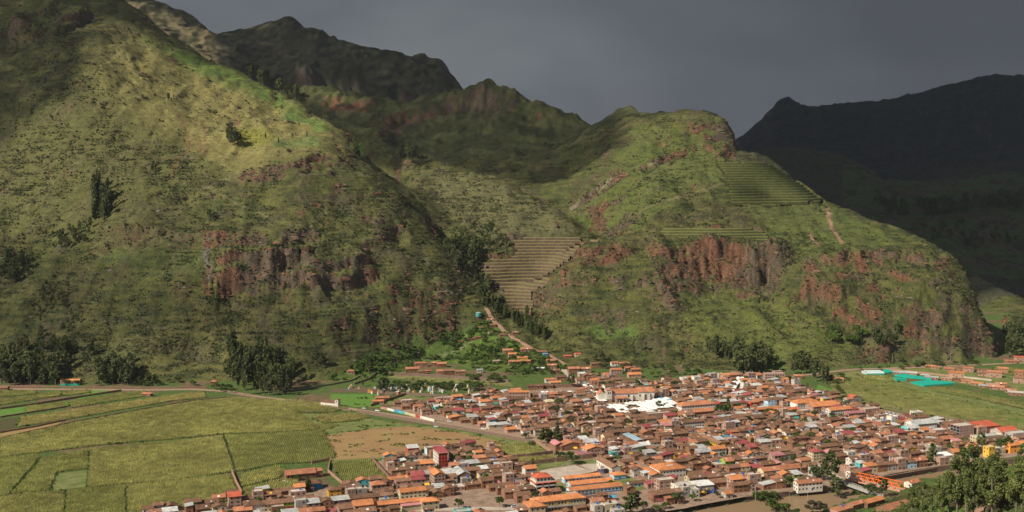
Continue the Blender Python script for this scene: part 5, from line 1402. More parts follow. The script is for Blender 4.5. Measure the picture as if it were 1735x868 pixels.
def building(x, y, w, d, h, roof='gable', wall='adobe_wall', rm='old_tile', rot=None, storeys=1, axis=None, name=None, label=None, z=None, cat=None, rise=None, windows=True, extra=None, over=.6, door=True, group=None, front=None, left=None, reg=True):
    rot = GR if rot is None else rot
    z = max(0, float(height(x, y))) if z is None else z
    name = name or ('adobe_house' if wall == 'adobe_wall' else 'brick_house' if wall == 'brick' else 'plastered_house')
    root = thing(name, label, cat or 'house', (x, y, z), rot, group)
    axis = axis or ('u' if w >= d else 'v')
    rise = rise if rise is not None else .36 * min(w, d) / 2 * 1.25
    if roof == 'gable': body, rf = gable_parts(w, d, h, rise, over, axis)
    elif roof == 'hip': body, rf = hip_parts(w, d, h, rise, over)
    elif roof == 'shed':
        body = box(-w / 2, -d / 2, -1.5, w / 2, d / 2, h); k = .12; a, b = w / 2 + .5, d / 2 + .5
        if axis == 'v':
            V_ = np.array([(-a, -b, h + .03), (a, -b, h + .03 + 2 * a * k), (a, b, h + .03 + 2 * a * k), (-a, b, h + .03)], float)
        else:
            V_ = np.array([(-a, -b, h + .03), (a, -b, h + .03), (a, b, h + .03 + 2 * b * k), (-a, b, h + .03 + 2 * b * k)], float)
        V_ = np.concatenate([V_, V_ + [0, 0, .18]])
        rf = (V_, np.array([(0, 3, 2, 1), (4, 5, 6, 7), (0, 1, 5, 4), (1, 2, 6, 5), (2, 3, 7, 6), (3, 0, 4, 7)]))
        # wall infill under the high side
        hb = V_[:4, 2] - .06
        bv = body[0].copy(); bv[4:, 2] = [hb[0], hb[1], hb[2], hb[3]]; body = (bv, body[1])
    else:
        body = box(-w / 2, -d / 2, -1.5, w / 2, d / 2, h)
        rf = box(-w / 2 + .02, -d / 2 + .02, h + .005, w / 2 - .02, d / 2 - .02, h + .12) if roof == 'flat' else None
    part('wall', body, wall, root)
    if rf is not None: part('roof', rf, rm, root)
    if roof == 'gable' and rm in ('old_tile', 'brown_tile', 'terracotta_tile') and axis == 'u' and hr.random() < .4:
        k_ = rise / (d / 2); x0_ = hr.uniform(-w * .35, w * .25); y0_ = -d * hr.uniform(.12, .32); wd_, ln_ = hr.uniform(.7, 2.2), hr.uniform(.8, 1.6)
        zt = lambda yy_: h + rise + .30 + k_ * yy_
        sv_ = np.array([(x0_, y0_ - ln_, zt(y0_ - ln_)), (x0_ + wd_, y0_ - ln_, zt(y0_ - ln_)), (x0_ + wd_, y0_, zt(y0_)), (x0_, y0_, zt(y0_))])
        part('roof_patch', (np.vstack([sv_, sv_ + [0, 0, .07]]), np.array([(0, 3, 2, 1), (4, 5, 6, 7), (0, 1, 5, 4), (1, 2, 6, 5), (2, 3, 7, 6), (3, 0, 4, 7)])), hr.choice(['white_sheet', 'tin', 'tin', 'white_sheet', 'terracotta_tile', 'yellow_sheet']), root)
    if roof == 'flat':
        r = hr.random()
        pm = wall
        for (a0, b0, a1, b1) in ((-w / 2, -d / 2, w / 2, -d / 2 + .25), (-w / 2, d / 2 - .25, w / 2, d / 2), (-w / 2, -d / 2 + .25, -w / 2 + .25, d / 2 - .25), (w / 2 - .25, -d / 2 + .25, w / 2, d / 2 - .25)):
            if h > 4: part('parapet', box(a0, b0, h + .002, a1, b1, h + .8), pm, root)
        for (cx_, cy_) in ((-w / 2 + .3, -d / 2 + .3), (w / 2 - .3, -d / 2 + .3), (w / 2 - .3, d / 2 - .3), (-w / 2 + .3, d / 2 - .3)):
            if r < .5: part('column_stub', box(cx_ - .15, cy_ - .15, h + .8, cx_ + .15, cy_ + .15, h + 1.9), 'concrete_slab', root)
        if r > .6:
            v1, f1 = tube((w * .2, d * .2, h + .1), (w * .2, d * .2, h + 1.9), .75, .75, 8); top = (v1, f1)
            tk = part('water_tank', join([top, (np.vstack([v1[8:], [[w * .2, d * .2, h + 2.3]]]), np.array([(i, (i + 1) % 8, 8, 8) for i in range(8)]))]), 'tank_black' if r > .8 else 'blue_paint', root)
    if wall == 'brick' and h > 5:
        n_ = max(1, int(round(w / 4)))
        for s_ in range(1, storeys): part('floor_band', box(-w / 2 - .04, -d / 2 - .04, h * s_ / storeys - .15, w / 2 + .04, d / 2 + .04, h * s_ / storeys + .15), 'concrete_slab', root)
        for cx_ in np.linspace(-w / 2 + .15, w / 2 - .15, n_ + 1): part('column', box(cx_ - .16, -d / 2 - .05, -.5, cx_ + .16, -d / 2 + .1, h - .02), 'concrete_slab', root)
        for cy_ in np.linspace(-d / 2 + .15, d / 2 - .15, max(2, int(round(d / 4)) + 1))[1:]: part('column', box(-w / 2 - .05, cy_ - .16, -.5, -w / 2 + .1, cy_ + .16, h - .02), 'concrete_slab', root)
    if front: part('front_wall', box(-w / 2 + .02, -d / 2 - .035, -.4, w / 2 - .02, -d / 2 + .1, h - .1), front, root)
    if left: part('side_wall', box(-w / 2 - .035, -d / 2 + .02, -.4, -w / 2 + .1, d / 2 - .02, h - .1), left, root)
    if windows:
        sh = h / storeys
        for fc, ln in (('f', w), ('l', d)):
            if windows == 'front' and fc == 'l': continue
            n_ = max(1, int(ln / (3.4 if windows is True else windows if isinstance(windows, (int, float)) and windows > 1 else 3.4)))
            for s_ in range(storeys):
                for i in range(n_):
                    if windows is True and hr.random() < (.35 if fc == 'f' else .55): continue
                    tt = -ln / 2 + ln * (i + .5) / n_
                    if s_ == 0 and i == n_ // 2 and fc == 'f' and door: continue
                    part('window', win_geo(fc, w, d, tt, s_ * sh + sh * .36, 1.15, min(1.35, sh * .42)), 'window_dark', root)
        if door: part('door', win_geo('f', w, d, -w / 2 + w * (max(1, int(w / 3.4)) // 2 + .5) / max(1, int(w / 3.4)), -.1, 1.3, 2.1), 'door_blue' if wall in ('white_wall', 'pale_blue_wall') else 'door_brown', root)
    FOOT.append((x, y, w, d, rot))
    if reg: HOUSES.append([root, x, y, rm, wall, storeys, name, label, w * d * (h + 3) / y / y])
    return root
def at_roof(px, py, h): return ground(px, py, h)
def B(px, py, w, d, h, roof, wall, rm, st, label, name=None, **k):
    x, y = ground(px, py, h + (1 if roof in ('gable', 'hip') else 0))
    return building(x, y, w, d, h, roof, wall, rm, storeys=st, label=label, name=name, z=0, **k)

# ------------------------------------------------------------------ landmark buildings, one by one
WN = dict(windows=3.0)
# yellow school block at the bottom edge
o = B(945, 842, 40, 11, 8.5, 'hip', 'cream_wall', 'orange_tile', 2, 'cream two storey school block with wide bright orange roof at the bottom edge', 'school_building', cat='school', windows=2.4)
part('walkway', box(-14, -7.2, 4.1, 14, -5.6, 4.3), 'concrete_slab', o); part('railing', box(-14, -7.2, 4.35, 14, -7.1, 5.2), 'white_wall', o)
for cx_ in (-12, -4, 5): part('door', box(cx_, -5.62, 4.4, cx_ + 1.6, -5.4, 6.8), 'yellow_wall', o)
o = B(905, 852, 12, 14, 8.0, 'hip', 'cream_wall', 'orange_tile', 2, 'school wing with bare brick side wall left of the cream school block', 'school_building', cat='school', left='brick', windows=3.2)
# four storey hotel with red roofs
x, y = ground(914, 838, 0); y += 7; x += 3
root = building(x, y, 17, 13, 9.4, 'flat', 'white_wall', 'concrete_slab', storeys=3, name='hotel', cat='hotel', label='white four storey hotel with stepped red tiled roof and dark balconies', z=0, windows=2.6, door=False)
bd, rf = hip_parts(12, 10, 3.1, 2.4, 1.0); sh = np.array([-1.5, .5, 10.9 - 1.5 + 1.5]); bd = (bd[0] * [1, 1, 1] + [-1.5, .5, 10.9], bd[1]); rf = (rf[0] + [-1.5, .5, 9.6], rf[1])
part('top_storey', box(-7.5, -4.5, 9.55, 4.5, 5.5, 12.7), 'white_wall', root); part('top_roof', (hip_parts(12, 10, 12.7, 2.4, 1.0)[1][0] + [-1.5, .5, .02], rf[1]), 'red_tile', root)
part('roof_skirt', box(-10, -8, 9.1, 9.8, -6.55, 9.5), 'red_tile', root); part('roof_skirt', box(-10, -6.5, 9.1, -8.55, 8, 9.5), 'red_tile', root)
for s_ in range(3):
    for cx_ in (-5.5, -.3, 5): part('balcony', box(cx_ - 1.9, -7.6, s_ * 3.13 + .2, cx_ + 1.9, -6.6, s_ * 3.13 + 1.1), 'white_wall', root); 
    for cx_ in (-5.5, -.3, 5): part('balcony_opening', box(cx_ - 2.1, -6.58, s_ * 3.13 + 1.12, cx_ + 2.1, -6.4, s_ * 3.13 + 2.7), 'window_dark', root)
for cx_ in (-6, -3, 0, 3): part('window', box(cx_ - .7, -4.56, 10.2, cx_ + .7, -4.4, 12), 'window_dark', root)
for cy_ in (-3, 0, 3): part('window', box(-7.56, cy_ - .6 + .5, 10.2, -7.4, cy_ + 1.1, 12), 'window_dark', root)
B(897, 790, 10, 8, 8.2, 'gable', 'grey_wall', 'orange_tile', 3, 'narrow grey three storey house with orange roof behind the red roofed hotel', left='white_wall')
# pale blue school
B(985, 805, 32, 6.5, 3.6, 'gable', 'pale_blue_wall', 'orange_tile', 1, 'long orange roofed wing of the pale blue school, farthest back beside the courts', 'school_building', cat='school', windows=3)
B(1000, 814, 37, 8, 3.8, 'gable', 'pale_blue_wall', 'orange_tile', 1, 'middle orange roofed wing of the pale blue school', 'school_building', cat='school', windows=3)
o = B(1007, 823, 44, 8, 4.0, 'gable', 'pale_blue_wall', 'orange_tile', 1, 'front orange roofed wing of the pale blue school with blue painted base', 'school_building', cat='school', windows=3)
part('blue_base', box(-22.05, -4.06, -.3, 22.05, -3.9, .9), 'blue_paint', o)
o = B(1047, 801, 11, 8, 3.6, 'hip', 'pale_blue_wall', 'orange_tile', 1, 'small orange hipped classroom at the right end of the pale blue school', 'school_building', cat='school')
part('blue_base', box(-5.55, -4.06, -.3, 5.55, -3.9, .9), 'blue_paint', o)
B(1078, 815, 14, 5, 3.0, 'gable', 'pale_blue_wall', 'brown_tile', 1, 'low brown roofed classroom on the green lawn of the blue school', 'school_building', cat='school')
# fence along the school front
def rail_fence(L, h, n, label, mat='steel_grey', pm='blue_paint'):
    c = np.mean(L, 0); root = thing('school_fence', label, 'fence', (c[0], c[1], 0))
    a, b = np.array(L[0]), np.array(L[1]); ln = np.linalg.norm(b - a); ang = math.atan2(b[1] - a[1], b[0] - a[0]); root.rotation_euler = (0, 0, ang)
    for k in range(n + 1): 
        t = -ln / 2 + ln * k / n; part('post', box(t - .15, -.15, 0, t + .15, .15, h + .3), 'white_wall', root)
        if k < n: part('mesh_panel', box(t + .15, -.04, .9, t + ln / n - .15, .04, h), mat, root); part('base_wall', box(t + .15, -.1, 0, t + ln / n - .15, .1, .88), pm, root)
rail_fence([ground(978, 842), ground(1056, 829)], 2.8, 12, 'blue and grey fence of panels and white posts along the front of the blue school')
rail_fence([ground(1056, 829), ground(1108, 818)], 2.8, 8, 'blue and grey fence beside the lawn at the right of the blue school')
# water tower at the courts
x, y = ground(1019, 803); wt = thing('water_tower', 'small water tower with white tank on blue legs beside the courts', 'water tower', (x, y, 0), GR)
for a in (-1.3, 1.3):
    for b in (-1.3, 1.3): part('leg', box(a - .2, b - .2, 0, a + .2, b + .2, 4.2), 'blue_paint', wt)
part('tank', box(-1.7, -1.7, 4.2, 1.7, 1.7, 6.6), 'white_wall', wt); part('tank_lid', box(-1.85, -1.85, 6.6, 1.85, 1.85, 6.8), 'concrete_slab', wt)
# hotels and houses, front left cluster
o = B(746, 764, 8, 17, 12, 'shed', 'red_wall', 'maroon_tin', 4, 'maroon four storey hotel with red and white striped roof and balconied left front', 'hotel', cat='hotel', axis='u', left='white_wall', windows=2.6)
for k in range(4): part('roof_stripe', box(-3.6 + k * 2, -8, 12.32, -2.7 + k * 2, -7, 12.4), 'white_tin', o)
B(738, 757, 18, 9, 6, 'flat', 'adobe_wall', 'concrete_slab', 2, 'brown block with light blue side wall and rooftop tanks behind the maroon hotel', left='pale_blue_wall')
B(741, 799, 9, 13, 10.5, 'gable', 'brick', 'orange_tile', 4, 'tall bare brick house with orange gable roof beside the tin roofed yard', axis='v', windows=3)
B(762, 797, 14, 11, 5, 'gable', 'adobe_wall', 'tin', 1, 'left one of the pair of large grey tin roofs in the front cluster', 'warehouse', cat='warehouse')
B(781, 797, 10, 19, 5, 'gable', 'adobe_wall', 'tin', 1, 'right one of the pair of large grey tin roofs in the front cluster', 'warehouse', cat='warehouse')
B(672, 848, 36, 7, 6, 'gable', 'cream_wall', 'orange_tile', 2, 'long low orange roofed motel block beside the purple canopy', 'motel', cat='motel', windows=3)
B(727, 845, 13, 9, 6.4, 'hip', 'cream_wall', 'orange_tile', 2, 'orange roofed end block of the motel right of the purple canopy', 'motel', cat='motel')
B(698, 852, 18, 12, 4.6, 'shed', 'cream_wall', 'pink_tin', 1, 'dull purple canopy roof of the filling station in front of the motel', 'canopy', cat='canopy', windows=False, door=False)
B(698, 828, 20, 8, 8, 'gable', 'cream_wall', 'orange_tile', 3, 'cream building with orange gable roof and dark windows behind the motel', windows=3)
B(614, 850, 14, 11, 8, 'gable', 'brick', 'orange_tile', 3, 'brick building with bright orange roof and yellow bands near the bottom edge')
B(640, 817, 11, 9, 7, 'hip', 'brick', 'terracotta_tile', 2, 'two storey brick house with brown hipped roof at the corner of the walled maize field')
B(606, 858, 8, 8, 5, 'flat', 'grey_wall', 'tin', 1, 'small grey walled house with pale tin roof left of the orange roofed brick building')
B(508, 798, 24, 11, 4.6, 'gable', 'adobe_wall', 'terracotta_tile', 1, 'large farmhouse with broad terracotta roof at the edge of the maize', 'farmhouse', cat='farmhouse')
B(536, 797, 9, 6, 5, 'shed', 'adobe_wall', 'terracotta_tile', 1, 'square brown annex just right of the large farmhouse')
B(526, 816, 17, 9, 4.2, 'hip', 'blue_wall', 'old_tile', 1, 'bright blue walled house with brown hipped roof below the farmhouse')
o = B(489, 846, 38, 8, 5.6, 'gable', 'cream_wall', 'old_tile', 2, 'long two storey row with brown roof and lime green painted section', 'row_house', windows=3.2)
part('painted_front', box(-4, -4.05, 2.7, 6, -3.9, 5.4), 'green_wall', o); part('painted_front', box(-4, -4.05, -.3, 6, -3.9, 2.6), 'red_wall', o)
B(397, 839, 9, 9, 8.4, 'shed', 'brick', 'red_tile', 3, 'square bare brick house with salmon red roof at the lower left end of the town')
B(431, 851, 15, 10, 5.6, 'hip', 'white_wall', 'old_tile', 2, 'brown hipped house with white walls right of the red roofed brick house')
B(411, 860, 13, 8, 3.8, 'gable', 'adobe_wall', 'terracotta_tile', 1, 'low tiled house in front of the red roofed brick house')
B(504, 832, 12, 8, 5.6, 'flat', 'brick', 'concrete_slab', 2, 'unfinished flat roofed brick house behind the long row')
B(343, 857, 10, 9, 4, 'gable', 'adobe_wall', 'old_tile', 1, 'low brown house at the bottom edge, second from the left end of town')
B(268, 864, 14, 8, 3.4, 'gable', 'adobe_wall', 'old_tile', 1, 'low brown tiled house at the bottom edge, farthest left of the town')
B(566, 826, 10, 8, 5, 'hip', 'yellow_wall', 'old_tile', 2, 'small yellow walled house with brown roof near the farmyard wall')
B(470, 858, 9, 6, 5, 'flat', 'adobe_wall', 'concrete_slab', 1, 'low brown block beside the street at the bottom left')
# chapel by the road
ch = B(560, 679, 20, 8, 4.8, 'gable', 'white_wall', 'old_tile', 1, 'white chapel with long brown roof standing alone by the road', 'chapel', cat='chapel', rot=-24, windows=False)
part('bell_tower', box(8.5, -4.8, -.5, 12.5, -.5, 8.2), 'white_wall', ch); part('tower_cap', hip_parts(4.4, 4.4, 8.2, 1.2, .3)[1], 'old_tile', ch).location = (10.5, -2.6, 0)
part('tower_window', box(9.9, -4.88, 5.4, 11, -4.7, 7), 'window_dark', ch)
B(363, 645, 7, 7, 5.2, 'hip', 'adobe_wall', 'terracotta_tile', 2, 'square terracotta roofed gatehouse at the foot of the left mountain', 'gatehouse', rot=0)
o = B(120, 643, 22, 7, 5, 'gable', 'brick', 'orange_tile', 1, 'long farmhouse with orange roof alone on the far left of the valley', 'farmhouse', cat='farmhouse', rot=3, windows=3)
part('green_cloth', box(-9, -7, 0, 12, -6.8, 2), 'teal_net', o)
B(249, 667, 11, 5, 2.6, 'shed', 'adobe_wall', 'terracotta_tile', 1, 'small tiled shed among the maize strips on the left', 'shed', cat='shed', rot=-14)
B(7, 655, 10, 6, 3, 'gable', 'adobe_wall', 'old_tile', 1, 'small brown hut at the far left edge of the valley', 'hut', cat='hut', rot=0)
# behind the cemetery and roadside
B(879, 662, 22, 10, 9.5, 'gable', 'brick', 'orange_tile', 3, 'three storey bare brick block with thin orange roof edge behind the west quarter', 'school_building', cat='school', rot=2, rise=.9, windows=3)
B(932, 678, 11, 9, 4, 'hip', 'cream_wall', 'cream_wall', 1, 'cream tent like hipped roof among trees in the west quarter', 'pavilion', cat='pavilion')
B(907, 652, 18, 6, 4, 'gable', 'adobe_wall', 'old_tile', 1, 'long brown roofed house on the grassy terrace', rot=2)
B(928, 653, 12, 6, 3.4, 'shed', 'adobe_wall', 'old_tile', 1, 'smaller brown house right of the long one on the grassy terrace', rot=2)
# big church behind the plaza
cx0, cy0 = ground(1062, 681)
chu = thing('church', 'large white colonial church with terracotta roof behind the market plaza', 'church', (cx0, cy0 + 8, 0), 8)
def gp(w, d, h, rise, dx, dy, wm, rm, n1='nave_wall', n2='roof'):
    b_, r_ = gable_parts(w, d, h, rise, .7); b_ = (b_[0] + [dx, dy, 0], b_[1]); r_ = (r_[0] + [dx, dy, 0], r_[1])
    part(n1, b_, wm, chu); return part(n2, r_, rm, chu)
gp(30, 13, 9.2, 3.6, -3, 0, 'white_wall', 'terracotta_tile'); gp(17, 14.5, 10.4, 3.8, 20.6, 0, 'white_wall', 'terracotta_tile', 'chancel_wall')
part('stone_base', box(-18.1, -6.62, -.5, 29.2, -6.5, 1.4), 'adobe_wall', chu)
part('bell_tower', box(-24, -8.6, -.5, -17.8, -2.4, 13.2), 'white_wall', chu); part('tower_base', box(-24.1, -8.7, -.6, -17.7, -2.3, 3.4), 'brick', chu)
q = part('tower_roof', hip_parts(6.2, 6.2, 13.2, 1.9, .4)[1], 'terracotta_tile', chu); q.location = (-20.9, -5.5, .02)
for k in (-22.4, -20.2): part('belfry_opening', box(k, -8.68, 9.2, k + 1.1, -8.5, 11.6), 'window_dark', chu)
part('belfry_opening', box(-24.08, -6.2, 9.2, -23.9, -5, 11.6), 'window_dark', chu)
b_, r_ = gable_parts(8, 12, 7.8, 3.8, .2, 'v'); part('facade_gable', (b_[0] + [-28, .5, 0], b_[1]), 'white_wall', chu); part('facade_roof', (r_[0] + [-28, .5, 0], r_[1]), 'terracotta_tile', chu)
part('stone_base', box(-32.1, -5.6, -.5, -32.0, 6.4, 3), 'brick', chu)
pb, pr = gable_parts(14, 5, 4.8, 1.2, .6); part('porch_roof', (pr[0] + [-8, -9, 0], pr[1]), 'terracotta_tile', chu)
for k in (-14, -10, -6, -2): part('porch_pillar', box(k - .3, -11.2, -.3, k + .3, -10.6, 5), 'white_wall', chu)
part('porch_door', box(-10.6, -6.66, 0, -8, -6.45, 4), 'door_brown', chu)
for k in (2, 14.5, 21): part('buttress', box(k + 2.6, -8.2 if k < 10 else -9, -.4, k + 3.8, -6.4, 7.5), 'white_wall', chu)
for k in (0.5, 13, 19.5, 25): part('window', box(k, -6.72 if k < 10 else -7.34, 5.2, k + 1.5, -6.45, 7.6), 'window_dark', chu)
FOOT.append((cx0 + 2, cy0 + 8, 66, 22, 8))
# market quarter
B(1179, 683, 40, 12, 6, 'hip', 'white_wall', 'terracotta_tile', 2, 'very large terracotta hipped roof right of the market plaza, white left wall', windows=3, rise=3.4)
B(1190, 694, 24, 10, 4.6, 'gable', 'adobe_wall', 'terracotta_tile', 1, 'terracotta roof just in front of the very large one by the plaza')
B(1115, 700, 24, 7, 6, 'flat', 'brick', 'concrete_slab', 2, 'long narrow brick block just in front of the market tents')
B(1136, 703, 12, 8, 8.5, 'shed', 'brick', 'maroon_tin', 3, 'dark three storey brick house with maroon roof in front of the market')
B(1150, 709, 9, 9, 9, 'flat', 'brick', 'concrete_slab', 3, 'pale brick tower like house right of the maroon roofed one by the market')
B(1134, 714, 20, 8, 4.5, 'shed', 'adobe_wall', 'orange_tile', 1, 'single long orange red shed roof below the market plaza')
B(1172, 712, 24, 7, 6, 'gable', 'white_wall', 'brown_tile', 2, 'white two storey row with many windows under a dark roof below the plaza', windows=2.6)
B(1005, 757, 17, 11, 6, 'gable', 'brick', 'orange_tile', 2, 'orange roofed brick hall behind the sports courts', 'hall', cat='hall', left='white_wall', axis='v')
B(989, 768, 14, 8, 3.4, 'shed', 'brick', 'pink_tin', 1, 'low red and white striped roof in front of the orange roofed hall', 'shed', cat='shed')
B(966, 750, 22, 12, 4.6, 'gable', 'adobe_wall', 'terracotta_tile', 1, 'broad pale terracotta warehouse roof beside the dark conifer', 'warehouse', cat='warehouse', axis='v')
B(942, 748, 9, 20, 5.2, 'gable', 'adobe_wall', 'pink_tin', 1, 'long pink and white striped tin roof right of the dark trees', 'warehouse', cat='warehouse', axis='v')
B(1031, 783, 8, 30, 5.4, 'gable', 'white_wall', 'old_tile', 1, 'long white wall building with brown roof running down beside the small court', axis='v', windows=3.4)
B(1071, 741, 6, 28, 4, 'shed', 'adobe_wall', 'blue_tin', 1, 'long thin blue grey tin roof in the middle of the town', 'market_hall', cat='market hall', axis='v')
o = B(1131, 789, 24, 18, 7.6, 'hip', 'white_wall', 'orange_tile', 2, 'wide white building with big orange hipped roof and pale skylight patch', 'civic_hall', cat='hall', windows=2.8, rise=3.6)
part('lower_roof', gable_parts(10, 20, 5.4, 1.2, .6, 'v')[1], 'orange_tile', o).location = (-15.5, -2, 0)
part('side_wing', box(-20, -11, -.5, -12.1, 7, 5.3), 'white_wall', o); part('skylight', box(-2.5, -5, 9.75, 2.5, -3.6, 10.15), 'white_tin', o)
B(1126, 812, 14, 9, 8.6, 'flat', 'brick', 'concrete_slab', 3, 'square bare brick block in front of the big white and orange hall', windows=4)
B(1158, 821, 16, 12, 6, 'flat', 'white_wall', 'concrete_slab', 2, 'white unfinished building with rubble roof near the river bank')
B(1190, 820, 15, 10, 4.6, 'shed', 'grey_wall', 'white_tin', 1, 'pale sheet canopy roof beside the scrap yard near the river', 'shed', cat='shed', windows=False)
B(1178, 805, 15, 8, 6, 'gable', 'cream_wall', 'old_tile', 2, 'cream house with blue doors and brown roof right of the big hall', windows=3)
B(1206, 804, 14, 8, 5, 'gable', 'red_wall', 'old_tile', 1, 'dark red walled house with brown roof right of the cream one')
B(1214, 813, 20, 9, 4, 'gable', 'adobe_wall', 'old_tile', 1, 'long brown barn roof above the scrap yard', 'barn', cat='barn')
B(1248, 810, 12, 9, 8, 'shed', 'brick', 'orange_tile', 3, 'brick house with orange lean to roof left of the river trees')
B(1207, 743, 7, 34, 6, 'gable', 'yellow_wall', 'old_tile', 2, 'long brown roof with yellow walls and green balcony around a courtyard', axis='v', windows=2.8, rot=GR)
B(1214, 757, 15, 8, 6.2, 'gable', 'white_wall', 'orange_tile', 2, 'orange roof with red band just below the yellow courtyard building')
B(1369, 814, 22, 7, 6.2, 'gable', 'white_wall', 'terracotta_tile', 2, 'riverside house with terracotta roof and long wooden gallery', windows=3, rot=17)
B(1304, 793, 17, 9, 5, 'gable', 'cream_wall', 'terracotta_tile', 1, 'terracotta hall left of the two palms', 'hall', cat='hall')
B(1341, 789, 22, 10, 5, 'gable', 'adobe_wall', 'terracotta_tile', 1, 'terracotta hall just behind the two palms', 'hall', cat='hall')
B(1381, 762, 9, 8, 10, 'hip', 'cream_wall', 'maroon_tin', 4, 'cream corner tower house with maroon top roof above the bridge street', windows=2.6)
B(1340, 759, 7, 34, 5.4, 'gable', 'white_wall', 'brown_tile', 2, 'white terrace with dark roof running down towards the corner tower house', axis='v', windows=3)
# right part of town
B(1364, 679, 28, 13, 5.6, 'hip', 'white_wall', 'orange_tile', 1, 'left and rearmost of the three big orange school roofs on the right', 'school_building', cat='school', rise=3)
B(1393, 684, 32, 14, 5.8, 'gable', 'brick', 'orange_tile', 2, 'widest and middle of the three big orange school roofs on the right', 'school_building', cat='school', rise=3)
B(1421, 691, 26, 9, 8.4, 'gable', 'white_wall', 'orange_tile', 3, 'white three storey school block with orange roof on the right', 'school_building', cat='school', windows=2.8)
B(1448, 699, 20, 7, 5.8, 'shed', 'brick', 'pink_tin', 2, 'salmon brick block with pink roof right of the white school block', windows=2.8)
B(1302, 690, 29, 6, 4, 'gable', 'adobe_wall', 'orange_tile', 1, 'very long thin orange roof behind the row of green bushes')
B(1341, 691, 14, 6, 4, 'gable', 'brick', 'red_tile', 1, 'short red roof continuing the very long orange one')
B(1473, 692, 18, 10, 7, 'flat', 'brick', 'concrete_slab', 2, 'flat roofed brick block at the far right corner of the school quarter')
B(1446, 671, 15, 9, 4.6, 'gable', 'grey_wall', 'red_tile', 1, 'lone grey house with orange red roof at the edge of the right fields', axis='v')
B(1311, 633, 24, 8, 9, 'flat', 'brick', 'concrete_slab', 3, 'big flat brick building with orange trim at the mountain foot', rot=4, windows=3)
B(1466, 646 + 0, 10, 6, 2.6, 'gable', 'adobe_wall', 'terracotta_tile', 1, 'low terracotta hut by the field track behind the town', 'hut', cat='hut') if False else None
B(1560, 714, 28, 13, 6.5, 'gable', 'white_wall', 'tin', 2, 'large white building with wide grey blue metal roof at the right of the town', windows=3)
B(1543, 722, 14, 10, 5, 'gable', 'teal_wall', 'tin', 1, 'lower grey roofed wing in front of the large grey blue metal roof')
o = B(1630, 720, 17, 12, 11, 'flat', 'brick', 'concrete_slab', 4, 'tall brick block with dark glazed left front at the right of the town', left='window_dark', windows=False)
B(1668, 720, 24, 15, 6.5, 'shed', 'brick', 'red_tile', 1, 'largest bright red sheet roof at the right edge of the town', 'sports_hall', cat='sports hall', windows=False)
B(1702, 727, 20, 14, 6, 'gable', 'grey_wall', 'red_tile', 1, 'second bright red roof, lower and right of the largest one', 'sports_hall', cat='sports hall', windows=False)
B(1659, 723, 10, 8, 8.5, 'flat', 'brick', 'orange_tile', 3, 'stepped brick house with orange terraces in front of the red roof')
B(1676, 757, 7, 7, 9, 'flat', 'yellow_wall', 'concrete_slab', 3, 'narrow ochre yellow house with balconies near the right hill')
B(1720, 750, 20, 9, 7, 'gable', 'orange_wall', 'orange_tile', 2, 'orange walled house with orange roof at the right frame edge')
B(1672, 738, 30, 9, 6, 'flat', 'cream_wall', 'tin', 2, 'long pale flat building above the ochre house', windows=3)
B(1722, 733, 18, 10, 7, 'flat', 'grey_wall', 'concrete_slab', 2, 'grey walled block at the right frame edge under the red roof')
B(1594, 771, 18, 8, 4, 'shed', 'white_wall', 'white_tin', 1, 'white sheet roof beside the river trees on the right', windows=False)
B(1590, 728, 14, 9, 7, 'flat', 'brick', 'tin', 2, 'orange brick block left of the tall glazed one')
# other bank of the river
B(1478, 845, 20, 7, 4, 'gable', 'adobe_wall', 'orange_tile', 1, 'low orange roof on the near bank under the bridge end', rot=35)
B(1516, 856, 26, 13, 4.5, 'gable', 'adobe_wall', 'terracotta_tile', 1, 'wide terracotta roof on the near bank behind the tall trees', rot=35)
B(1425, 861, 18, 9, 3.6, 'flat', 'brick', 'terracotta_tile', 1, 'low brick compound on the near bank at the bottom edge', rot=35)
B(1450, 850, 14, 6, 3.6, 'gable', 'brick', 'terracotta_tile', 1, 'small terracotta roof between the bridge and the brick compound', rot=35)
B(1546, 814, 12, 7, 4, 'gable', 'white_wall', 'terracotta_tile', 1, 'small white house with terracotta roof on the far side of the bridge head', rot=35)
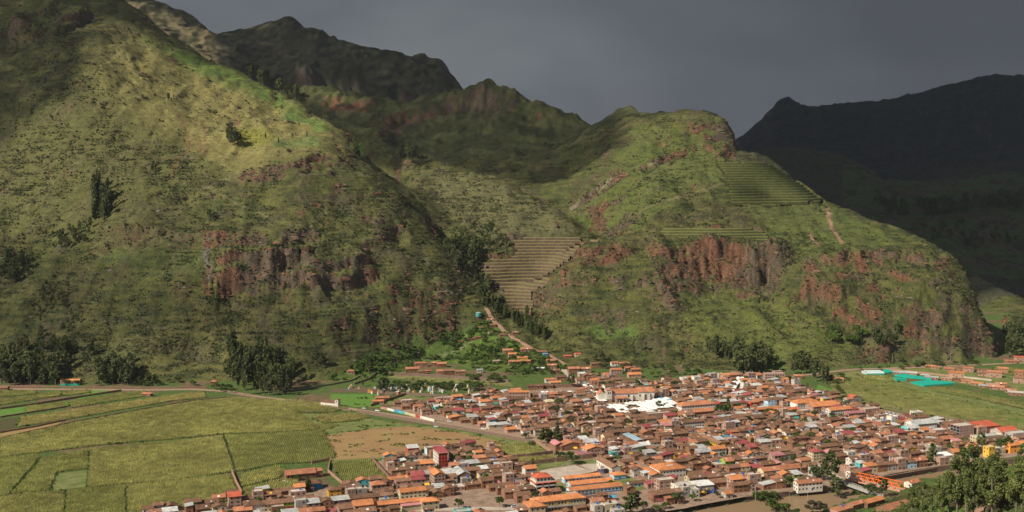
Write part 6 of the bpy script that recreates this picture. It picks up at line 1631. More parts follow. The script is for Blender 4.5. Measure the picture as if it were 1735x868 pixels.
# scattered hillside houses and huts, on the slope above town
def H_(px, py, w, d, h, roof, wall, rm, label, rot=10, name='hillside_house', **k):
    q = hit(px, py)
    return building(q[0], q[1] + d / 2, w, d, h, roof, wall, rm, rot=rot, label=label, name=name, z=q[2], **k)
for a in [(713, 622, 16, 7, 4.6, 'hip', 'adobe_wall', 'terracotta_tile', 'upper left adobe house of the hillside compound with stone wall'),
          (735, 621, 9, 6, 4.4, 'gable', 'adobe_wall', 'terracotta_tile', 'middle house in the upper row of the hillside compound'),
          (748, 623, 12, 7, 4.8, 'gable', 'adobe_wall', 'terracotta_tile', 'upper right house of the hillside compound'),
          (698, 632, 17, 8, 5, 'gable', 'adobe_wall', 'terracotta_tile', 'large lower left house of the hillside compound'),
          (715, 635, 10, 6, 4, 'shed', 'adobe_wall', 'old_tile', 'low annex in the lower row of the hillside compound'),
          (746, 636, 10, 7, 5, 'gable', 'adobe_wall', 'terracotta_tile', 'gabled house in the lower row right of the gap in the hillside compound'),
          (760, 636, 13, 8, 5.4, 'gable', 'adobe_wall', 'old_tile', 'tall house in the lower right row of the hillside compound'),
          (779, 636, 13, 7, 4.6, 'gable', 'adobe_wall', 'old_tile', 'rightmost house of the hillside compound'),
          (723, 632, 9, 4, 2.4, 'shed', 'adobe_wall', 'red_tile', 'small red roofed shed in the hillside compound'),
          (813, 632, 7, 5, 3.4, 'shed', 'grey_wall', 'tin', 'lone grey shed with pale roof on the stone terrace'),
          (594, 634, 8, 6, 3.4, 'hip', 'brick', 'terracotta_tile', 'small square terracotta hut left of the field trees'),
          (647, 680, 15, 6, 3.6, 'gable', 'adobe_wall', 'terracotta_tile', 'tiled house beside the tree on the green roadside plot'),
          (640, 685, 12, 5, 3, 'shed', 'brick', 'orange_tile', 'low orange roofed shed on the green roadside plot'),
          (835, 556, 9, 7, 4, 'gable', 'adobe_wall', 'brown_tile', 'dark wooden house highest on the path below the terraces'),
          (830, 545, 9, 5, 3, 'gable', 'cream_wall', 'terracotta_tile', 'small terracotta roofed hut just below the green tank'),
          (815, 558, 7, 4, 2.6, 'shed', 'adobe_wall', 'terracotta_tile', 'tiny tiled hut left of the dark wooden house'),
          (833, 567, 9, 5, 2.8, 'shed', 'cream_wall', 'old_tile', 'low pale hut under the dark wooden house'),
          (802, 577, 14, 5, 2.6, 'shed', 'adobe_wall', 'old_tile', 'long low ruin like hut on the left of the upper hamlet'),
          (813, 575, 12, 5, 2.8, 'shed', 'adobe_wall', 'brown_tile', 'second low hut on the left of the upper hamlet'),
          (852, 571, 9, 6, 3, 'shed', 'adobe_wall', 'brown_tile', 'dark low hut in the upper hamlet beside the path'),
          (873, 568, 9, 6, 3.4, 'gable', 'adobe_wall', 'brown_tile', 'dark roofed hut with green panel beside the stone path'),
          (779, 582, 6, 5, 2.8, 'shed', 'brick', 'terracotta_tile', 'leftmost tiny brick hut of the upper hamlet'),
          (860, 600, 14, 7, 5, 'gable', 'brick', 'terracotta_tile', 'upper left brick house of the hillside hamlet row'),
          (891, 598, 14, 7, 5, 'gable', 'brick', 'terracotta_tile', 'upper right brick house of the hillside hamlet row'),
          (870, 606, 14, 6, 4.6, 'gable', 'brick', 'orange_tile', 'orange roofed house in the middle of the hillside hamlet'),
          (885, 612, 13, 6, 4.4, 'shed', 'yellow_wall', 'orange_tile', 'house with layered orange roofs in the hillside hamlet'),
          (880, 618, 28, 6, 4.2, 'gable', 'adobe_wall', 'terracotta_tile', 'longest terracotta roof of the hillside hamlet'),
          (841, 616, 9, 5, 3, 'shed', 'grey_wall', 'rusty_tin', 'grey tin roofed hut left of the hillside hamlet'),
          (912, 628, 16, 4, 2.6, 'shed', 'adobe_wall', 'white_tin', 'low hut with white strip roof below the hillside hamlet'),
          (918, 600, 14, 5, 3, 'gable', 'adobe_wall', 'old_tile', 'brown house beside the path above the blue hut'),
          (924, 604, 6, 5, 3, 'shed', 'blue_wall', 'blue_tin', 'tiny bright blue hut beside the stone path'),
          (933, 617, 11, 6, 4.4, 'gable', 'adobe_wall', 'terracotta_tile', 'brown house at the top of the concrete street'),
          (935, 625, 12, 6, 4.4, 'gable', 'brick', 'terracotta_tile', 'second brown house down the concrete street'),
          (940, 634, 12, 6, 4.4, 'gable', 'adobe_wall', 'old_tile', 'third brown house down the concrete street'),
          (932, 649, 12, 6, 4, 'gable', 'white_wall', 'terracotta_tile', 'white walled house above the grassy terrace'),
          (941, 654, 13, 6, 4, 'gable', 'grey_wall', 'orange_tile', 'grey house with orange roof above the grassy terrace'),
          (951, 646, 12, 7, 5, 'gable', 'adobe_wall', 'old_tile', 'brown house left of the concrete street'),
          (972, 633, 14, 8, 6, 'gable', 'adobe_wall', 'terracotta_tile', 'two storey house right of the top of the concrete street'),
          (992, 632, 12, 7, 5.2, 'gable', 'brick', 'terracotta_tile', 'brick house with small white annex right of the concrete street'),
          (962, 607, 10, 5, 2.6, 'shed', 'adobe_wall', 'red_tile', 'tiny red roofed hut on the slope right of the path'),
          (979, 604, 8, 5, 3, 'shed', 'cream_wall', 'red_tile', 'small pink hut on the slope right of the path'),
          (1012, 622, 17, 7, 4, 'gable', 'adobe_wall', 'old_tile', 'leftmost house of the row under the right mountain'),
          (1044, 634, 14, 7, 5.4, 'gable', 'brick', 'terracotta_tile', 'brick house in the middle of the row under the right mountain'),
          (1041, 621, 9, 6, 4.4, 'gable', 'white_wall', 'terracotta_tile', 'small white walled house behind the row under the right mountain'),
          (1058, 622, 14, 7, 4.6, 'hip', 'adobe_wall', 'terracotta_tile', 'hipped house in the row under the right mountain'),
          (1067, 629, 13, 6, 4.2, 'gable', 'brick', 'terracotta_tile', 'brick house between two others in the row under the right mountain'),
          (1077, 631, 12, 6, 3.6, 'gable', 'adobe_wall', 'terracotta_tile', 'low house near the right end of the row under the right mountain'),
          (1075, 641, 16, 8, 4.6, 'gable', 'brick', 'orange_tile', 'rightmost and brightest house of the row under the right mountain')]:
    H_(*a[:9], name='hut' if a[2] < 10 else 'hillside_house', cat='hut' if a[2] < 10 else 'house')
# brick huts and sheds on the right fields
for i, a in enumerate([(1578, 624, 12, 5, 2.6, 'terracotta_tile', 'leftmost hut of the line beyond the right fields'), (1586, 626, 10, 5, 2.8, 'terracotta_tile', 'second hut of the line beyond the right fields'), (1610, 629, 12, 6, 3, 'terracotta_tile', 'pink roofed hut in the line beyond the right fields'),
          (1630, 630, 12, 6, 4.5, 'old_tile', 'dark square hut in the line beyond the right fields'), (1642, 631, 12, 7, 5, 'terracotta_tile', 'taller brick hut in the line beyond the right fields'), (1667, 631, 18, 4, 3, 'old_tile', 'long low brown hut right of the taller brick hut'),
          (1701, 633, 12, 7, 6, 'terracotta_tile', 'two storey brick hut near the right frame edge'), (1686, 640, 17, 8, 6.5, 'terracotta_tile', 'largest brick house among the right field huts'), (1622, 640, 17, 8, 5.4, 'orange_tile', 'brick house with orange roof behind the big teal net'),
          (1730, 638, 12, 7, 6, 'terracotta_tile', 'brick house with flat terracotta roof at the right frame edge'), (1728, 650, 12, 7, 6.5, 'old_tile', 'square brick block at the right frame edge below the other huts'), (1668, 638, 12, 5, 3.4, 'old_tile', 'low brick hut left of the largest field house'),
          (1714, 616, 15, 5, 3, 'terracotta_tile', 'low terracotta roof below the wood at the right frame edge'), (1729, 612, 14, 6, 5, 'red_tile', 'red roofed house below the wood at the right frame edge'),
          (1605, 645, 12, 5, 2.4, 'rusty_tin', 'mottled shed behind the big teal net'), (1625, 647, 10, 5, 2.4, 'old_tile', 'brown shed right of the big teal net'), (1640, 650, 13, 6, 2.8, 'terracotta_tile', 'first shed in the nearer line right of the big teal net'), (1657, 654, 13, 6, 2.8, 'terracotta_tile', 'second shed in the nearer line right of the big teal net'),
          (1668, 658, 10, 5, 2.6, 'tin', 'grey shed in the nearer line right of the big teal net'), (1684, 656, 14, 5, 2.6, 'rusty_tin', 'rust streaked shed in the nearer line on the right'), (1691, 661, 16, 7, 3.4, 'terracotta_tile', 'wide terracotta shed in the nearer line on the right'), (1698, 655, 12, 6, 3, 'terracotta_tile', 'terracotta shed behind the wide one on the right'), (1706, 660, 10, 5, 3, 'old_tile', 'dark round topped shed on the right'), (1714, 666, 12, 6, 3, 'terracotta_tile', 'shed near the right end of the nearer line'), (1723, 671, 16, 6, 3.4, 'concrete_slab', 'flat brown block at the right end of the nearer line'),
          (1523, 635, 12, 6, 2.6, 'tin', 'left grey tin shed beside the long teal net'), (1541, 636, 19, 6, 2.8, 'tin', 'long grey tin shed beside the long teal net'), (1569, 640, 10, 5, 2.6, 'tin', 'small pale tin shed right of the long teal net'), (1580, 644, 15, 6, 2.8, 'tin', 'dark grey tin shed at the right end of the long teal net')]):
    x, y = ground(a[0], a[1]); flat_ = a[5] in ('concrete_slab', 'tin', 'rusty_tin')
    building(x, y + 3, a[2], a[3], a[4], 'shed' if flat_ else hr.choice(['gable', 'shed']), 'brick' if i % 3 else 'adobe_wall', a[5], rot=-22, label=a[6], name='field_hut', cat='hut', z=0, storeys=1)
for a in [(1420, 646, 12, 6, 3, 'terracotta_tile', 'low tiled hut beside the slim trees at the near edge of the right fields'), (1403, 642, 11, 5, 3, 'terracotta_tile', 'row end hut left of the slim trees'), (1352, 641, 10, 5, 3.4, 'terracotta_tile', 'small tiled hut right of the big flat brick building')]:
    x, y = ground(a[0], a[1]); building(x, y, a[2], a[3], a[4], 'gable', 'adobe_wall', a[5], rot=-12, label=a[6], name='field_hut', cat='hut', z=0)
# tall green tank above the hamlet
q = hit(811, 536); gt = thing('water_tank', 'green cylindrical water tank at the top of the hamlet below the terraces', 'water tank', q)
v1, f1 = tube((0, 0, -.5), (0, 0, 5.2), 4.2, 4.2, 14); part('tank_body', (v1, f1), 'teal_wall', gt)
part('tank_lid', (np.vstack([v1[14:], [[0, 0, 6.4]]]), np.array([(i, (i + 1) % 14, 14) for i in range(14)])), 'tin', gt)
# ------------------------------------------------------------------ plaza, courts, streets kept free of houses
def keep(ppx): return G_(ppx)
KEEP = [keep([(1015, 690), (1030, 676), (1105, 676), (1130, 672), (1150, 684), (1148, 697), (1080, 702), (1050, 706)]),
        keep([(900, 793), (935, 783), (1005, 779), (1050, 797), (1108, 823), (1058, 838), (975, 848), (930, 838), (900, 812)]),
        keep([(885, 676), (988, 668), (988, 654), (884, 654)]),
        keep([(1290, 694), (1400, 706), (1400, 700), (1360, 692), (1290, 686)]),
        keep([(1184, 842), (1180, 825), (1215, 824), (1235, 835)]),
        keep([(1470, 704), (1540, 712), (1548, 700), (1490, 694)]),
        keep([(1000, 652), (990, 645), (1010, 664), (1024, 684), (1032, 680)]), keep([(1236, 666), (1246, 640), (1264, 636), (1262, 648), (1250, 668)]),
        keep([(905, 750), (930, 745), (955, 765), (1000, 778), (985, 783), (940, 772)]), keep([(440, 842), (452, 842), (478, 900), (450, 900)]),
        keep([(1215, 703), (1222, 690), (1242, 690), (1245, 705)]), keep([(1378, 790), (1400, 772), (1440, 812), (1440, 822), (1395, 822)]), keep([(545, 800), (586, 828), (540, 838), (516, 812)]),
        keep([(742, 850), (800, 828), (880, 850), (880, 880), (742, 880)]), keep([(1048, 842), (1110, 830), (1120, 880), (1040, 880)])]
town_poly = G_(TOWN_PX)
def far_from(x, y, polys): return not any(bool(inpoly([x], [y], p)[0]) for p in polys)
cg, sg = math.cos(R(GR)), math.sin(R(GR))
def uv(u_, v_): return (u_ * cg + v_ * sg, u_ * sg - v_ * cg)       # v runs towards the viewer
tp = np.array(town_poly); U0 = tp @ np.array([cg, sg]); V0 = tp @ np.array([sg, -cg])
BU, BV, ST = 50, 30, 3.6
lots = []
def zone(x, y):
    px, py = project(x, y, 3); return px, py
for bu in np.arange(U0.min() - 10, U0.max() + 10, BU + ST):
    for bv in np.arange(V0.min() - 10, V0.max() + 10, BV + ST):
        jit = hr.uniform(-3, 3)
        for row in range(3):
            v_ = bv + [4.7, 15, 25.3][row] + hr.uniform(-.6, .6); dd = [9.4, 9.2, 9.4][row]
            u_ = bu + jit
            while u_ < bu + BU + jit:
                if row == 1: w_ = hr.uniform(5.5, 9.5)
                else: w_ = hr.uniform(7, 13)
                if u_ + w_ > bu + BU + jit: w_ = bu + BU + jit - u_
                if w_ < 4.5: break
                lots.append((u_ + w_ / 2, v_, w_, dd, row)); u_ += w_ + (.0 if row != 1 else hr.uniform(.3, 2))
hr.shuffle(lots)
YARDS = []
EXTRA = []
fill = []
def palette(px, py):
    old = sstep(1500, 1250, px) if px > 1250 else 1
    r = hr.random()
    newer = (px > 1180 and py < 700) or px > 1400
    if newer: ws = [('gable', 'old_tile', .30), ('gable', 'brown_tile', .14), ('gable', 'terracotta_tile', .10), ('gable', 'orange_tile', .06), ('flat', 'concrete_slab', .15), ('shed', 'tin', .07), ('shed', 'maroon_tin', .03), ('shed', 'orange_tile', .02), ('shed', 'pink_tin', .02)]
    elif px < 900: ws = [('gable', 'old_tile', .5), ('gable', 'brown_tile', .14), ('gable', 'terracotta_tile', .12), ('gable', 'orange_tile', .03), ('flat', 'concrete_slab', .08), ('shed', 'tin', .08), ('shed', 'maroon_tin', .03), ('shed', 'orange_tile', .02)]
    else: ws = [('gable', 'old_tile', .44), ('gable', 'brown_tile', .22), ('gable', 'terracotta_tile', .09), ('gable', 'orange_tile', .035), ('flat', 'concrete_slab', .11), ('shed', 'tin', .06), ('shed', 'maroon_tin', .03), ('shed', 'pink_tin', .015)]
    t = hr.random() * sum(w[2] for w in ws)
    for a in ws:
        t -= a[2]
        if t <= 0: return a[0], a[1]
    return 'gable', 'old_tile'
for (u_, v_, w_, d_, row) in lots:
    x, y = uv(u_, v_)
    if not bool(inpoly([x], [y], town_poly)[0]) or not far_from(x, y, KEEP): continue
    e1, e2 = uv(u_ - w_ / 2, v_ + d_ / 2), uv(u_ + w_ / 2, v_ + d_ / 2)
    if not (bool(inpoly([e1[0]], [e1[1]], town_poly)[0]) and bool(inpoly([e2[0]], [e2[1]], town_poly)[0])): continue
    if seg_dist(np.array(x), np.array(y), main_road)[0] < 9 : continue
    px, py = zone(x, y)
    if py > 905 or px < -60 or px > 1800: continue
    if occupied(x, y, w_, d_, GR): continue
    if row == 1:
        r = hr.random()
        if r < .40: YARDS.append((x, y, w_, d_)); continue
        w_ *= hr.uniform(.7, .95); d_ *= hr.uniform(.5, .9)
    elif hr.random() < .05: YARDS.append((x, y, w_, d_)); continue
    fill.append((x, y, w_, d_, row, px, py))
fill.sort(key=lambda q: q[1])
print('fill houses', len(fill)); NADOBE = [0]
for (x, y, w_, d_, row, px, py) in fill:
    roof, rm = palette(px, py)
    rot = GR + hr.uniform(-2.5, 2.5)
    st = 1 if hr.random() < (.45 if roof == 'gable' else .25) else 2
    if roof == 'flat': st = hr.choice([1, 2, 2, 3, 3])
    h = st * 2.75 + hr.uniform(-.2, .6) + (.6 if st == 1 else 0)
    if row == 1: st = min(st, 2); h = min(h, 5.4)
    if roof == 'gable' and rm in ('old_tile', 'brown_tile'): wall = hr.choices(['adobe_wall', 'white_wall', 'grey_wall', 'cream_wall', 'brick', 'pale_blue_wall', 'yellow_wall'], [.56, .10, .08, .06, .17, .015, .015])[0]
    elif roof == 'flat': wall = hr.choices(['brick', 'grey_wall', 'white_wall', 'cream_wall', 'teal_wall'], [.72, .13, .09, .05, .01])[0]
    else: wall = hr.choices(['adobe_wall', 'brick', 'white_wall', 'cream_wall', 'grey_wall', 'red_wall', 'teal_wall', 'green_wall', 'yellow_wall', 'blue_wall'], [.2, .46, .08, .08, .1, .02, .02, .01, .02, .01])[0]
    axis = 'v' if (hr.random() < .2 or d_ > w_ * 1.3) else 'u'
    dd = d_ * hr.uniform(.72, .98); ww = w_ * hr.uniform(.96, 1.0)
    if roof == 'flat' and st >= 3: ww *= .85; dd *= .85
    if y > 1060: h *= .95
    building(x, y, ww, dd, h, roof, wall, rm, rot=rot, storeys=st, axis=axis, windows=True, door=hr.random() < .5, z=0, over=hr.uniform(.3, .7), rise=min(ww, dd) * hr.uniform(.16, .24), name='outbuilding' if row == 1 else None)
# yard walls, awnings, trees in the yards
def tarp(x, y, w, d, h, mat, rot, label):
    root = thing('awning', label, 'awning', (x, y, 0), rot)
    part('sheet', (np.array([(-w / 2, -d / 2, h), (w / 2, -d / 2, h + .1), (w / 2, d / 2, h + .7), (-w / 2, d / 2, h + .6), (-w / 2, -d / 2, h - .08), (w / 2, -d / 2, h + .02), (w / 2, d / 2, h + .62), (-w / 2, d / 2, h + .52)]), np.array([(0, 1, 2, 3), (7, 6, 5, 4), (0, 4, 5, 1), (1, 5, 6, 2), (2, 6, 7, 3), (3, 7, 4, 0)])), mat, root)
    for a in (-w / 2 + .1, w / 2 - .2):
        for b in (-d / 2 + .1, d / 2 - .2): part('post', box(a, b, -.2, a + .12, b + .12, h - .06 if b < 0 else h + .48), 'pole_grey', root)
    EXTRA.append([root, x, y, mat, 'awning', w * d])
AW = {'yellow_sheet': 'yellow', 'white_sheet': 'white', 'teal_net': 'teal', 'blue_wall': 'blue', 'maroon_tin': 'maroon', 'tin': 'grey tin', 'pink_tin': 'pink', 'orange_tile': 'orange'}
for i, (x, y, w_, d_) in enumerate(YARDS):
    r = hr.random()
    if r < .60: plant(hr.choice(['broad', 'broad', 'green', 'euc']), x, y, 0, hr.uniform(4.5, 9), 'yard')
    elif r < .85: tarp(x, y, w_ * .5, min(d_, 8) * .5, hr.uniform(2.4, 4.2), hr.choice(['tin', 'tin', 'white_sheet', 'yellow_sheet', 'maroon_tin', 'blue_wall', 'orange_tile', 'teal_net', 'pink_tin']), GR, None)
# solid small clutter on roofs and in yards: white sheets and skylights on the brown roofs are parts of the houses
# ------------------------------------------------------------------ market stalls
STALLS = []
def stall(x, y, rot, s=1.0, zz=0, w=4.6, mat='white_sheet'):
    root = thing('market_stall', None, 'market stall', (x, y, zz), rot, 'white market stalls')
    h = 2.6 * s; a = w / 2
    part('canopy', (np.array([(-a, -a, h), (a, -a, h), (a, a, h), (-a, a, h), (0, 0, h + .9), (-a, -a, h - .35), (a, -a, h - .35), (a, a, h - .35), (-a, a, h - .35)]), np.array([(0, 1, 4, 4), (1, 2, 4, 4), (2, 3, 4, 4), (3, 0, 4, 4), (5, 6, 1, 0), (6, 7, 2, 1), (7, 8, 3, 2), (8, 5, 0, 3)])[:, :] if False else np.array([(0, 1, 4), (1, 2, 4), (2, 3, 4), (3, 0, 4), (5, 6, 1), (5, 1, 0), (6, 7, 2), (6, 2, 1), (7, 8, 3), (7, 3, 2), (8, 5, 0), (8, 0, 3)])), mat, root)
    for sx in (-1, 1):
        for sy in (-1, 1): part('pole', box(sx * (a - .1) - .05, sy * (a - .1) - .05, -.1, sx * (a - .1) + .05, sy * (a - .1) + .05, h - .02), 'pole_grey', root)
    part('counter', box(-a + .4, -a + .5, 0, a - .4, -a + 1.3, .9), 'door_brown', root)
    STALLS.append([root, x, y])
plaza = G_([(1024, 700), (1026, 690), (1090, 684), (1122, 677), (1140, 679), (1148, 692), (1110, 698), (1060, 705)])
green_gap = G_([(1060, 691), (1082, 688), (1086, 694), (1064, 697)])
pa = np.array(plaza); c8, s8 = math.cos(R(12)), math.sin(R(12))
Up = pa @ np.array([c8, s8]); Vp = pa @ np.array([-s8, c8])
for a in np.arange(Up.min(), Up.max(), 5.0):
    for b in np.arange(Vp.min(), Vp.max(), 5.6):
        x, y = a * c8 - b * s8, a * s8 + b * c8
        if bool(inpoly([x], [y], plaza)[0]) and not bool(inpoly([x], [y], green_gap)[0]) and hr.random() < .93:
            stall(x + hr.uniform(-.3, .3), y + hr.uniform(-.3, .3), 12 + hr.uniform(-4, 4), hr.uniform(.9, 1.15), mat='blue_wall' if hr.random() < .02 else 'white_sheet')
for L_ in ([(988, 650), (1003, 664), (1022, 684)], [(1236, 668), (1243, 655), (1256, 642)], [(920, 668), (982, 667)]):
    P = G_(L_)
    for a, b in zip(P[:-1], P[1:]):
        n_ = int(math.dist(a, b) / 5.0)
        for k in range(n_):
            for side in ((-1, 1) if L_[0][0] != 920 else (0,)):
                dx, dy = (b[0] - a[0]) / math.dist(a, b), (b[1] - a[1]) / math.dist(a, b)
                x, y = a[0] + (b[0] - a[0]) * k / n_ - dy * 2.6 * side, a[1] + (b[1] - a[1]) * k / n_ + dx * 2.6 * side
                stall(x, y, math.degrees(math.atan2(dy, dx)), 1, max(0, float(height(x, y))))
# ------------------------------------------------------------------ cemetery tombs
TOMBS = []
ti_ = 0
while ti_ < 62:
    px, py = hr.uniform(592, 822), hr.uniform(653, 670)
    if px < 640 and py < 657: continue
    q = hit(px, py); 
    if not q: continue
    q = (q[0], q[1], max(q[2], 0)); ti_ += 1
    mt_ = hr.choices(['white_wall', 'white_wall', 'orange_tile', 'blue_wall', 'cream_wall', 'yellow_wall', 'pale_blue_wall', 'brick'], [4, 3, 2, 1.2, 2, 1, 1, 1])[0]
    w_, d_, h = hr.uniform(1.6, 3.6), hr.uniform(2, 3), hr.uniform(1.6, 3.4)
    root = thing('tomb', None, 'tomb', q, GR + hr.uniform(-20, 20), 'tombs in the hillside cemetery')
    b_, r_ = gable_parts(w_, d_, h, .6, .2, 'v', .15); part('tomb_body', b_, mt_, root); part('tomb_roof', r_, hr.choice(['white_wall', 'orange_tile', 'tin']), root)
    part('cross', join([box(-.08, -.08, h + .6, .08, .08, h + 1.9), box(-.45, -.07, h + 1.2, .45, .07, h + 1.38)]), 'white_wall', root)
    TOMBS.append([root, q[0], q[1], mt_])
# coloured roadside fronts
for k, (a, b, mt_, w_) in enumerate([((645, 697), (656, 699), 'brick', 'brick'), ((656, 699), (668, 702), 'white_wall', 'white'), ((668, 702), (676, 704), 'blue_wall', 'bright blue'), ((676, 704), (686, 706), 'teal_wall', 'turquoise'), ((686, 706), (704, 711), 'cream_wall', 'cream'), ((704, 711), (712, 713), 'red_wall', 'dark red'), ((712, 713), (736, 719), 'white_wall', 'whitewashed')]):
    P = [ground(a[0], a[1] - 4), ground(b[0], b[1] - 4)]
    o = bar_strip('roadside_wall', P, 2.6, .5, mt_); setp(o, w_ + ' painted wall section in the row along the road' if w_ != 'brick' else 'bare brick wall section at the left end of the row along the road', 'wall')
# ------------------------------------------------------------------ bridge
b0 = np.array(ground(1416, 813)); b1 = np.array(ground(1496, 842))
bd_ = (b1 - b0); bl = np.linalg.norm(bd_); bang = math.degrees(math.atan2(bd_[1], bd_[0])); bc = (b0 + b1) / 2
nrm = np.array([-bd_[1], bd_[0]]) / bl
def bridge_mid(off): return bc + nrm * off
fb = thing('footbridge', 'grey parapet footway bridge alongside the orange truss bridge', 'bridge', (*bridge_mid(0), .4), bang)
part('deck', box(-bl / 2, -1.6, -.5, bl / 2, 1.6, 0), 'concrete_slab', fb)
part('beam', box(-bl / 2, -1.75, -1.5, bl / 2, -1.62, .2), 'steel_grey', fb)
n_ = 26
for k in range(n_ + 1): 
    t = -bl / 2 + bl * k / n_
    for s_ in (-1.55, 1.45): part('baluster', box(t - .14, s_, 0, t + .14, s_ + .14, 1.25), 'white_wall', fb)
for s_ in (-1.6, 1.4): part('handrail', box(-bl / 2, s_, 1.27, bl / 2, s_ + .22, 1.45), 'concrete_slab', fb)
tb0 = np.array(ground(1437, 812)); tb1 = np.array(ground(1529, 832)); td = tb1 - tb0; tl = np.linalg.norm(td); tang = math.degrees(math.atan2(td[1], td[0])); tm = (tb0 + tb1) / 2
tr_ = thing('truss_bridge', 'bright orange steel truss bridge over the brown river', 'bridge', (*(tm - np.array([-td[1], td[0]]) / tl * 0), .6), tang)
W2 = 4.2; TH = 5.2; NP = 9
part('deck', box(-tl / 2, -W2, -.6, tl / 2, W2, 0), 'court_concrete', tr_); part('abutment', box(-tl / 2 - 3, -W2 - 1, -5.5, -tl / 2 + 1, W2 + 1, -.62), 'concrete_slab', tr_); part('abutment', box(tl / 2 - 1, -W2 - 1, -5.5, tl / 2 + 3, W2 + 1, -.62), 'concrete_slab', tr_)
def beam(p, q, r): return tube(p, q, r, r, 4)
for s_ in (-W2, W2):
    xs = np.linspace(-tl / 2, tl / 2, NP + 1)
    part('bottom_chord', beam((xs[0], s_, .2), (xs[-1], s_, .2), .24), 'bridge_orange', tr_)
    part('top_chord', beam((xs[0] + tl / NP * .5, s_, TH), (xs[-1] - tl / NP * .5, s_, TH), .30), 'bridge_orange', tr_)
    for k in range(NP):
        mx_ = (xs[k] + xs[k + 1]) / 2
        part('diagonal', beam((xs[k], s_, .2), (mx_, s_, TH), .24), 'bridge_orange', tr_); part('diagonal', beam((mx_, s_, TH), (xs[k + 1], s_, .2), .24), 'bridge_orange', tr_)
for k in range(NP): part('cross_brace', beam(((xs[k] + xs[k + 1]) / 2, -W2, TH + .1), ((xs[k] + xs[k + 1]) / 2, W2, TH + .1), .13), 'bridge_orange', tr_) if k % 2 == 0 else None
# ------------------------------------------------------------------ poles, goals, cars
LAMPS = []
def pole(px, py, h, label, name='lamp_post', arm=True):
    q = hit(px, py, dmin=300); q = (q[0], q[1], max(q[2], 0))
    root = thing(name, label, 'lamp post' if name == 'lamp_post' else name.replace('_', ' '), q)
    part('pole', tube((0, 0, -.5), (0, 0, h), .17, .12, 6), 'pole_grey', root)
    if arm: part('arm', tube((0, 0, h - .1), (1.6, 0, h + .3), .07, .06, 4), 'pole_grey', root); part('lamp_head', box(1.4, -.2, h + .2, 2.2, .2, h + .45), 'white_wall', root)
    else: part('crossbar', box(-1, -.08, h - .9, 1, .08, h - .75), 'pole_grey', root)
    return root
for px, py, h, lb in [(941, 794, 11, 'floodlight pole at the back left of the large sports court'), (962, 805, 12, 'floodlight pole at the front of the large sports court'), (986, 783, 9, 'floodlight pole between the two sports courts'), (1007, 802, 12, 'floodlight pole at the front corner of the small sports court'), (892, 788, 10, 'pole beside the narrow grey house by the courts'),
        (1024, 828, 11, 'lamp post in front of the pale blue school'), (433, 842, 7, 'lamp post in the yard beside the white walled house'), (1104, 830, 12, 'lamp post at the right end of the school fence'), (1179, 843, 12, 'tall lamp post at the left of the scrap yard'), (1186, 842, 11, 'tall lamp post second from the left by the scrap yard'), (1195, 795, 9, 'street pole behind the scrap yard barn'),
        (1477, 836, 14, 'tall white lamp post on the near side of the bridge'), (1368, 866, 10, 'lamp post on the near river bank left of the twin one'), (1337, 866, 8, 'lamp post standing before the river at the bottom edge'), (1280, 862, 12, 'lamp post at the bottom edge beside the brown river'),
        (1258, 638, 11, 'white lamp post at the top of the market street'), (1287, 636, 9, 'white lamp post below the tall grove'), (1344, 634, 9, 'lamp post beside the valley road'), (855, 690, 9, 'street pole in the west quarter'), (954, 722, 10, 'street pole in the centre of town'), (974, 745, 13, 'tall street pole right of the dark conifer'), (1155, 654, 10, 'street pole behind the market quarter'), (1700, 760, 10, 'street pole near the ochre yellow house'), (1556, 772, 9, 'street pole by the right river bank'), (1512, 614, 12, 'pylon pole at the far edge of the right fields'), (1610, 612, 10, 'thin pole at the foot of the right mountain')]:
    pole(px, py, h, lb)
def goal(px, py, rot, label):
    x, y = ground(px, py); root = thing('soccer_goal', label, 'goal', (x, y, .1), rot)
    for s_ in (-2.5, 2.5): part('goal_post', box(s_ - .06, -.06, 0, s_ + .06, .06, 2.2), 'white_wall', root)
    part('crossbar', box(-2.56, -.06, 2.2, 2.56, .06, 2.32), 'white_wall', root)
goal(958, 791, GR, 'soccer goal at the far end of the large sports court'); goal(925, 811, GR - 90, 'soccer goal at the left end of the large sports court')
CARM = {c: simple_mat('car_' + c, v, .05, 1, 0, .3) for c, v in {'white': (.75, .75, .75), 'red': (.45, .03, .03), 'blue': (.04, .1, .35), 'silver': (.45, .47, .5), 'dark': (.03, .03, .035)}.items()}
simple_mat('tyre', (.02, .02, .02), .1, 1, 0)
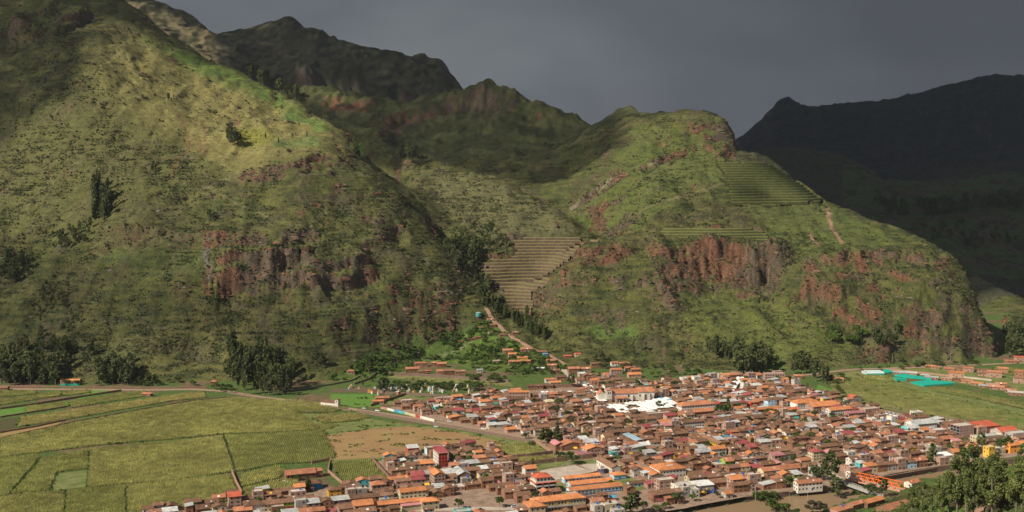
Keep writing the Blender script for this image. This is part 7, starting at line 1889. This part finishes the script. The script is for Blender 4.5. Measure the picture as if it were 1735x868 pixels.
def car(px, py, rot, c, label, s=1.0, name='parked_car', cat='car', tall=0):
    q = hit(px, py, dmin=300) or (*ground(px, py), 0)
    root = thing(name, label, cat, (q[0], q[1], max(0, q[2]) + .12), rot); L_, Wd = 4.4 * s, 1.8 * s
    bd1 = (np.array([(-L_ / 2, -Wd / 2, .35), (L_ / 2, -Wd / 2, .35), (L_ / 2, Wd / 2, .35), (-L_ / 2, Wd / 2, .35), (-L_ / 2 + .1, -Wd / 2, .95 + tall), (L_ / 2 - .15, -Wd / 2, .85 + tall * .5), (L_ / 2 - .15, Wd / 2, .85 + tall * .5), (-L_ / 2 + .1, Wd / 2, .95 + tall)]), box(0, 0, 0, 1, 1, 1)[1])
    part('body', bd1, CARM[c], root)
    z1 = .95 + tall
    part('cabin', (np.array([(-L_ * .36, -Wd * .46, z1 - .08), (L_ * .2, -Wd * .46, z1 - .1), (L_ * .2, Wd * .46, z1 - .1), (-L_ * .36, Wd * .46, z1 - .08), (-L_ * .28, -Wd * .38, 1.5 + tall), (L_ * .06, -Wd * .38, 1.5 + tall), (L_ * .06, Wd * .38, 1.5 + tall), (-L_ * .28, Wd * .38, 1.5 + tall)]), box(0, 0, 0, 1, 1, 1)[1]), 'window_dark', root)
    part('car_roof', box(-L_ * .28, -Wd * .38, 1.5 + tall + .005, L_ * .06, Wd * .38, 1.56 + tall), CARM[c], root)
    for sx in (-L_ * .3, L_ * .3):
        for sy in (-Wd / 2, Wd / 2): part('wheel', tube((sx, sy - .1, .32), (sx, sy + .1, .32), .33, .33, 8), 'tyre', root)
for a in [(617, 693, -25, 'white', 'white car parked on the road near the chapel'), (640, 697, -25, 'white', 'white van on the road left of the painted wall sections', 1.2, 'van', 'van', .4), (638, 703, -25, 'dark', 'dark brown cart like truck at the field side of the road', 1.2, 'truck', 'truck', .3), (739, 724, -20, 'white', 'white car on the road beside the long stone wall'), (820, 728, -15, 'white', 'white round backed van parked near the town end of the road', 1.2, 'van', 'van', .5),
          (762, 715, -20, 'white', 'white pickup outside the low white roadside house', 1.1, 'pickup', 'pickup'), (1028, 672, 10, 'blue', 'blue car parked under the dark wall behind town, right of a white one'), (1022, 673, 10, 'white', 'white car parked under the dark wall behind town'), (969, 671, 10, 'blue', 'dark blue car under the long white strip of stalls'), (958, 673, 10, 'white', 'white minibus under the long white strip of stalls', 1.3, 'van', 'van', .6),
          (1255, 642, 60, 'dark', 'dark car at the top of the market street'), (1270, 640, 40, 'red', 'red car at the top of the market street'), (1460, 818, -53, 'silver', 'silver car driving over the bridge'), (1198, 836, 20, 'blue', 'blue truck cab parked in the scrap yard', 1.4, 'truck', 'truck', .7), (1209, 834, 60, 'blue', 'blue covered truck parked in the scrap yard', 1.5, 'truck', 'truck', .6),
          (1500, 702, 20, 'white', 'first white bus in the row at the edge of the right fields', 2.2, 'bus', 'bus', 1.2), (1508, 703, 20, 'white', 'second white bus in the row at the edge of the right fields', 2.2, 'bus', 'bus', 1.2), (1515, 705, 20, 'white', 'third white bus in the row at the edge of the right fields', 2.2, 'bus', 'bus', 1.2), (1522, 708, -30, 'blue', 'blue car right of the white buses'), (1530, 708, 0, 'red', 'red car right of the white buses'), (1538, 710, 0, 'white', 'white car farthest right past the white buses'),
          (483, 818, 15, 'white', 'white pickup in front of the large farmhouse', 1.2, 'pickup', 'pickup'), (458, 862, -60, 'silver', 'pale car on the street at the bottom left'), (815, 865, -10, 'dark', 'dark car in the square at the bottom edge'), (872, 860, 20, 'silver', 'grey van beside the brick school wing', 1.2, 'van', 'van', .4)]:
    car(*a)
# yellow digger in the scrap yard
x, y = ground(1193, 838); ex = thing('excavator', 'yellow excavator standing in the scrap yard', 'excavator', (x, y, .2), 30)
simple_mat('digger_yellow', (.75, .40, .02), .1, 1, 0, .4)
part('track', box(-2, -1.6, 0, 2, -1, .9), 'tyre', ex); part('track', box(-2, 1, 0, 2, 1.6, .9), 'tyre', ex); part('body', box(-1.9, -1.3, .95, 1.4, 1.3, 2.2), 'digger_yellow', ex); part('cab', box(.1, -1.2, 2.2, 1.4, 0, 3.4), 'window_dark', ex)
part('boom', join([tube((1.2, .5, 1.8), (3.6, .5, 4.6), .3, .25, 4), tube((3.6, .5, 4.6), (5.4, .5, 2.6), .25, .18, 4)]), 'digger_yellow', ex); part('bucket', box(5, 0, 1.6, 6, 1, 2.6), 'tyre', ex)
# ------------------------------------------------------------------ town, river bank and foreground trees
T_ = lambda key, px, py, H, where, **k: plant_px(key, px, py, H, where, **k)
for a in [('con', 944, 748, 22, 'beside the pink striped roof, dark and pointed'), ('euc', 925, 757, 17, 'at the corner where the road meets town', 1.5), ('euc', 917, 752, 12, 'at the end of the roadside maize plot', 1.3), ('euc', 934, 755, 15, 'at the corner where the road meets town', 1.4), ('broad', 968, 787, 12, 'big rounded crown behind the large sports court', 1.3), ('broad', 952, 779, 8, 'behind the large sports court'), ('broad', 945, 776, 7, 'behind the large sports court'),
          ('euc', 1407, 824, 27, 'tall dark crown beside the bridge', 1.25), ('euc', 1416, 848, 18, 'low dark crown on the river edge below the bridge', 1.6), ('broad', 1381, 812, 12, 'umbrella shaped crown beside the palms', 1.1), ('euc', 1393, 815, 14, 'between the umbrella tree and the tall dark one'), ('broad', 1336, 812, 8, 'yellow green clump left of the riverside house', 1.3), ('green', 1343, 810, 6, 'yellow green clump left of the riverside house'),
          ('broad', 1333, 826, 10, 'on the river bank left of the riverside house', 1.2), ('broad', 1222, 703, 12, 'grey green mass in the garden right of the market', 1.5), ('broad', 1231, 702, 12, 'grey green mass in the garden right of the market', 1.4), ('pop', 1233, 697, 16, 'slim dark one in the garden right of the market', 1.2), ('broad', 1116, 692, 9, 'alone among the white market stalls', 1.0), ('broad', 961, 707, 8, 'in the west quarter beside the cream pavilion', 1.1),
          ('broad', 948, 690, 11, 'beside the cream pavilion, rounded', 1.2), ('broad', 943, 700, 8, 'beside the cream pavilion'), ('euc', 968, 657, 17, 'at the foot of the concrete street', 1.3), ('broad', 1033, 657, 9, 'behind the church, dark green', 1.3), ('broad', 1022, 657, 8, 'behind the church', 1.2), ('broad', 1040, 660, 8, 'behind the church', 1.1), ('broad', 1058, 666, 7, 'behind the church roof'), ('broad', 1317, 648, 9, 'in front of the big flat brick building', 1.0), ('broad', 1336, 648, 9, 'right of the big flat brick building', 1.3),
          ('broad', 1302, 704, 8, 'green row in front of the long orange roof', 1.4), ('broad', 1312, 705, 8, 'green row in front of the long orange roof', 1.4), ('broad', 1326, 706, 8, 'green row in front of the long orange roof', 1.4), ('broad', 1342, 707, 9, 'green row in front of the long orange roof', 1.4), ('broad', 1379, 708, 8, 'green row in front of the school', 1.4), ('broad', 1410, 713, 9, 'in front of the white school block', 1.2), ('broad', 1424, 712, 7, 'in front of the white school block'),
          ('broad', 1424, 682, 7, 'on the field edge behind the school', 1.5), ('broad', 1433, 680, 7, 'on the field edge behind the school', 1.5), ('broad', 1425, 667, 6, 'dark bush on the field edge behind the school', 1.6), ('broad', 1419, 660, 6, 'dark bush on the near edge of the right fields', 1.4),
          ('broad', 1284, 853, 10, 'round dark crown on the river bank, left of a pair', 1.3), ('broad', 1298, 851, 10, 'round dark crown on the river bank, right of a pair', 1.3), ('broad', 1311, 848, 8, 'round crown on the river bank near the bridge', 1.2), ('euc', 1072, 874, 17, 'big pale crown at the bottom edge, right of the school', 1.7), ('broad', 1145, 853, 9, 'green clump beside the river bank roofs', 1.4), ('broad', 1060, 872, 9, 'at the bottom edge right of the school', 1.4), ('broad', 1090, 866, 8, 'at the bottom edge right of the school', 1.2), ('broad', 1112, 868, 6, 'on the grassy river bank', 1.6), ('broad', 1128, 862, 5, 'on the grassy river bank', 1.8),
          ('broad', 846, 860, 9, 'alone in the square at the bottom edge', 1.1), ('broad', 777, 863, 9, 'alone on the pavement at the bottom edge', 1.0), ('green', 766, 838, 6, 'light green in the garden beside the brick house', 1.4), ('green', 758, 838, 6, 'light green in the garden beside the brick house', 1.4), ('pop', 522, 832, 12, 'dark and pointed beside the blue walled house', 1.8), ('broad', 504, 815, 6, 'round tree in front of the large farmhouse', 1.2), ('broad', 327, 866, 7, 'at the bottom edge among the first houses', 1.3), ('broad', 900, 757, 6, 'at the field edge by the town', 1.3), ('broad', 891, 744, 7, 'at the field edge by the town', 1.2),
          ('broad', 1055, 800, 6, 'on the lawn of the blue school', 1), ('broad', 1035, 825, 6, 'in front of the blue school wing', 1.1), ('broad', 966, 818, 4, 'beside the blue school wing', 1.2),
          ('pop', 1580, 783, 17, 'dark and narrow on the right river bank', 2.0), ('broad', 1652, 768, 9, 'near the ochre yellow house', 1.3), ('euc', 1662, 765, 18, 'near the ochre yellow house', 1.1), ('broad', 1697, 765, 12, 'right of the ochre yellow house', 1.4), ('euc', 1710, 766, 15, 'right of the ochre yellow house', 1.2), ('broad', 1475, 838, 9, 'green clump below the bridge', 1.5), ('broad', 1462, 838, 7, 'green clump below the bridge', 1.5), ('green', 1450, 842, 6, 'green clump below the bridge', 1.4), ('euc', 1497, 842, 14, 'thin crown in front of the bridge end', 1.2),
          ('broad', 1310, 872, 13, 'rounded crown at the bottom edge on the near bank', 1.2), ('broad', 1328, 874, 11, 'rounded crown at the bottom edge on the near bank', 1.2), ('dry', 1377, 872, 11, 'dry brown crown at the bottom edge on the near bank', 1.3), ('dry', 1390, 870, 10, 'dry brown crown at the bottom edge on the near bank', 1.2), ('broad', 1350, 874, 6, 'low bush at the bottom edge on the near bank', 1.2)]:
    plant_px(a[0], a[1], a[2], a[3], a[4], wide=a[5] if len(a) > 5 else 1.0)
G('broad', [(640, 655), (820, 655), (820, 664), (640, 664)], 30, 9, 'tree among the cemetery tombs', mind=6, wide=1.2)
G('broad', [(790, 575), (860, 570), (900, 600), (940, 615), (930, 640), (850, 640), (800, 600)], 46, 7, 'on the hillside hamlet', mind=6, wide=1.3, keys=['broad', 'green', 'euc'])
G('broad', [(790, 640), (860, 640), (860, 650), (790, 650)], 10, 7, 'at the edge of the stadium meadow', mind=6, wide=1.3)
G('broad', [(985, 618), (1100, 640), (1200, 640), (1200, 632), (1100, 618), (1000, 608)], 26, 7, 'behind the last houses under the right mountain', mind=6, wide=1.3, keys=['broad', 'green', 'broad'])
G('broad', [(1385, 640), (1440, 640), (1440, 650), (1400, 655)], 8, 6, 'at the near edge of the right fields', mind=6, wide=1.4)
G('broad', [(1440, 628), (1600, 616), (1700, 615), (1700, 619), (1600, 622), (1450, 633)], 16, 6, 'hedge tree along the far edge of the right fields', mind=8, wide=1.4)
G('broad', [(0, 652), (250, 655), (350, 655), (350, 648), (0, 648)], 22, 7, 'along the wall at the foot of the left mountain', mind=7, wide=1.4)
G('broad', [(360, 658), (400, 660), (405, 668), (360, 664)], 6, 7, 'beside the gatehouse at the road', mind=5, wide=1.4)
# the two palms
for px in (1357, 1373):
    x, y = ground(px, 808); root = thing('palm_tree', None, 'palm', (x, y, 0)); root['label'] = ('left' if px == 1357 else 'right') + ' one of the two thick palms in front of the terracotta halls'
    part('trunk', tube((0, 0, -.3), (0, 0, 11), .75, .55, 8), 'bark', root)
    r_ = np.random.default_rng(px); V_, F_ = [], []; kk = 0
    for i in range(26):
        a = i * 2.4; el = r_.uniform(-.6, 1.2); ln = r_.uniform(1.6, 2.3)
        for s1, s2 in ((0, .5), (.5, 1)):
            def pt(s): return np.array([math.cos(a) * math.cos(el) * ln * s, math.sin(a) * math.cos(el) * ln * s, 11 + math.sin(el) * ln * s - 1.0 * s * s])
            sd_ = np.array([-math.sin(a), math.cos(a), 0]) * .28
            V_ += [pt(s1) - sd_, pt(s1) + sd_, pt(s2) + sd_ * .5, pt(s2) - sd_ * .5]; F_.append((kk, kk + 1, kk + 2, kk + 3)); kk += 4
    part('fronds', (np.array(V_), np.array(F_)), 'broad_leaves', root)
# foreground eucalyptus on the near hillside
for i, (px, py, H, wd) in enumerate([(1545, 876, 21, .9), (1562, 885, 26, .9), (1576, 866, 16, .9), (1592, 888, 29, .95), (1607, 874, 27, .9), (1622, 880, 33, .95), (1636, 872, 36, .95), (1649, 888, 26, .9), (1655, 862, 18, 1.0), (1668, 872, 27, .95), (1680, 880, 30, .95), (1690, 868, 26, .9), (1702, 852, 15, .9), (1711, 858, 14, .9), (1722, 880, 24, 1.0), (1732, 862, 21, 1.0), (1745, 888, 34, 1.05), (1756, 860, 28, 1.0), (1530, 888, 15, .9), (1600, 858, 13, .9), (1728, 826, 20, .9)]):
    plant_px('near', px, py, H, 'foreground', wide=wd)
for px, py, H in [(1640, 868, 9), (1620, 866, 7), (1665, 866, 8), (1700, 870, 9), (1685, 872, 6)]: plant_px('dry', px, py, H, 'foreground', wide=1.3)
slope_path('hillside_track', [(1655, 872), (1690, 846), (1715, 832), (1760, 820)], 3.2, 'adobe_pale')
# eucalyptus past the 300 that show largest become one wood
E_ = sorted([t_ for t_ in PLANTED if t_[1] == 'euc' and t_[6] != 'yard'], key=lambda q: -q[5] / q[3])
keep_ = 300 - sum(1 for t_ in PLANTED if t_[1] == 'near' or (t_[1] == 'euc' and t_[6] == 'yard'))
rest = E_[keep_:]
if rest:
    scatter('eucalyptus_wood', 'the smaller eucalyptus trees of the groves and far woods', 'trees', np.array([[t_[2], t_[3], t_[4] - .2] for t_ in rest]), np.array([[t_[5] * t_[0].scale[0] / t_[0].scale[2]] * 2 + [t_[5]] for t_ in rest]), tree_joined('euc'))
    gone = set(id(t_) for t_ in rest)
    par_ = {t_[0] for t_ in rest}
    bpy.data.batch_remove([o_ for o_ in bpy.data.objects if o_ in par_ or o_.parent in par_])
    PLANTED[:] = [t_ for t_ in PLANTED if id(t_) not in gone]
# ------------------------------------------------------------------ labels: each one says which house, tree or stall it is
LM = [('big white church', 1062, 680), ('market plaza', 1085, 692), ('orange truss bridge', 1480, 822), ('large sports court', 955, 802), ('red roofed white hotel', 914, 825), ('cream school block', 945, 850), ('maroon hotel', 746, 778), ('tall orange gabled brick house', 741, 815), ('orange roofed motel', 690, 858), ('blue walled house', 526, 822),
      ('red roofed brick house', 397, 850), ('dark conifer', 944, 740), ('orange roofed brick hall', 1005, 768), ('big white and orange hall', 1131, 803), ('long blue grey tin roof', 1071, 748), ('yellow courtyard building', 1207, 752), ('two palms', 1365, 805), ('corner tower house', 1381, 775), ('white three storey school', 1421, 700), ('long thin orange roof', 1302, 697),
      ('big flat brick building', 1311, 648), ('very large terracotta roof', 1179, 692), ('tall glazed brick block', 1630, 735), ('big grey blue metal roof', 1560, 722), ('largest red roof', 1668, 732), ('ochre yellow house', 1676, 768), ('three storey brick block', 879, 678), ('cream pavilion', 932, 684), ('white chapel', 560, 684), ('painted roadside walls', 690, 706), ('riverside gallery house', 1369, 825), ('white sheet roof', 1594, 778), ('lone grey field edge house', 1446, 682)]
LMW = [(n_, *ground(px, py)) for n_, px, py in LM]
def side(x, y, lx, ly):
    a, b = x - lx, y - ly
    if abs(a) > abs(b) * 1.0: return 'right of' if a > 0 else 'left of'
    return 'behind' if b > 0 else 'in front of'
_on = 'first second third fourth fifth sixth seventh eighth ninth'.split(); _tw = {20: 'twent', 30: 'thirt', 40: 'fort', 50: 'fift', 60: 'sixt'}
ORDW = [''] + [w_ + ' ' for w_ in 'second third fourth fifth sixth seventh eighth ninth tenth eleventh twelfth thirteenth fourteenth fifteenth sixteenth seventeenth eighteenth nineteenth'.split()]
for t_ in (20, 30, 40, 50, 60):
    ORDW.append(_tw[t_] + 'ieth '); ORDW += [_tw[t_] + 'y-' + w_ + ' ' for w_ in _on]
def label_all(items, word, group=None):
    """items: (root, x, y, description); groups by description + side of the nearest landmark, then ranks outward"""
    bk = {}
    for it in items:
        near_ = min(LMW, key=lambda q: (q[1] - it[1]) ** 2 + (q[2] - it[2]) ** 2)
        bk.setdefault((it[3], side(it[1], it[2], near_[1], near_[2]), near_), []).append(it)
    for (ds, sd_, nr2), L_ in bk.items():
        L_.sort(key=lambda it: (it[1] - nr2[1]) ** 2 + (it[2] - nr2[2]) ** 2)
        for k, it in enumerate(L_):
            pre = '' if len(L_) == 1 else (ORDW[min(k, 68)] + 'nearest ').replace('  ', ' ')
            lb = (pre + ds + ' ' + sd_ + ' the ' + nr2[0]).strip()
            if len(lb.split()) > 16: lb = lb.replace(' roofed', '').replace(' big ', ' ')
            if len(lb.split()) > 16: lb = lb.replace('the ' + nr2[0], nr2[0])
            it[0]['label'] = lb
            if group: it[0]['group'] = group
gen = [h_ for h_ in HOUSES if not h_[7]]
for nm_ in ('adobe_house', 'brick_house', 'outbuilding', 'plastered_house'): print(nm_, sum(1 for h_ in HOUSES if h_[6] == nm_))
items = []
for h_ in gen:
    root, x, y, rm, wall, st, nm = h_[:7]
    stw = {1: 'low', 2: 'two-storey', 3: 'three-storey', 4: 'four-storey'}[st]
    items.append((root, x, y, '%s %s %s %s' % (ROOFWORD[rm] + ('' if rm.endswith('tile') and rm != 'orange_tile' else ' roofed'), stw, WALLWORD[wall], 'outbuilding' if nm == 'outbuilding' else 'house')))
label_all(items, 'house')
for h_ in gen: h_[0]['group'] = {'adobe_house': 'adobe houses of the town', 'brick_house': 'bare brick houses of the town', 'plastered_house': 'plastered houses of the town'}.get(h_[6], 'houses of the town')
label_all([(e[0], e[1], e[2], AW[e[3]] + ' yard awning') for e in EXTRA], 'awning', 'awnings in the yards')
label_all([(t_[0], t_[1], t_[2], {'broad': 'rounded', 'green': 'light green', 'euc': 'slender'}[t_[1 + 0] if False else t_[1]] if False else 'yard tree') for t_ in []], '')
yd = [t_ for t_ in PLANTED if t_[6] == 'yard']
label_all([(t_[0], t_[2], t_[3], {'broad': 'dark rounded yard tree', 'green': 'light green yard tree', 'euc': 'slender yard tree'}[t_[1]]) for t_ in yd], 'tree', 'trees in the town yards')
# groves: end trees, tallest and nearest are named, the look-alikes inside share one label and the grove's group
KW = {'euc': 'olive green eucalyptus', 'pop': 'narrow dark poplar', 'broad': 'rounded green tree', 'green': 'light green rounded tree', 'con': 'dark conifer', 'near': 'tall eucalyptus', 'dry': 'dry leaved tree'}
gr = {}
for t_ in PLANTED:
    if t_[6] != 'yard': gr.setdefault(t_[6], []).append(t_)
for wh, L_ in gr.items():
    for t_ in L_:
        t_[0]['category'] = 'tree'
    if wh == 'foreground':
        for key in ('near', 'dry'):
            S_ = sorted([t_ for t_ in L_ if t_[1] == key], key=lambda q: q[2] / q[3])
            for k, t_ in enumerate(S_):
                n_ = len(S_); fromleft = k < n_ / 2; kk = k if fromleft else n_ - 1 - k
                t_[0]['label'] = '%s on the near hillside, %s' % (KW[key], ('%sfrom the %s' % (ORDW[kk] if kk else 'first ', 'left' if fromleft else 'right')))
                t_[0]['group'] = 'trees on the near hillside'
        continue
    if len(L_) == 1: L_[0][0]['label'] = '%s %s' % (KW[L_[0][1]], wh if wh.split()[0] in ('in', 'on', 'at', 'beside', 'behind', 'between', 'alone', 'left', 'right', 'near', 'along') else 'with ' + wh if False else 'standing ' + wh if wh.split()[0] in ('in', 'on', 'at', 'beside', 'behind') else 'seen as ' + wh); continue
    S_ = sorted(L_, key=lambda q: q[2] / q[3])
    tall = max(L_, key=lambda q: q[5]); loc = wh if wh.split()[0] in ('on', 'at', 'behind', 'beside', 'along', 'among', 'in', 'near', 'right', 'alone') else 'in the ' + wh
    loc = loc.replace('in the tree among', 'among').replace('in the hedge tree along', 'in the hedge along').replace('in the edge of', 'at the edge of').replace('in the open ground', 'on the open ground').replace('in the trees', 'among the trees').replace('in the pair', 'in the pair').replace('in the scattered trees', 'among the scattered trees').replace('in the thin trees', 'among the thin trees').replace('in the dark trees', 'among the dark trees')
    for t_ in L_: t_[0]['label'] = '%s %s' % (KW[t_[1]], loc); t_[0]['group'] = (wh if len(wh) < 60 else wh[:60])
    n_ = len(S_)
    for k, t_ in enumerate(S_):
        kk = k if k < n_ / 2 else n_ - 1 - k
        if kk < (16 if n_ <= 30 else 6): t_[0]['label'] = '%s%s tree %s' % (ORDW[kk], 'leftmost' if k < n_ / 2 else 'rightmost', loc)
    if n_ > 12: tall[0]['label'] = 'tallest tree ' + loc
    S_ = sorted([q for q in L_ if q is not tall], key=lambda q: q[3])
for t_ in PLANTED:
    lb = t_[0].get('label', '')
    if len(lb.split()) > 16: t_[0]['label'] = lb.replace(' olive green', '').replace('olive green ', '').replace('standing on open ground at the mountain foot', 'at the mountain foot').replace('the dark grove', 'dark grove').replace(' on the slope at', ' at').replace('rounded green ', 'rounded ')
for L_, w1 in ((STALLS, 'white canopied market stall'), (TOMBS, None)):
    if w1: label_all([(s_[0], s_[1], s_[2], w1) for s_ in L_], 'stall', 'white market stalls')
    else:
        bk = {}
        for s_ in L_: bk.setdefault(WALLWORD[s_[3]] if s_[3] in WALLWORD else 'orange', []).append(s_)
        for c_, S_ in bk.items():
            S_.sort(key=lambda q: q[1] / q[2])
            n_ = len(S_)
            for k, s_ in enumerate(S_):
                kk = k if k < n_ / 2 else n_ - 1 - k
                s_[0]['label'] = ('%s%s of the %s tombs in the hillside cemetery' % (ORDW[min(kk, 68)], 'leftmost' if k < n_ / 2 else 'rightmost', c_)) if n_ > 1 else 'only %s tomb in the hillside cemetery' % c_
for o_ in bpy.data.objects:
    if o_.parent is None and o_.get('label') and len(o_['label'].split()) > 16:
        w_ = o_['label'].split()
        while len(w_) > 16 and 'the' in w_: w_.remove('the')
        o_['label'] = ' '.join(w_)
print('objects', len(bpy.data.objects), 'tris', sum(len(m_.loops) - 2 * len(m_.polygons) for m_ in bpy.data.meshes))
# ------------------------------------------------------------------ rain haze in the valley air
m = bpy.data.materials.new('haze_air'); m.use_nodes = True
t = NT(m); m.node_tree.nodes.remove(m.node_tree.nodes['Principled BSDF'])
pv = t.node('ShaderNodeVolumePrincipled', {'Density': 1.2e-5, 'Anisotropy': 0.0}); pv.inputs['Color'].default_value = (.72, .80, .95, 1)
t.l.new(pv.outputs[0], t.n['Material Output'].inputs['Volume'])
MATS['haze_air'] = m
top_z = float(Z.max()) + 30
hv, hf = box(-9000, -600, -14, 9000, 9300, top_z)
setp(np_mesh('haze', hv, hf, m), 'thin blue grey rain haze that fills the valley air', None, kind='stuff')
